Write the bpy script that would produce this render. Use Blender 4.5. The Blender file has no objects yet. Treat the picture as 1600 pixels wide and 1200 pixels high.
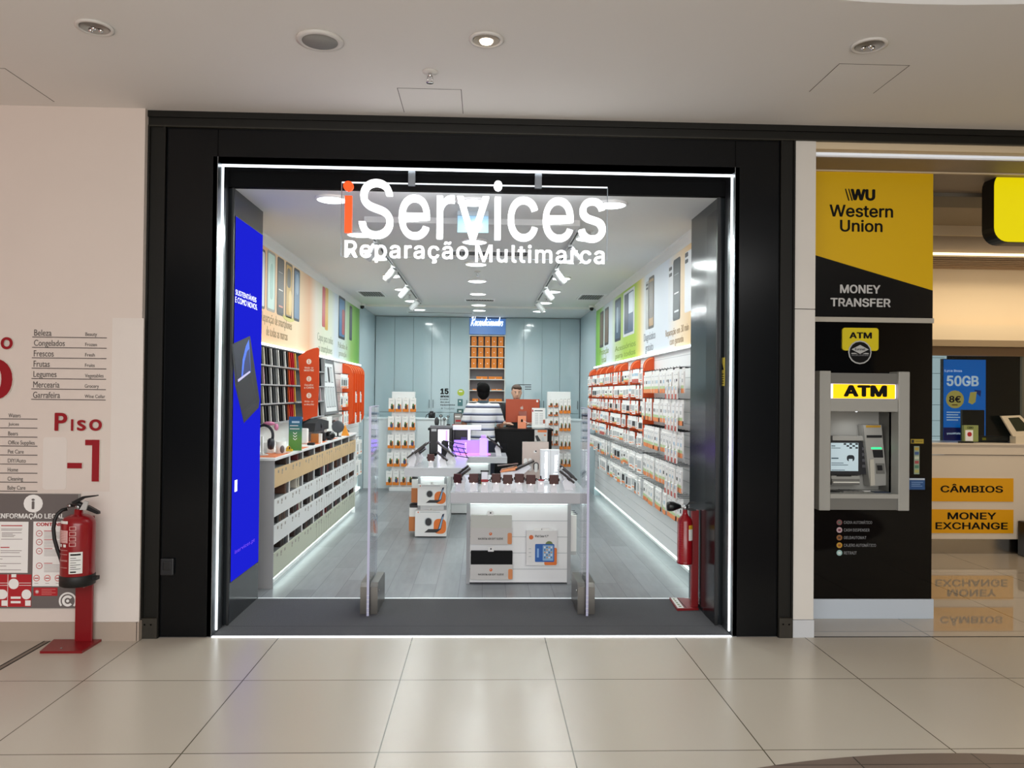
import bpy, bmesh, math, os, random
from math import sin, cos, pi, radians, sqrt
from mathutils import Vector, Matrix
random.seed(7)
SC = bpy.context.scene
COL = SC.collection

# ------------------------------------------------------------------ camera, world, lights, exposure
FPX, YAW, PITCH, ROLL, CD, CH = 1205.0, .0357, .0114, .0103, 5.068, 1.6
_f = Vector((sin(YAW)*cos(PITCH), cos(YAW)*cos(PITCH), sin(PITCH)))
_r = Vector((cos(YAW), -sin(YAW), 0)); _u = _r.cross(_f)
CR = cos(ROLL)*_r + sin(ROLL)*_u
CU = -sin(ROLL)*_r + cos(ROLL)*_u
CF, CC = _f, Vector((0, -CD, CH))
cam_data = bpy.data.cameras.new('camera')
cam_data.sensor_width = 36; cam_data.sensor_fit = 'HORIZONTAL'; cam_data.lens = 36*FPX/1600
cam_data.clip_start = .05; cam_data.clip_end = 200
cam = bpy.data.objects.new('camera', cam_data); COL.objects.link(cam)
cam.matrix_world = Matrix(((CR.x, CU.x, -CF.x, CC.x), (CR.y, CU.y, -CF.y, CC.y), (CR.z, CU.z, -CF.z, CC.z), (0, 0, 0, 1)))
SC.camera = cam
vs = SC.view_settings
vs.view_transform = 'Standard'; vs.look = 'None'; vs.gamma = 1; vs.use_curve_mapping = False
vs.exposure = 0.0

wd = bpy.data.worlds.new('mall_air'); SC.world = wd; wd.use_nodes = True
bg = wd.node_tree.nodes['Background']
bg.inputs['Color'].default_value = (.95, .92, .88, 1); bg.inputs['Strength'].default_value = .08

def area(name, loc, rot, size, power, col=(1, 1, 1), shape='RECTANGLE', sy=None, spread=None):
    l = bpy.data.lights.new(name, 'AREA'); l.shape = shape; l.size = size
    if sy: l.size_y = sy
    if spread: l.spread = spread
    l.energy = power; l.color = col
    o = bpy.data.objects.new(name, l); o.location = loc; o.rotation_euler = rot; COL.objects.link(o)
    return o
def spot(name, loc, target, power, col, angle, blend=.6, r=.03):
    l = bpy.data.lights.new(name, 'SPOT'); l.energy = power; l.color = col; l.spot_size = angle; l.spot_blend = blend
    l.shadow_soft_size = r
    o = bpy.data.objects.new(name, l); o.location = loc; COL.objects.link(o)
    o.rotation_euler = (Vector(target)-Vector(loc)).to_track_quat('-Z', 'Y').to_euler()
    return o

# mall concourse lighting: a large unseen ceiling field and an added frontal fill lamp behind the photographer, a pinkish shop glow from the supermarket side
area('mall_light', (.5, -7.0, 3.45), (0, 0, 0), 7, 345, (1, 1, .985), sy=3)
area('concourse_fill', (0, -8.0, 1.9), (radians(90), 0, 0), 6.6, 240, (1, .985, .965), sy=3.0)
area('supermarket_glow', (-7.5, -2.6, 1.7), (0, radians(-90), 0), 3, 46, (1, .45, .38), sy=3)
# the shop's ceiling grid of round LED downlights
for i, x in enumerate((-1.1, -.1, .9)):
    for j, y in enumerate((.46, 1.68, 2.86, 4.06, 5.25, 6.55, 7.75)):
        p = 9.2 if i != 1 else 8.0
        if j == 0: p *= .45
        area('shop_downlight_lamp', (x, y, 2.896 if i == 1 and 0 < j < 6 else 2.945), (0, 0, 0), .15, p, (.93, 1, .99), 'DISK')
# kiosk warm lighting
area('kiosk_lamp', (5.2, 1.3, 3.15), (0, 0, 0), 2.6, 34, (1, .83, .60), sy=.5)
area('kiosk_cove_lamp', (5.2, 2.30, 2.60), (radians(62), 0, 0), 2.2, 4, (1, .80, .56), sy=.06)

# ------------------------------------------------------------------ helpers
def on(x, y, **k):
    """the point that stands behind photo pixel (x, y) on the world plane X=, Y= or Z="""
    d = CR*((x-800)/FPX) - CU*((y-600)/FPX) + CF
    (a, v), = k.items(); i = 'XYZ'.index(a)
    return CC + d*((v-CC[i])/d[i])
def lin(h):
    h = h.lstrip('#'); o = []
    for i in (0, 2, 4):
        c = int(h[i:i+2], 16)/255
        o.append(c/12.92 if c <= .04045 else ((c+.055)/1.055)**2.4)
    return (*o, 1)
MATS = {}
def mat(name, col, rough=.5, metal=0, emit=0, ecol=None, spec=.5, noise=0, nscale=8, coat=0, bump=0):
    if name in MATS: return MATS[name]
    m = bpy.data.materials.new(name); m.use_nodes = True; nt = m.node_tree
    b = nt.nodes['Principled BSDF']; c = lin(col)
    b.inputs['Base Color'].default_value = c; b.inputs['Roughness'].default_value = rough
    b.inputs['Metallic'].default_value = metal; b.inputs['Specular IOR Level'].default_value = spec
    if coat: b.inputs['Coat Weight'].default_value = coat; b.inputs['Coat Roughness'].default_value = .05
    if emit:
        b.inputs['Emission Color'].default_value = lin(ecol or col); b.inputs['Emission Strength'].default_value = emit
    if noise or bump:
        tc = nt.nodes.new('ShaderNodeTexCoord'); n = nt.nodes.new('ShaderNodeTexNoise')
        n.inputs['Scale'].default_value = nscale; n.inputs['Detail'].default_value = 5
        nt.links.new(tc.outputs['Object'], n.inputs['Vector'])
        if noise:
            mx = nt.nodes.new('ShaderNodeMix'); mx.data_type = 'RGBA'
            mx.inputs['A'].default_value = tuple(v*(1-noise) for v in c[:3])+(1,)
            mx.inputs['B'].default_value = tuple(min(1, v*(1+noise)) for v in c[:3])+(1,)
            nt.links.new(n.outputs['Fac'], mx.inputs['Factor']); nt.links.new(mx.outputs['Result'], b.inputs['Base Color'])
        if bump:
            bp = nt.nodes.new('ShaderNodeBump'); bp.inputs['Strength'].default_value = bump; bp.inputs['Distance'].default_value = .01
            nt.links.new(n.outputs['Fac'], bp.inputs['Height']); nt.links.new(bp.outputs['Normal'], b.inputs['Normal'])
    MATS[name] = m
    return m
def glass(name, tint='ffffff', refl=1.0, fac=.04):
    """thin clear pane: mostly transparent, with a fresnel mirror"""
    m = bpy.data.materials.new(name); m.use_nodes = True; nt = m.node_tree
    nt.nodes.remove(nt.nodes['Principled BSDF'])
    t = nt.nodes.new('ShaderNodeBsdfTransparent'); g = nt.nodes.new('ShaderNodeBsdfGlossy')
    t.inputs['Color'].default_value = lin(tint); g.inputs['Roughness'].default_value = .02
    fr = nt.nodes.new('ShaderNodeFresnel'); fr.inputs['IOR'].default_value = 1.35
    mx = nt.nodes.new('ShaderNodeMixShader'); mul = nt.nodes.new('ShaderNodeMath'); mul.operation = 'MULTIPLY'
    mul.inputs[1].default_value = refl
    nt.links.new(fr.outputs['Fac'], mul.inputs[0]); nt.links.new(mul.outputs[0], mx.inputs[0])
    nt.links.new(t.outputs[0], mx.inputs[1]); nt.links.new(g.outputs[0], mx.inputs[2])
    nt.links.new(mx.outputs[0], nt.nodes['Material Output'].inputs['Surface'])
    return m

try:
    FONT_G = bpy.data.fonts.load(os.path.join(bpy.utils.system_resource('DATAFILES', path='fonts'), 'Inter.woff2'))
except Exception:
    FONT_G = None
_TX = {}
def text_geo(s, font, off, ext, shear, space, bev=0):
    k = (s, font, off, ext, shear, space)
    if k in _TX: return _TX[k]
    cu = bpy.data.curves.new('t', 'FONT'); cu.body = s; cu.size = 1;  cu.extrude = ext
    cu.resolution_u = 3 if font == 'G' else 6; cu.shear = shear; cu.space_character = space; cu.space_line = .95
    if '\n' in s: cu.align_x = 'CENTER'
    if font == 'G' and FONT_G: cu.font = FONT_G
    o = bpy.data.objects.new('t', cu); COL.objects.link(o)
    dg = bpy.context.evaluated_depsgraph_get()
    me = bpy.data.meshes.new_from_object(o.evaluated_get(dg))
    v = [w.co.copy() for w in me.vertices]; f = [tuple(p.vertices) for p in me.polygons]
    if off > 0:   # a bolder cut: the outline repeated a little to every side
        v0, f0 = v, f; v, f = [], []
        for dx, dy in ((-off, 0), (off, 0), (0, -off*.7), (0, off*.7), (-off*.7, -off*.5), (off*.7, off*.5), (-off*.7, off*.5), (off*.7, -off*.5)):
            b = len(v); v += [p+Vector((dx, dy, .11*len(f)/max(1, len(f0)))) for p in v0]; f += [tuple(i+b for i in q) for q in f0]
    bpy.data.objects.remove(o); bpy.data.curves.remove(cu); bpy.data.meshes.remove(me)
    if not v: v = [Vector((0, 0, 0)), Vector((1, 1, 0))]
    xs = [p.x for p in v]; ys = [p.y for p in v]
    _TX[k] = (v, f, min(xs), max(xs), min(ys), max(ys))
    return _TX[k]

class MB:
    """collects shapes into one mesh"""
    def __init__(s): s.v = []; s.f = []; s.mi = []; s.sm = []; s.mats = []; s.M = None
    def slot(s, m):
        if m not in s.mats: s.mats.append(m)
        return s.mats.index(m)
    def add(s, vs, fs, m, smooth=False):
        b = len(s.v); k = s.slot(m)
        s.v += [(s.M @ Vector(p)) if s.M else Vector(p) for p in vs]
        for f in fs: s.f.append([b+i for i in f]); s.mi.append(k); s.sm.append(smooth)
        return s
    def box(s, lo, hi, m, c=0):
        x0, y0, z0 = lo; x1, y1, z1 = hi
        if x0 > x1: x0, x1 = x1, x0
        if y0 > y1: y0, y1 = y1, y0
        if z0 > z1: z0, z1 = z1, z0
        if c:
            return s.rbox((x0, y0, z0), (x1, y1, z1), m, c)
        v = [(x0,y0,z0),(x1,y0,z0),(x1,y1,z0),(x0,y1,z0),(x0,y0,z1),(x1,y0,z1),(x1,y1,z1),(x0,y1,z1)]
        return s.add(v, [(0,3,2,1),(4,5,6,7),(0,1,5,4),(1,2,6,5),(2,3,7,6),(3,0,4,7)], m)
    def rbox(s, lo, hi, m, c):
        bm = bmesh.new(); bmesh.ops.create_cube(bm, size=1)
        for v in bm.verts:
            v.co = Vector([lo[i]+(v.co[i]+.5)*(hi[i]-lo[i]) for i in range(3)])
        bmesh.ops.bevel(bm, geom=bm.edges[:], offset=c, segments=2, affect='EDGES', profile=.6)
        vs = [v.co.copy() for v in bm.verts]; bm.verts.index_update()
        fs = [tuple(v.index for v in f.verts) for f in bm.faces]; bm.free()
        return s.add(vs, fs, m)
    def prism(s, pts, ax, d0, d1, m, smooth=False):
        """extrude a polygon of (a,b) points along axis ax from d0 to d1"""
        def P(a, b, d): return {'X': (d, a, b), 'Y': (a, d, b), 'Z': (a, b, d)}[ax]
        n = len(pts); v = [P(a, b, d0) for a, b in pts]+[P(a, b, d1) for a, b in pts]
        area2 = sum(pts[i][0]*pts[(i+1) % n][1]-pts[(i+1) % n][0]*pts[i][1] for i in range(n))
        flip = (area2 < 0) ^ (ax == 'Y') ^ (d1 < d0)
        fs = [tuple(reversed(range(n))), tuple(range(n, 2*n))]+[(i, (i+1) % n, n+(i+1) % n, n+i) for i in range(n)]
        if flip: fs = [tuple(reversed(f)) for f in fs]
        return s.add(v, fs, m, smooth)
    def tube(s, pts, r, m, n=8, cap=True):
        pts = [Vector(p) for p in pts]; rs = r if isinstance(r, (list, tuple)) else [r]*len(pts)
        v = []; f = []; up = Vector((0, 0, 1))
        for i, p in enumerate(pts):
            t = (pts[min(i+1, len(pts)-1)]-pts[max(i-1, 0)])
            t = t.normalized() if t.length else Vector((0, 0, 1))
            if i == 0:
                a = t.orthogonal().normalized()
            else:
                a = (a-t*a.dot(t)).normalized()
            b = t.cross(a)
            for k in range(n):
                an = 2*pi*k/n; v.append(p+(a*cos(an)+b*sin(an))*rs[i])
        for i in range(len(pts)-1):
            for k in range(n):
                f.append((i*n+k, i*n+(k+1) % n, (i+1)*n+(k+1) % n, (i+1)*n+k))
        if cap: f += [tuple(reversed(range(n))), tuple(range((len(pts)-1)*n, len(pts)*n))]
        return s.add(v, f, m, True)
    def lathe(s, prof, c, m, n=24, ax='Z', smooth=True, arc=None):
        """revolve (r, h) points round an axis through c"""
        v = []; f = []; a0, a1 = arc or (0, 2*pi); full = arc is None; N = n if full else n+1
        for r, h in prof:
            for k in range(N):
                a = a0+(a1-a0)*k/n; x, y = r*cos(a), r*sin(a)
                v.append({'Z': (c[0]+x, c[1]+y, c[2]+h), 'Y': (c[0]+x, c[1]+h, c[2]-y), 'X': (c[0]+h, c[1]+x, c[2]+y)}[ax])
        for i in range(len(prof)-1):
            for k in range(n):
                q = (k+1) % N
                f.append((i*N+k, i*N+q, (i+1)*N+q, (i+1)*N+k))
        if full and prof[0][0] > 1e-6: f.append(tuple(reversed(range(N))))
        if full and prof[-1][0] > 1e-6: f.append(tuple(range((len(prof)-1)*N, len(prof)*N)))
        return s.add(v, f, m, smooth)
    def ball(s, c, r, m, n=14):
        if not isinstance(r, (tuple, list)): r = (r, r, r)
        v = []; f = []; h = n//2
        for i in range(h+1):
            t = pi*i/h
            for k in range(n):
                a = 2*pi*k/n; v.append((c[0]+r[0]*sin(t)*cos(a), c[1]+r[1]*sin(t)*sin(a), c[2]-r[2]*cos(t)))
        for i in range(h):
            for k in range(n): f.append((i*n+k, i*n+(k+1) % n, (i+1)*n+(k+1) % n, (i+1)*n+k))
        return s.add(v, f, m, True)
    # flat prints and lettering placed by a rectangle of the photo lying on a world plane
    def fr(s, x0, y0, x1, y1, pl):
        xc, yc = (x0+x1)/2, (y0+y1)/2; a = next(iter(pl))
        L, Rr = on(x0, yc, **pl), on(x1, yc, **pl); T, B = on(xc, y0, **pl), on(xc, y1, **pl)
        if a == 'Z':
            u = Vector((1, 0, 0)); v = Vector((0, 1, 0)); o = Vector((L.x, B.y, pl['Z'])); return o, u, v, Rr.x-L.x, T.y-B.y, Vector((0, 0, 1))
        i = 0 if a == 'Y' else 1
        u = Vector((1, 0, 0)) if a == 'Y' else Vector((0, 1 if Rr.y > L.y else -1, 0))
        o = Vector(L); o.z = B.z
        if a == 'Y': o.y = pl['Y']
        else: o.x = pl['X']
        return o, u, Vector((0, 0, 1)), abs(Rr[i]-L[i]), T.z-B.z, u.cross(Vector((0, 0, 1)))
    def card(s, x0, y0, x1, y1, m, t=.002, r=0, back=-.0002, **pl):
        o, u, v, w, h, n = s.fr(x0, y0, x1, y1, pl)
        return s.slab(o, u, v, w, h, n, m, t, r, back)
    def slab(s, o, u, v, w, h, n, m, t=.002, r=0, back=-.0002):
        if r:
            r = min(r, w/2.01, h/2.01); pts = []
            for cx, cy, a0 in ((w-r, h-r, 0), (r, h-r, 90), (r, r, 180), (w-r, r, 270)):
                for k in range(5): a = radians(a0+22.5*k); pts.append((cx+r*cos(a), cy+r*sin(a)))
        else: pts = [(0, 0), (w, 0), (w, h), (0, h)]
        return s.poly(o, u, v, n, pts, m, t, back)
    def poly(s, o, u, v, n, pts, m, t=.002, back=-.0002):
        a2 = sum(pts[i][0]*pts[(i+1) % len(pts)][1]-pts[(i+1) % len(pts)][0]*pts[i][1] for i in range(len(pts)))
        if a2 < 0: pts = pts[::-1]
        k = len(pts)
        V = [o+u*a+v*b-n*back for a, b in pts]+[o+u*a+v*b+n*t for a, b in pts]
        F = [tuple(reversed(range(k))), tuple(range(k, 2*k))]+[(i, (i+1) % k, k+(i+1) % k, k+i) for i in range(k)]
        return s.add(V, F, m)
    def text(s, t, x0, y0, x1, y1, m, ext=.001, font='H', bold=0, lift=.0, shear=0, space=1, keep=False, **pl):
        o, u, v, w, h, n = s.fr(x0, y0, x1, y1, pl)
        return s.type(t, o, u, v, w, h, n, m, ext, font, bold, lift, shear, space)
    def type(s, t, o, u, v, w, h, n, m, ext=.001, font='H', bold=0, lift=0, shear=0, space=1):
        V, F, a, b, c, d = text_geo(t, font, bold, .5, shear, space)
        sx = w/max(b-a, 1e-6); sy = h/max(d-c, 1e-6) if h else sx
        return s.add([o+u*((p.x-a)*sx)+v*((p.y-c)*sy)+n*(lift+(p.z+.5)*ext) for p in V], F, m)
    def build(s, name, parent=None, smooth_angle=None):
        me = bpy.data.meshes.new(name); org = origin(parent)
        me.from_pydata([v-org for v in s.v], [], s.f)
        for m in s.mats: me.materials.append(m)
        me.polygons.foreach_set('material_index', s.mi); me.polygons.foreach_set('use_smooth', s.sm)
        me.update()
        o = bpy.data.objects.new(name, me); COL.objects.link(o)
        if parent: o.parent = parent
        return o
    def single(s, name, label, cat, group=None, kind=None):
        """a thing that is one mesh, its origin at the middle of its base"""
        xs = [v.x for v in s.v]; ys = [v.y for v in s.v]; zs = [v.z for v in s.v]
        c = Vector(((min(xs)+max(xs))/2, (min(ys)+max(ys))/2, min(zs)))
        s.v = [v-c for v in s.v]; o = s.build(name); o.location = c
        tag(o, label, cat, group, kind); return o
def origin(o):
    v = Vector((0, 0, 0))
    while o: v += o.location; o = o.parent
    return v
def tag(o, label=None, cat=None, group=None, kind=None):
    if label: o['label'] = label
    if cat: o['category'] = cat
    if group: o['group'] = group
    if kind: o['kind'] = kind
    return o
def thing(name, label, cat, loc=(0, 0, 0), group=None, rot=None):
    o = bpy.data.objects.new(name, None); o.location = loc; o.empty_display_size = .1; COL.objects.link(o)
    if rot: o.rotation_euler = rot
    return tag(o, label, cat, group)
def struct(name, mb, label=None):
    o = mb.build(name); o['kind'] = 'structure'
    if label: o['label'] = label
    return o
def dup(root, loc, label=None, rot=None, group=None):
    r = root.copy(); COL.objects.link(r); r.location = loc
    if rot is not None: r.rotation_euler = rot
    if label: r['label'] = label
    if group: r['group'] = group
    for ch in list(root.children):
        c = ch.copy(); COL.objects.link(c); c.parent = r
        for g in list(ch.children):
            d = g.copy(); COL.objects.link(d); d.parent = c
    return r
ORD = ['first', 'second', 'third', 'fourth', 'fifth', 'sixth', 'seventh', 'eighth', 'ninth', 'tenth', 'eleventh', 'twelfth', 'thirteenth', 'fourteenth',
       'fifteenth', 'sixteenth', 'seventeenth', 'eighteenth', 'nineteenth', 'twentieth']
def od(i):
    if i < 20: return ORD[i]
    t = {2: 'twenty', 3: 'thirty', 4: 'forty'}[(i+1)//10]
    k = (i+1) % 10
    return t+'-'+ORD[k-1] if k else t.replace('ty', 'tieth')
def V(*a): return Vector(a)
X3, Y3, Z3 = V(1, 0, 0), V(0, 1, 0), V(0, 0, 1)

# materials used in many places
WHITE = mat('white_laminate', 'f2f3f3', .35)
OFFWHITE = mat('white_paint', 'e9e9e6', .6)
BLACKGLOSS = mat('black_gloss_cladding', '06080b', .2, spec=.3)
BLACKP = mat('black_plastic', '0e0e10', .45)
DARK = mat('dark_bronze_steel', '14130f', .45, noise=.15, nscale=3, spec=.3)
BLACKINK = mat('black_ink', '0a0a0a', .6, spec=.2)
GREYM = mat('grey_plastic', '8d8c88', .45)
STEEL = mat('brushed_steel', 'a9aaab', .3, 1)
CHROME = mat('chrome', 'd8d8d8', .08, 1)
ORANGE = mat('orange_acrylic', 'e0500e', .35)
ORANGEB = mat('orange_card', 'e27f18', .5)
RED = mat('extinguisher_red', '8a0914', .28, coat=.25)
WARMINK = mat('grey_brown_ink', '4d4440', .6)
YELLOWK = mat('kiosk_yellow', 'e8b400', .45)
LED = mat('led_white', 'ffffff', .4, emit=3, ecol='f4fbff')
LEDSOFT = mat('led_soft', 'ffffff', .4, emit=9.0, ecol='eefffb')
LAMPDISC = mat('lamp_diffuser', 'ffffff', .4, emit=5, ecol='f6ffff')
LEDTOE = mat('led_toe', 'ffffff', .4, emit=2.4, ecol='eafff8')
PAPER = mat('white_paper', 'efefec', .7)
SKIN = mat('skin', '9a6b52', .55)

# ------------------------------------------------------------------ large structure
def grid_mat(name, col, seam, tx, ty, x0, y0, wid, rough, var=.06, nscale=1.2, spec=.5, streak=None):
    m = bpy.data.materials.new(name); m.use_nodes = True; nt = m.node_tree; L = nt.links
    b = nt.nodes['Principled BSDF']; tc = nt.nodes.new('ShaderNodeTexCoord'); sp = nt.nodes.new('ShaderNodeSeparateXYZ')
    L.new(tc.outputs['Object'], sp.inputs[0])
    def mt(op, a, bb=None, c=None):
        n = nt.nodes.new('ShaderNodeMath'); n.operation = op
        for i, q in enumerate((a, bb, c)):
            if q is None: continue
            if isinstance(q, (int, float)): n.inputs[i].default_value = q
            else: L.new(q, n.inputs[i])
        return n.outputs[0]
    def cell(out, o, t): return mt('DIVIDE', mt('SUBTRACT', out, o), t)
    cx, cy = cell(sp.outputs[0], x0, tx), cell(sp.outputs[1], y0, ty)
    if streak:   # planks run along y, every row shifted
        cy = mt('ADD', cy, mt('MULTIPLY', mt('FLOOR', cx), .37))
    def near(c, t): return mt('LESS_THAN', mt('ABSOLUTE', mt('SUBTRACT', mt('FRACT', mt('ADD', c, .5)), .5)), wid/t/2)
    se = mt('MAXIMUM', near(cx, tx), near(cy, ty))
    cb = nt.nodes.new('ShaderNodeCombineXYZ'); L.new(mt('FLOOR', cx), cb.inputs[0]); L.new(mt('FLOOR', cy), cb.inputs[1])
    wn = nt.nodes.new('ShaderNodeTexWhiteNoise'); wn.noise_dimensions = '3D'; L.new(cb.outputs[0], wn.inputs['Vector'])
    nz = nt.nodes.new('ShaderNodeTexNoise'); nz.inputs['Scale'].default_value = nscale; nz.inputs['Detail'].default_value = 3 if not streak else 6
    mp = nt.nodes.new('ShaderNodeMapping'); mp.inputs['Scale'].default_value = (streak or 1, 1, 1)
    L.new(tc.outputs['Object'], mp.inputs[0]); L.new(mp.outputs[0], nz.inputs['Vector'])
    val = mt('ADD', mt('MULTIPLY', wn.outputs['Value'], .4), mt('MULTIPLY', nz.outputs['Fac'], .6))
    c = lin(col)
    mx = nt.nodes.new('ShaderNodeMix'); mx.data_type = 'RGBA'
    mx.inputs['A'].default_value = tuple(q*(1-2*var) for q in c[:3])+(1,); mx.inputs['B'].default_value = tuple(min(1, q*(1+2*var)) for q in c[:3])+(1,)
    L.new(val, mx.inputs['Factor'])
    m2 = nt.nodes.new('ShaderNodeMix'); m2.data_type = 'RGBA'; m2.inputs['B'].default_value = lin(seam)
    L.new(se, m2.inputs['Factor']); L.new(mx.outputs['Result'], m2.inputs['A']); L.new(m2.outputs['Result'], b.inputs['Base Color'])
    b.inputs['Roughness'].default_value = rough
    b.inputs['Specular IOR Level'].default_value = spec
    return m
TILE = grid_mat('mall_floor_tile', 'bcb4a6', '55503f', .8626, .8626, -2.1755, -.7507, .006, .27, .035, .55)
KTILE = grid_mat('kiosk_floor_tile', 'b9ae9f', '55503f', .8626, .8626, -2.1755, -.7507, .006, .03, .04, 1.1, spec=1.0)
PLANK = grid_mat('shop_floor_plank', '82868a', '565a5d', .19, 1.25, 0, 0, .004, .33, .2, 3.5, streak=7)
WPLANK = grid_mat('dark_wood_plank', '6e5f55', '2b2521', .55, .16, 0, 0, .006, .4, .12, 4)

floor = MB().box((-6, -9.5, -.1), (2.19, 0, 0), TILE).box((2.19, -9.5, -.1), (8, 0, 0), TILE)
struct('floor', floor, 'pale beige square tile floor of the mall walkway')
struct('floor_shop', MB().box((-2.2, .0, -.1), (2.05, 9.3, 0), PLANK), 'grey wood plank floor inside the shop')
struct('floor_kiosk', MB().box((2.19, .005, -.1), (8, 5.2, -.0005), KTILE).box((2.2, -.012, -.05), (8, .004, .0008), BLACKP), 'shiny tile floor of the exchange kiosk')
# rounded edge of the dark timber floor in the middle of the walkway
c0, rr = on(1470, 1177.5, Z=0), 3.2
struct('floor_timber', MB().prism([(c0.x+rr*cos(radians(a)), c0.y-rr+rr*sin(radians(a))) for a in range(10, 171, 2)]+[(c0.x-3.15, c0.y-4.5), (c0.x+3.15, c0.y-4.5)], 'Z', 0, .002, WPLANK), 'curved dark timber floor inset')
a, b = on(0, 1045, Z=0), on(72, 1003, Z=0)
tj = MB()
for dx, w in ((-.022, .007), (.014, .007)):
    tj.box((b.x+dx, -4, 0), (b.x+dx+w, -.07, .0015), BLACKINK)
tj.box((b.x-.012, -4, 0), (b.x+.012, -.07, .001), mat('joint_filler', '7a7064', .6))
struct('trim_1', tj, 'expansion joint in the tile floor')

# mall ceiling, cut by a round opening near the photographer
CEIL = mat('mall_ceiling_paint', 'e0deda', .75, noise=.03, nscale=.7)
ce = MB(); q = on(1430, 6.5, Z=3.4); R0 = 4.2
arc = [(q.x+R0*cos(radians(t)), q.y-R0+R0*sin(radians(t))) for t in range(0, 181, 3)]
ce.prism([(8, .05), (8, -5.9), (q.x+R0, -5.9)]+arc+[(q.x-R0, -5.9), (-6, -5.9), (-6, .05)], 'Z', 3.4, 3.46, CEIL)
struct('ceiling', ce, 'flat pale plaster ceiling of the mall')
struct('ceiling_atrium', MB().box((-6, -12, 3.62), (8, -.9, 3.7), mat('atrium_paint', 'a9abb0', .8)), 'higher grey ceiling beyond the round edge')

WALLP = mat('mall_wall_paint', 'd9cec5', .8, noise=.035, nscale=2.2, bump=.05)
WY = -.06
w = MB().box((-6, WY, 0), (-2.192, .35, 3.4), WALLP)
struct('wall_left', w, 'off white plaster wall with red lettering')
PATCH = mat('fresh_paint_patch', 'ddd6cf', .8, noise=.02)
pt = MB()
pt.card(172, 497, 221, 980, PATCH, t=.001, Y=WY)
pt.card(67, 683, 104, 765, PATCH, t=.0012, r=.02, Y=WY)
pt.card(127, 768, 172, 980, PATCH, t=.0006, Y=WY)
struct('trim_2', pt, 'lighter repainted patches on the plaster wall')
BASET = mat('baseboard_tile', 'ab9d8f', .4, noise=.06, nscale=3)
bb = MB().box((-6, WY-.014, 0), (-2.188, WY+.02, .118), BASET).box((-2.192, WY-.014, 0), (-2.176, .1, .118), BASET)
struct('baseboard_left', bb, 'beige tile skirting along the plaster wall')

# dark bronze portal frame and beam
bm_ = MB()
bm_.box((-2.19, -.015, 3.305), (8, .12, 3.36), DARK).box((-2.19, -.03, 3.36), (8, .12, 3.4), DARK)
bm_.box((-2.19, -.022, 3.30), (8, .0, 3.308), mat('bronze_edge', '2b2921', .35))
struct('beam_portal', bm_, 'long dark bronze beam above the shopfronts')
for nm, x0, x1 in (('trim_3', -2.19, -2.078), ('trim_4', 1.957, 2.055)):
    p = MB().box((x0, -.005, 0), (x1, .12, 3.305), DARK)
    e = .012
    p.box((x0, -.022, 0), (x0+e, .0, 3.3), DARK).box((x1-e, -.022, 0), (x1, 0, 3.3), DARK)
    p.box((x0+.004, -.03, 0), (x1-.004, -.003, .13), mat('bronze_shoe', '2a261e', .5, noise=.3, nscale=20))
    for sx in (.03, .07): p.lathe([(.0, 0), (.006, .0), (.006, .004), (0, .006)], (x0+sx, -.03, .09), STEEL, 8, 'Y')
    struct(nm, p, 'dark bronze post of the shopfront')
# black cladding round the opening
cl = MB()
XL, XR, ZH = -1.748, 1.655, 3.088
cl.box((-2.075, .0, .004), (XL-.003, .06, 3.30), BLACKGLOSS)
cl.box((XL+.001, .0, ZH), (XR-.001, .06, 3.30), BLACKGLOSS)
cl.box((XR+.003, .0, .004), (1.955, .06, 3.30), BLACKGLOSS)
cl.box((-2.078, .05, 0), (XL-.004, .09, .004), BLACKP).box((XR+.004, .05, 0), (1.958, .09, .004), BLACKP)
cl.box((-2.078, .04, 0), (XL-.004, .2, 3.30), BLACKP).box((XR+.004, .04, 0), (1.958, .2, 3.30), BLACKP)
struct('wall_portal', cl, 'glossy black cladding around the shop opening')
JST = mat('dark_brushed_steel', '9ba1a5', .28, 1)
jm = MB()
jm.box((XL-.03, .0, 0), (XL, .21, ZH), JST).box((XR, .0, 0), (XR+.03, .21, ZH), JST).box((XL-.03, .0, ZH), (XR+.03, .215, ZH+.03), JST)
struct('trim_5', jm, 'brushed steel reveal of the shop entrance')
HB = mat('header_black', '050506', .7, spec=.1)
hd = MB().box((-2.1, .215, 2.977), (2.0, .26, 3.3), HB).box((XL-.2, .21, 0), (XL-.03, .27, 3.1), BLACKP).box((XR+.03, .21, 0), (XR+.2, .27, 3.1), BLACKP)
struct('beam_header', hd, 'black header behind the entrance reveal')
SIDE = mat('dark_grey_side_panel', '282c2f', .14, spec=.5)
sd = MB().box((-2.0, .25, 0), (-1.72, .93, 2.976), SIDE).box((-1.73, .232, 0), (-1.716, .25, 2.976), BLACKP)
sd.box((-1.72, .25, 2.62), (-1.7195, .93, 2.622), BLACKINK)
struct('wall_entry_left', sd, 'dark grey entry side wall that carries the blue screen')
sd = MB().box((1.615, .25, 0), (1.96, .93, 2.976), SIDE).box((1.61, .232, 0), (1.63, .25, 2.976), BLACKP)
sd.box((1.612, .26, 0), (1.6155, .5, 2.9), BLACKGLOSS)
struct('wall_entry_right', sd, 'dark glossy entry side wall with sticker')

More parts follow.
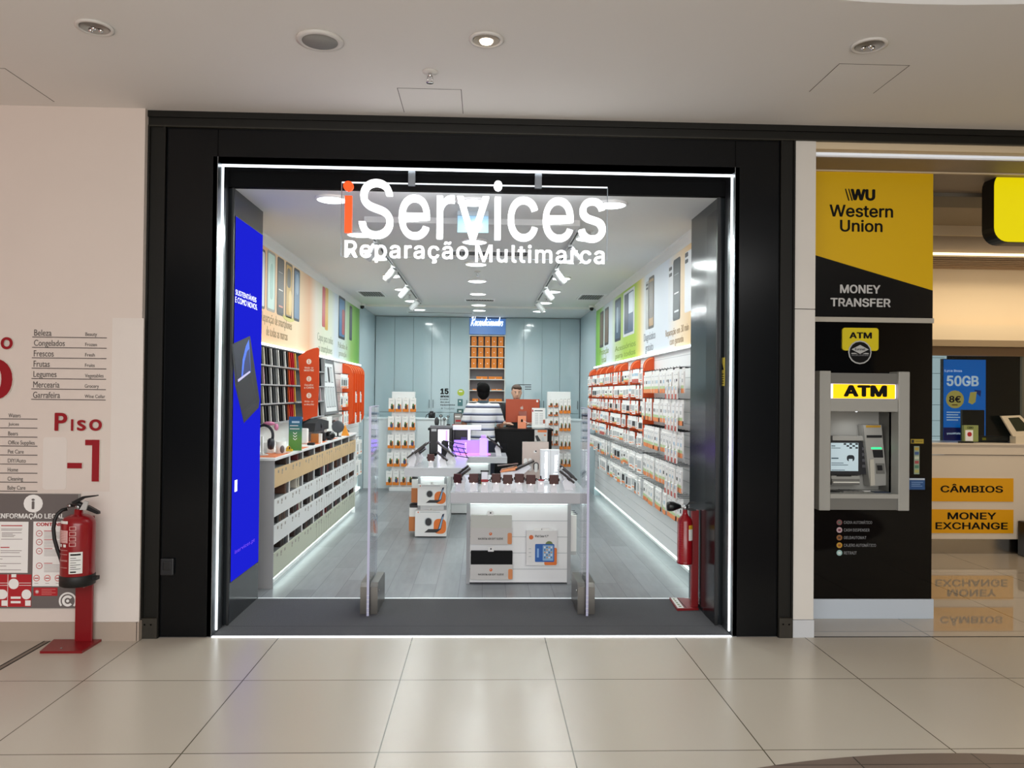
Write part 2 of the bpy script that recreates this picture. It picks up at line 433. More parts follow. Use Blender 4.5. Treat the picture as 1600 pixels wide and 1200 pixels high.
# shop shell
SCEIL = mat('shop_ceiling_paint', 'e4e6e4', .8)
sc_ = MB().box((-2.2, .26, 2.976), (2.05, 9.3, 3.08), SCEIL)
sc_.box((-.96, 1.02, 2.93), (.745, 6.35, 2.976), SCEIL)
struct('ceiling_shop', sc_, 'white shop ceiling with a shallow dropped middle panel')
SWALL = mat('shop_wall_paint', 'e6e8e6', .6)
BLUEGLOSS = mat('pale_blue_lacquer', 'b1c4c9', .09, spec=.35)
struct('wall_shop_left', MB().box((-2.2, .93, 0), (-2.0, 7.25, 2.976), SWALL).box((-2.2, 7.25, 0), (-1.99, 9.2, 2.976), BLUEGLOSS), 'shop side wall with mural and counter')
struct('wall_shop_right', MB().box((1.88, .93, 0), (1.95, 7.05, 2.976), SWALL).box((1.745, 7.05, 0), (1.95, 9.2, 2.976), BLUEGLOSS), 'shop side wall with the pegboard')
struct('wall_shop_back', MB().box((-2.2, 9.22, 0), (2.05, 9.32, 2.976), SWALL), 'wall behind the cabinets')
co = MB()
co.prism([(-2.0, 2.976), (-1.94, 2.976), (-1.945, 2.955), (-1.985, 2.92), (-2.0, 2.90)], 'Y', .93, 7.25, OFFWHITE)
co.prism([(1.765, 2.976), (1.70, 2.976), (1.705, 2.955), (1.75, 2.92), (1.765, 2.90)], 'Y', .93, 7.05, OFFWHITE)
co.box((-2.0, 7.2, 2.945), (1.76, 7.25, 2.976), OFFWHITE)
struct('trim_6', co, 'white crown moulding of the shop')
# raised mural band above the light shelves, one on each side
def ramp_mat(name, stops, a, b, axis='Y', rough=.55):
    m = bpy.data.materials.new(name); m.use_nodes = True; nt = m.node_tree; L = nt.links
    tc = nt.nodes.new('ShaderNodeTexCoord' if axis == 'Z' else 'ShaderNodeNewGeometry'); sp = nt.nodes.new('ShaderNodeSeparateXYZ'); mr = nt.nodes.new('ShaderNodeMapRange')
    L.new(tc.outputs['Object' if axis == 'Z' else 'Position'], sp.inputs[0]); L.new(sp.outputs[axis], mr.inputs['Value'])
    mr.inputs['From Min'].default_value = a; mr.inputs['From Max'].default_value = b
    cr = nt.nodes.new('ShaderNodeValToRGB'); L.new(mr.outputs[0], cr.inputs[0])
    while len(cr.color_ramp.elements) < len(stops): cr.color_ramp.elements.new(.5)
    for e, (p, c) in zip(cr.color_ramp.elements, stops): e.position = (p-a)/(b-a); e.color = lin(c)
    bs = nt.nodes['Principled BSDF']; bs.inputs['Roughness'].default_value = rough
    L.new(cr.outputs[0], bs.inputs['Base Color'])
    return m
ML = ramp_mat('mural_print_left', [(0, 'e2b07e'), (1.7, 'e6b585'), (2.6, 'edcda6'), (3.2, 'eed9b6'), (3.75, 'e6b48c'), (4.1, 'e3d9cb'), (4.5, 'd8dcc4'), (5.0, 'dde2cf'), (5.3, 'd2dce6'), (5.9, 'cfdcd0'), (6.5, '8db85f'), (7.0, '6aa63c'), (7.25, '6f9d52')], 0, 8)
MR = ramp_mat('mural_print_right', [(0, 'e8c79b'), (1.45, 'e9c896'), (1.9, 'ecdcc4'), (2.3, 'd8dfe8'), (3.3, 'dbe2e8'), (3.5, 'e9dcbf'), (3.62, 'dfcf72'), (3.9, 'aac83e'), (4.6, 'a4c44a'), (5.2, 'c2d5a0'), (5.6, 'd9e2ea'), (6.2, 'cfdcdc'), (6.6, '8cc04c'), (7.1, '64a838')], 0, 8)
t = thing('wall_mural', 'peach to green printed mural above the swatch rack with leaning phones', 'mural', (-2.0, 4.2, 2.03))
MB().box((-2.0, .94, 2.03), (-1.996, 7.25, 2.9), ML).build('print_panel', t)
PH = lambda i, c: mat('phone_print_%d' % i, c, .5)
def phone(x0, y0, x1, y1, body, par, plane, scr=None, cam_=False, extra=None):
    m = MB(); k = next(iter(plane)); P = dict(plane)
    m.card(x0, y0, x1, y1, mat('phone_'+body, body, .4), t=.002, r=.03, **P)
    dx = (x1-x0)*.10
    if scr: m.card(x0+dx, y0+4, x1-dx, y1-4, mat('screen_'+scr, scr, .4), t=.003, r=.02, **P)
    if extra:
        for (a, b, c, d, col, rr_) in extra:
            m.card(x0+(x1-x0)*a, y0+(y1-y0)*b, x0+(x1-x0)*c, y0+(y1-y0)*d, mat('print_'+col, col, .4), t=.004, r=rr_, **P)
    return m.build('phone_picture', par)
PL_ = {'X': -1.996}
phone(404, 388, 414, 482, '2c2d31', t, PL_, 'c8c9cb')
phone(417, 393, 430, 487, '9a9488', t, PL_, 'bfd9cf', extra=[(.38, .2, .72, .8, '9fc4ba', .1)])
phone(433, 403, 443.5, 493, '3a3633', t, PL_, '4a4542', extra=[(.2, .55, .8, .57, 'e8e0d8', 0), (.2, .83, .8, .86, 'd98f76', 0), (.2, .25, .8, .26, 'b0a8a0', 0)])
phone(446, 411, 456.5, 497, '6b6152', t, PL_, 'c9a04e', extra=[(.2, .1, .75, .45, '5e564b', .05), (.4, .5, .9, .95, 'e2c37c', .1)])
phone(459, 420, 468, 502, '2e343a', t, PL_, '5d7c9c', extra=[(.3, .1, .8, .5, '8ea6bd', .1)])
phone(503.5, 448, 508, 511, 'c2464a', t, PL_); phone(508, 450, 512.5, 516, 'd9ac3c', t, PL_)
phone(529, 464, 539, 530, '2c3036', t, PL_, '4e7fae', extra=[(.5, .3, .9, .9, 'b9585a', .05)])
phone(546, 478, 550, 532, '33363b', t, PL_, '505560')
MINK = mat('mural_ink', 'ab9272', .6)
MB().text('Reparação de smartphones\nde todas as marcas', 408, 494, 456, 528, MINK, X=-1.995).build('lettering', t)
MB().text('Capas para todos\nos smartphones', 496, 523, 520, 555, mat('mural_ink_green', 'a9b09a', .6), X=-1.995).build('lettering', t)
MB().text('Películas de\nproteção', 528, 536, 543, 560, mat('mural_ink_green', 'a9b09a', .6), X=-1.995).build('lettering', t)
e = MB(); o_, u_, v_, w_, h_, n_ = e.fr(441, 492, 460, 507, PL_)
e.poly(o_, u_, v_, n_, [(w_/2+w_/2*cos(radians(a)), h_*.8+h_*.5*sin(radians(a))) for a in range(180, 361, 12)], mat('print_lime', 'd9cf7a', .5)); e.build('lime_spot', t)
t = thing('wall_mural', 'green to peach printed mural above the long pegboard wall', 'mural', (1.755, 4, 2.03))
MB().box((1.755, .94, 2.03), (1.879, 7.05, 2.9), MR).build('print_panel', t)
PR_ = {'X': 1.755}
phone(937.5, 487, 943, 543, '3a342f', t, PR_, '6d5b4a'); phone(945, 481, 951, 539, '37322f', t, PR_, '77634f')
phone(961, 467, 970, 533, '27333f', t, PR_, '3d566c', extra=[(.3, .2, .6, .8, '8fa5b5', .04)])
phone(974, 453, 991.5, 524, 'd4d7da', t, PR_, '35506f', extra=[(.12, .1, .45, .9, '24344a', 0), (.5, .05, .9, .5, 'cfd9e4', .02)])
phone(1009, 440, 1014, 515, 'b3b3b1', t, PR_, None, extra=[(.2, .05, .75, .09, '303030', .01), (.2, .13, .75, .17, '303030', .01)])
phone(1013.5, 432, 1022, 513, '54504c', t, PR_, 'b08f66', extra=[(.1, .1, .9, .8, '77706a', .03)])
phone(1045, 415, 1052, 502, 'd5d8dc', t, PR_, None, extra=[(.15, .03, .75, .09, '3b3b40', .01), (.15, .14, .75, .2, '3b3b40', .01)])
phone(1052, 404, 1063, 500, '2f3236', t, PR_, '3d4247', extra=[(.2, .55, .8, .57, 'e8e8e8', 0), (.2, .84, .8, .87, 'dfe3e6', 0), (.2, .25, .8, .26, '9a9fa3', 0)])
phone(1070, 392, 1081, 487, 'dde0e4', t, PR_, None, extra=[(.1, .03, .5, .1, '3b3b40', .01), (.1, .14, .5, .2, '3b3b40', .01)])
MB().text('Reparação em 30 min\ncom garantia', 1040, 510, 1076, 540, MINK, X=1.754).build('lettering', t)
MB().text('Diagnóstico\ngratuito', 1006, 519, 1024, 552, mat('mural_ink_grey', '8b8f96', .6), X=1.754).build('lettering', t)
MB().text('Acessórios\npara todos', 961, 536, 993, 560, mat('mural_ink_lime', '7f9a3a', .6), X=1.754).build('lettering', t)
MB().text('Proteção\ntotal', 937, 544, 951, 566, mat('mural_ink_lime', '7f9a3a', .6), X=1.754).build('lettering', t)

# kiosk shell
KWARM = mat('kiosk_warm_paint', 'd9c6a6', .6); KBROWN = mat('kiosk_brown_panel', '8f7f6c', .6, noise=.05); KWOOD = mat('kiosk_wood_slat', '8d7459', .5, noise=.12, nscale=12)
WP = mat('pillar_white', 'd6d2cb', .55, noise=.04, nscale=4)
pl = MB().box((2.057, -.012, .118), (2.196, .55, 2.175), WP).box((2.057, -.012, 2.18), (2.196, .55, 3.30), WP).box((2.055, -.018, 0), (2.199, .55, .115), mat('pillar_plinth', 'c9ccd0', .4))
pl.box((2.06, 0, .11), (2.19, .5, 3.3), BLACKP)
struct('column_pillar', pl, 'narrow white panelled pillar between shop and kiosk')
struct('wall_kiosk_left', MB().box((2.06, .55, 0), (2.2, 5.2, 3.3), KWARM), 'kiosk side wall behind the cash machine')
kc = MB().box((2.2, .0, 3.255), (8, .12, 3.31), KWARM).box((2.2, .12, 3.235), (8, 2.2, 3.3), KBROWN)
kc.box((2.2, .40, 3.226), (8, .42, 3.236), KWARM).box((2.2, .95, 3.205), (8, 1.3, 3.236), mat('kiosk_dark_recess', '6f675a', .7))
struct('ceiling_kiosk', kc, 'brown kiosk ceiling with stepped panels')
kw = MB()
kw.box((2.2, 2.1, 3.14), (8, 2.15, 3.235), KWARM).box((2.2, 2.12, 2.94), (8, 2.18, 3.14), KBROWN).box((2.2, 2.15, 2.93), (8, 2.78, 2.945), KWOOD)
for i in range(5): kw.box((2.2, 2.2+i*.1, 2.922), (8, 2.27+i*.1, 2.93), KWOOD)
kw.box((2.2, 2.75, 2.1), (8, 2.85, 2.93), KWARM)
kw.box((2.2, 2.60, 2.185), (8, 2.75, 2.345), KWARM).box((2.2, 2.60, 2.12), (8, 2.76, 2.185), mat('kiosk_soffit', '8d7a5e', .6))
struct('wall_kiosk_back', kw, 'warm lit kiosk back wall above the counter window')
kt = MB().box((2.2, 2.095, 2.955), (8, 2.12, 2.975), mat('kiosk_led', 'fff2cf', .4, emit=2.2, ecol='ffe9b0'))
struct('trim_7', kt, 'thin warm light line under the kiosk bulkhead')
struct('trim_8', MB().box((2.2, .075, 3.238), (8, .11, 3.262), mat('kiosk_cool_led', 'dfe6ee', .4, emit=.35, ecol='e6eefc')), 'pale light strip along the kiosk ceiling edge')
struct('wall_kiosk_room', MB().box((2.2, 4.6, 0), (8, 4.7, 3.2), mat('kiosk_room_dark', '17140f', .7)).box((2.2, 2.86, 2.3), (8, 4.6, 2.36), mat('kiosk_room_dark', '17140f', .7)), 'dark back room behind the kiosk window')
wn_ = thing('window_1', None, None, (5.1, 2.72, 1.16)); wn_['kind'] = 'structure'; wn_['label'] = 'kiosk counter window pane in a warm steel frame'
MB().box((3.4, 2.735, 1.16), (5.585, 2.742, 2.05), glass('window_glass', 'dfe6e6', 1.0)).build('pane', wn_)
fw = MB().box((3.4, 2.71, 2.03), (5.62, 2.77, 2.12), mat('window_bronze', '8d765c', .35, .6)).box((5.575, 2.71, 1.15), (5.66, 2.77, 2.05), mat('window_bronze', '8d765c', .35, .6)).box((5.66, 2.71, 1.15), (8, 2.77, 2.12), KWARM)
fw.build('window_frame', wn_)
dr = MB().box((3.2, 4.56, .6), (on(1479, 600, Y=4.56).x, 4.6, 2.3), mat('mall_reflection', 'cfdcdf', .5, emit=.75, ecol='d3e4e8'))  # glowing panel stands in for the mall's reflection in the window glass
for k in range(7): dr.box((5.66, 4.545, .9+k*.2), (5.85, 4.56, .905+k*.2), mat('panel_line', '7f9aa6', .5))
struct('reflection_panel', dr, 'glowing pale panel imitating the mall reflection in the kiosk window')
struct('wall_far_right', MB().box((7.9, -9.5, 0), (8, 5.2, 3.4), KWARM), 'far end wall')

# ------------------------------------------------------------------ mall side: ceiling fittings
TRIMW = mat('fitting_white', 'd5d2cd', .45)
def ceiling_hatch(x0, y0, x1, y1, label):
    m = MB(); s = .004; z = 3.4; k = mat('hatch_seam', '55524d', .7)
    for q in ((x0, y0, x0+s, y1), (x1-s, y0, x1, y1), (x0, y0, x1, y0+s*.7)): m.box((q[0], q[1], z-.0012), (q[2], q[3], z+.001), k)
    m.box((x0+s, y0+s, z-.0006), (x1-s, y1, z+.001), CEIL)
    m.single('ceiling_hatch', label, 'hatch', 'access hatches in the mall ceiling')
ceiling_hatch(-.537, -.495, -.155, -.1, 'small ceiling access hatch above the shop sign')
ceiling_hatch(1.90, -.98, 2.29, -.59, 'ceiling access hatch above the money transfer sign')
ceiling_hatch(-3.2, -.64, -2.72, -.14, 'ceiling access hatch above the plaster wall with red letters')
def downlight(px, py, label, lit):
    p = on(px, py, Z=3.4); t = thing('recessed_downlight', label, 'ceiling light', (p.x, p.y, 3.39), 'recessed downlights in the mall ceiling')
    c = (p.x, p.y, 3.4)
    MB().lathe([(.088, 0), (.09, -.008), (.075, -.012), (.068, -.004), (.068, 0)], c, TRIMW, 28).build('trim_ring', t)
    MB().lathe([(.067, -.008), (.045, -.0075), (.0001, -.007)], c, mat('reflector_lit', 'd8d4cc', .12, 1) if lit else mat('reflector_chrome', 'c9c6c2', .08, 1), 24).build('reflector', t)
    b = MB()
    if lit: b.lathe([(.036, -.010), (.03, -.02), (.0001, -.026)], c, mat('bulb_warm', 'ffffff', .4, emit=5, ecol='ffe9cd'), 18)
    else:
        for k in range(3): b.ball((p.x-.025+.025*k, p.y+(-1)**k*.012, 3.388), .013, CHROME, 8)
    b.build('lamp_bulb', t)
downlight(148, 42, 'unlit chrome recessed downlight above the wall directory', False)
downlight(760, 61, 'lit warm recessed downlight in the middle of the mall ceiling', True)
downlight(1358, 70, 'unlit chrome recessed downlight above the money transfer sign', False)
spot('downlight_lamp', (-.01, -1.16, 3.36), (-.01, -1.16, 0), 9, (1, .87, .7), radians(100))
p = on(500, 62, Z=3.4); t = thing('ceiling_speaker', 'round white ceiling speaker with grey grille', 'speaker', (p.x, p.y, 3.38))
MB().lathe([(.118, 0), (.12, -.010), (.095, -.016), (.088, -.010)], (p.x, p.y, 3.4), TRIMW, 32).build('rim', t)
MB().lathe([(.092, -.006), (.09, -.013), (.0001, -.015)], (p.x, p.y, 3.4), mat('speaker_grille', '8a8986', .7, noise=.3, nscale=300), 28).build('grille', t)
def sprinkler(x, y, z, label, s=1):
    t = thing('sprinkler', label, 'sprinkler', (x, y, z-.04), 'fire sprinklers')
    MB().lathe([(.036*s, 0), (.034*s, -.006), (.012*s, -.010)], (x, y, z), TRIMW, 20).build('escutcheon', t)
    m = MB().lathe([(.009*s, -.006), (.009*s, -.022*s), (.004*s, -.026*s)], (x, y, z), CHROME, 10)
    for sx in (-1, 1): m.tube([(x+sx*.009*s, y, z-.018*s), (x+sx*.013*s, y, z-.032*s), (x+sx*.004*s, y, z-.046*s)], .0025*s, CHROME, 6)
    m.lathe([(.017*s, -.047*s), (.016*s, -.051*s)], (x, y, z), CHROME, 14); m.build('sprinkler_head', t)
p = on(672, 112, Z=3.4); sprinkler(p.x, p.y, 3.4, 'chrome fire sprinkler in the mall ceiling by the hatch', 1.25)

# ------------------------------------------------------------------ wall directory lettering
RLET = mat('red_letter_face', '930b19', .4); RSIDE = mat('letter_side_white', 'e6dcd4', .5)
def red_letters(rows, label, name='wall_lettering'):
    m = MB(); P = {'Y': WY}
    for s, x0, y0, x1, y1, bold in rows:
        m.text(s, x0+.6, y0+.4, x1+.2, y1, RSIDE, ext=.012, font='H', bold=0, lift=.0005, **P)
        m.text(s, x0, y0, x1, y1, RLET, ext=.0008, font='H', bold=max(bold, .018), lift=.0128, **P)
    return m.single(name, label, 'sign', 'red raised letters on the wall')
WY = -.0612
red_letters([('P', 87, 645, 107, 673, .025), ('ı', 112.5, 655, 116.5, 673, .02), ('s', 122, 656, 136, 673, .02), ('o', 141, 655, 161, 673, .02)], 'red raised word Piso above the minus one on the plaster wall')
m = MB()
for (a, b, c, d) in ((107, 723, 130, 731.5), (145.5, 687, 157, 752), (135, 687, 146.5, 695.5)):
    m.card(a, b, c, d, RSIDE, t=.012, Y=WY); m.card(a-.2, b, c-.4, d, RLET, t=.0138, back=-.012, Y=WY)
m.single('wall_lettering', 'tall red raised floor number minus one under the word Piso', 'sign', 'red raised letters on the wall')
red_letters([('o', 3, 527, 22, 546, .02)], 'small red raised letter o cut off at the picture edge above the big zero')
red_letters([('0', -40, 560, 21.5, 625, -.01)], 'big red raised zero cut off at the picture edge')
def directory(rows, label, x0, x1, tilt=0):
    m = MB(); P = {'Y': WY}
    for s, e, yb, yl, xs, xe in rows:
        m.card(x0+xs, yl-.6, x1+xs, yl+.6, WARMINK, t=.001, **P)
        asc = 9.6; desc = any(c in 'gjpqy' for c in s)
        if s: m.text(s, x0+3+xs, yb-asc, x0+3+xs+xe[0], yb+(2.6 if desc else 0), WARMINK, font='H', **P)
        if e:
            d2 = any(c in 'gjpqy' for c in e); m.text(e, xe[1], yb-xe[3], xe[2], yb+(2 if d2 else 0), WARMINK, font='H', **P)
    m.single('wall_directory', label, 'directory', 'printed departments lists on the plaster wall')
R_ = []
for i, (s, e, w1, w2) in enumerate((('Beleza', 'Beauty', 27, 18), ('Congelados', 'Frozen', 48, 18), ('Frescos', 'Fresh', 31, 15), ('Frutas', 'Fruits', 25, 15), ('Legumes', 'Vegetables', 36, 29), ('Mercearia', 'Grocery', 41, 22), ('Garrafeira', 'Wine Cellar', 42, 32))):
    yl = 527.3+i*16.2; R_.append((s, e, yl-2.6, yl, -i*.3, (w1, 133.5-i*.2, 133.5+w2-i*.2, 5.2)))
directory(R_, 'printed department list from Beleza to Garrafeira above the word Piso', 50.5, 167)
R_ = []
for i, (e, w2) in enumerate((('Waters', 19), ('Juices', 16.5), ('Beers', 15), ('Office Supplies', 41.5), ('Pet Care', 24.5), ('DIY/Auto', 28), ('Home', 16), ('Cleaning', 24), ('Baby Care', 28))):
    yl = 654.5+i*14.1; R_.append(('', e, yl-2.2, yl, 0, (0, 13.3-i*.2, 13.3+w2-i*.2, 6.2)))
directory(R_, 'printed department list from Waters to Baby Care below the big zero', -50, 58.5)

# legal information board
t = thing('information_board', 'grey legal information board behind the fire extinguisher', 'notice board', on(60, 950, Y=WY))
P = {'Y': WY}; GB = mat('board_grey', '6a6462', .5)
m = MB(); m.card(-60, 771, 125, 950, GREYM, t=.010, **P); m.card(-60, 771.5, 122, 949, GB, t=.012, **P); m.build('back_panel', t)
P = {'Y': WY-.012}
m = MB(); m.card(37, 773, 67, 800.5, PAPER, r=.07, t=.0012, **P); m.text('i', 49.5, 779, 54.5, 795.5, GB, lift=.0016, bold=.03, font='G', **P); m.build('information_roundel', t)
m = MB(); m.text('INFORMAÇÃO LEGAL', -3, 800.5, 100.5, 812, PAPER, font='G', bold=.025, **P); m.build('lettering', t)
INKR = mat('print_red', 'b3242c', .6); INKG = mat('print_grey', '8b8280', .7)
m = MB(); m.card(-40, 815, 44, 895, PAPER, t=.0012, **P)
m.card(2, 820.5, 35, 822, INKR, t=.0016, **P); m.card(1, 854.5, 15, 856, INKR, t=.0016, **P)
for y, a, b in ((826, 2, 35), (828, 2, 34), (832, 3, 34), (834, 3, 20), (836, 3, 24), (838, 3, 22), (842, 2, 35), (860, 1, 34), (863, 1, 31), (869, 0, 33), (873, 0, 4), (880, 0, 33), (884, 0, 10), (890, 0, 33)): m.card(a, y, b, y+.8, INKG, t=.0016, **P)
m.build('notice_sheet', t)
m = MB(); m.card(51.5, 815, 113, 916, PAPER, t=.0012, **P); m.text('CONTINENTE', 57, 816.5, 115, 822, INKR, lift=.0012, bold=.03, font='G', **P)
for y in (833.5, 847, 861, 884):
    m.card(56.5, y-5, 66.5, y+5, INKR, t=.0016, r=.03, **P); m.card(57.5, y-4, 65.5, y+4, PAPER, t=.0019, r=.03, **P); m.card(60, y-.5, 63.5, y+.5, INKR, t=.0022, **P)
    m.card(69, y-4.5, 82, y-3.4, INKR, t=.0016, **P)
    for k in range(5 if y < 880 else 6): m.card(69, y-2+k*2.2, 98-(k % 3)*2, y-1.4+k*2.2, INKG, t=.0016, **P)
for x in (57, 74, 90.5):
    m.card(x-5, 898, x+5.5, 908.5, mat('print_pink', 'd98d86', .6), t=.0016, r=.03, **P); m.card(x-3.5, 899.5, x+4, 907, PAPER, t=.0019, r=.02, **P); m.card(x-3, 902.5, x+3.5, 904, INKR, t=.0022, **P); m.card(x-3, 911, x+3, 911.6, INKG, t=.0016, **P)
m.build('rules_sheet', t)
m = MB(); m.card(-40, 897.5, 49, 948, mat('leaflet_red', 'b02029', .5), t=.0012, **P)
m.card(11.8, 897.5, 12.6, 948, PAPER, t=.0014, **P)
for (a, b, c, d, r) in ((18, 897, 25.5, 902, 0), (13.5, 904, 29.5, 920.5, .05), (-8, 921, 12, 936, .05), (34, 921, 53, 936.5, .05), (17, 932, 32.5, 935.5, 0), (17, 939, 32.5, 942.5, 0), (2.5, 938, 12, 946.5, 0), (39.5, 938, 48, 946.5, 0)): m.card(a, b, min(c, 48.8), d, PAPER, t=.0016, r=r, **P)
for y in (910.5, 914.2): m.card(-40, y, 12, y+.7, PAPER, t=.0016, **P); m.card(30, y, 48.8, y+.7, PAPER, t=.0016, **P)
m.build('leaflet_pocket', t)
m = MB(); m.card(52.5, 918, 90, 931, mat('leaflet_red', 'b02029', .5), t=.0012, r=.004, **P)
for a in (0, 45, 90, 135):
    o, u, v, w, h, n = m.fr(54, 921, 62, 928, P); c_ = o+u*(w/2)+v*(h/2); d = u*cos(radians(a))+v*sin(radians(a)); e_ = n.cross(d)
    m.slab(c_-d*.012-e_*.0012, d, e_, .024, .0024, n, PAPER, t=.0016)
for k in range(4): m.card(65, 920.5+k*2.6, 87-(k % 2)*6, 921.2+k*2.6, mat('print_pink', 'd98d86', .6), t=.0016, **P)
m.build('red_label', t)
m = MB(); o, u, v, w, h, n = m.fr(90, 925.5, 120, 949, P); c_ = o+u*(w*.53)+v*(h*.43)
def ring(m, c, u, v, n, r0, r1, a0, a1, mt_, t=.0018):
    k = 28; A = [radians(a0+(a1-a0)*i/k) for i in range(k+1)]
    for i in range(k): m.poly(c, u, v, n, [(r0*cos(A[i]), r0*sin(A[i])), (r1*cos(A[i]), r1*sin(A[i])), (r1*cos(A[i+1]), r1*sin(A[i+1])), (r0*cos(A[i+1]), r0*sin(A[i+1]))], mt_, t)
rr2 = w*.46
ring(m, c_, u, v, n, rr2*.80, rr2, -40, 218, PAPER); ring(m, c_, u, v, n, rr2*.36, rr2*.64, 40, 320, PAPER); ring(m, c_, u, v, n, 0, rr2*.17, 0, 360, PAPER)
m.build('emblem', t)

# ------------------------------------------------------------------ fire extinguishers on their stands
RSTEEL = mat('red_painted_steel', '800912', .38, coat=.2)
RUB = mat('black_rubber', '121212', .55)
p0 = on(67, 1021, Z=0); p1 = on(133, 1021, Z=0); p2 = on(161, 999, Z=0)
t = thing('extinguisher_stand', 'red floor stand holding the big fire extinguisher by the plaster wall', 'stand', (-2.53, -.19, 0), 'red extinguisher stands')
x0, x1, y0, y1 = -2.69, -2.405, -.305, -.08
m = MB().prism([(x0+.03, y0), (x1-.005, y0), (x1, y1), (x0-.01, y1)], 'Z', 0, .014, RSTEEL)
for q in ((x0+.13, y0+.05),): m.lathe([(.007, .014), (.006, .018), (0, .019)], (q[0], q[1], 0), STEEL, 10)
m.build('base', t)
px_ = on(130, 980, Y=-.12).x
m = MB().box((px_-.052, -.121, .012), (px_+.055, -.105, .80), RSTEEL, .004)
c = on(120, 913, Y=-.225); m.box((px_-.055, -.24, c.z-.02), (px_+.055, -.105, c.z-.004), RSTEEL)
m.build('post', t)
c = on(121, 912, Y=-.225); cx, cy, cz = c.x, -.225, on(120, 913, Y=-.225).z; R = .0965
ctop = on(121, 803, Y=-.225).z; H_ = ctop-cz
t = thing('fire_extinguisher', 'big red powder fire extinguisher with long black hose and white labels', 'fire extinguisher', (cx, cy, cz))
MB().lathe([(R*.9, 0), (R, .012), (R, H_*.86), (R*.97, H_*.9), (R*.82, H_*.955), (R*.5, H_*.99), (.026, H_), (.024, H_+.03)], (cx, cy, cz), RED, 36).build('cylinder', t)
MB().lathe([(R*.92, -.002), (R*1.03, .004), (R*1.03, .062), (R*1.005, .066)], (cx, cy, cz), RUB, 36).box((cx+R*.9, cy-.02, cz+.03), (cx+R*1.28, cy+.02, cz+.052), RUB).build('foot_ring', t)
m = MB().lathe([(.022, H_+.02), (.024, H_+.05), (.018, H_+.075)], (cx, cy, cz), STEEL, 16)
m.tube([(cx-.06, cy-.01, cz+H_+.052), (cx+.01, cy-.01, cz+H_+.06), (cx+.03, cy-.01, cz+H_+.055)], [.010, .016, .014], BLACKP, 10)
m.lathe([(.012, 0), (.012, .004)], (cx-.045, cy-.028, cz+H_+.052), STEEL, 12, 'Y')
m.build('valve', t)
zt = cz+H_
m = MB()
m.prism([(-.035, .075), (.03, .11), (.115, .118), (.118, .112), (.04, .098), (-.02, .06)], 'Y', cy-.02, cy+.006, BLACKP); m.M = None
b_ = len(m.v)
m.prism([(.0, .05), (.06, .055), (.128, .018), (.13, .002), (.118, .002), (.05, .03), (.0, .03)], 'Y', cy-.02, cy+.006, BLACKP)
m.v = [V(v.x+cx, v.y, v.z+zt) for v in m.v]; m.build('handle_lever', t)
m = MB(); m.prism([(.02, .03), (.05, .085), (.072, .078), (.06, .03)], 'Y', cy-.032, cy-.022, mat('tag_grey', 'b5b5b2', .5)); m.v = [V(v.x+cx, v.y, v.z+zt) for v in m.v]; m.build('safety_tag', t)
hp = [(105, 795), (97, 797), (90, 803), (85.5, 812), (83.5, 826), (85, 842), (89.5, 858), (94.5, 872), (98.5, 886), (99.5, 892)]
ys_ = [-.235, -.25, -.27, -.28, -.285, -.285, -.28, -.27, -.26, -.255]
MB().tube([on(a, b, Y=y) for (a, b), y in zip(hp, ys_)], [.011]*8+[.012, .013], RUB, 10).build('hose', t)
def curved_label(m, a0, a1, z0, z1, mt_, lift=.001, r=R, c=None, n=8):
    c = c or (cx, cy, cz)
    m.lathe([(r+lift, z0), (r+lift, z1)], c, mt_, n, arc=(radians(a0), radians(a1)), smooth=True)
LBL = mat('label_white', 'e2e2de', .55); LBLP = mat('label_print', 'd9b3ae', .6)
m = MB(); curved_label(m, 268, 312, .085, .215, LBL)
for k, (z, h) in enumerate(((.195, .010), (.178, .003), (.165, .003), (.15, .003), (.137, .003), (.124, .003), (.112, .003), (.092, .008))): curved_label(m, 273, 292 if k % 2 else 306, z, z+h, BLACKINK, .0018)
m.build('inspection_label', t)
m = MB(); curved_label(m, 226, 262, .385, .402, LBL); m.build('label_print', t)
m = MB(); curved_label(m, 206, 262, .27, .345, LBLP)
for k in range(7): curved_label(m, 208, 258, .275+k*.010, .277+k*.010, mat('label_print_red', 'a04a48', .6), .0018)
for a in (208, 224, 244): curved_label(m, a, a+12, .245, .262, LBL)
m.build('label_print', t)
for k in range(4):
    m = MB(); curved_label(m, 268, 290, .25+k*.032, .274+k*.032, LBLP, .0012); curved_label(m, 270, 288, .253+k*.032, .271+k*.032, RED, .0016); m.build('label_print', t)
m = MB()
for z in (.225, .20, .165, .16, .12): curved_label(m, 212, 262, z, z+.002, LBLP)
m.build('instruction_print', t)

t = thing('extinguisher_stand', 'red floor stand with a pictogram plate inside the shop entrance', 'stand', (1.5, .72, 0), 'red extinguisher stands')
m = MB().prism([(1.435, .585), (1.60, .60), (1.60, .88), (1.455, .90)], 'Z', .0065, .022, RSTEEL); m.build('base', t)
m = MB().prism([(1.445, .60), (1.492, .604), (1.508, .885), (1.462, .888)], 'Z', .022, .0235, LBL)
for k in range(5): m.box((1.463+k*.002, .63+k*.05, .0234), (1.482, .655+k*.05, .0242), mat('sign_green_ink', '6f7f4e', .6))
m.box((1.508, .61, .0222), (1.512, .87, .0236), BLACKINK); m.build('pictogram_plate', t)
MB().box((1.554, .63, .021), (1.606, .67, .74), RSTEEL, .004).box((1.5525, .635, .46), (1.556, .66, .5), RSTEEL).build('post', t)
cx2, cy2 = 1.4935, .60; z0 = on(1076, 881, Y=.60).z; z1 = on(1076, 802, Y=.60).z; R2 = .055; h2 = z1-z0
t = thing('fire_extinguisher', 'slim red carbon dioxide fire extinguisher with black horn', 'fire extinguisher', (cx2, cy2, z0))
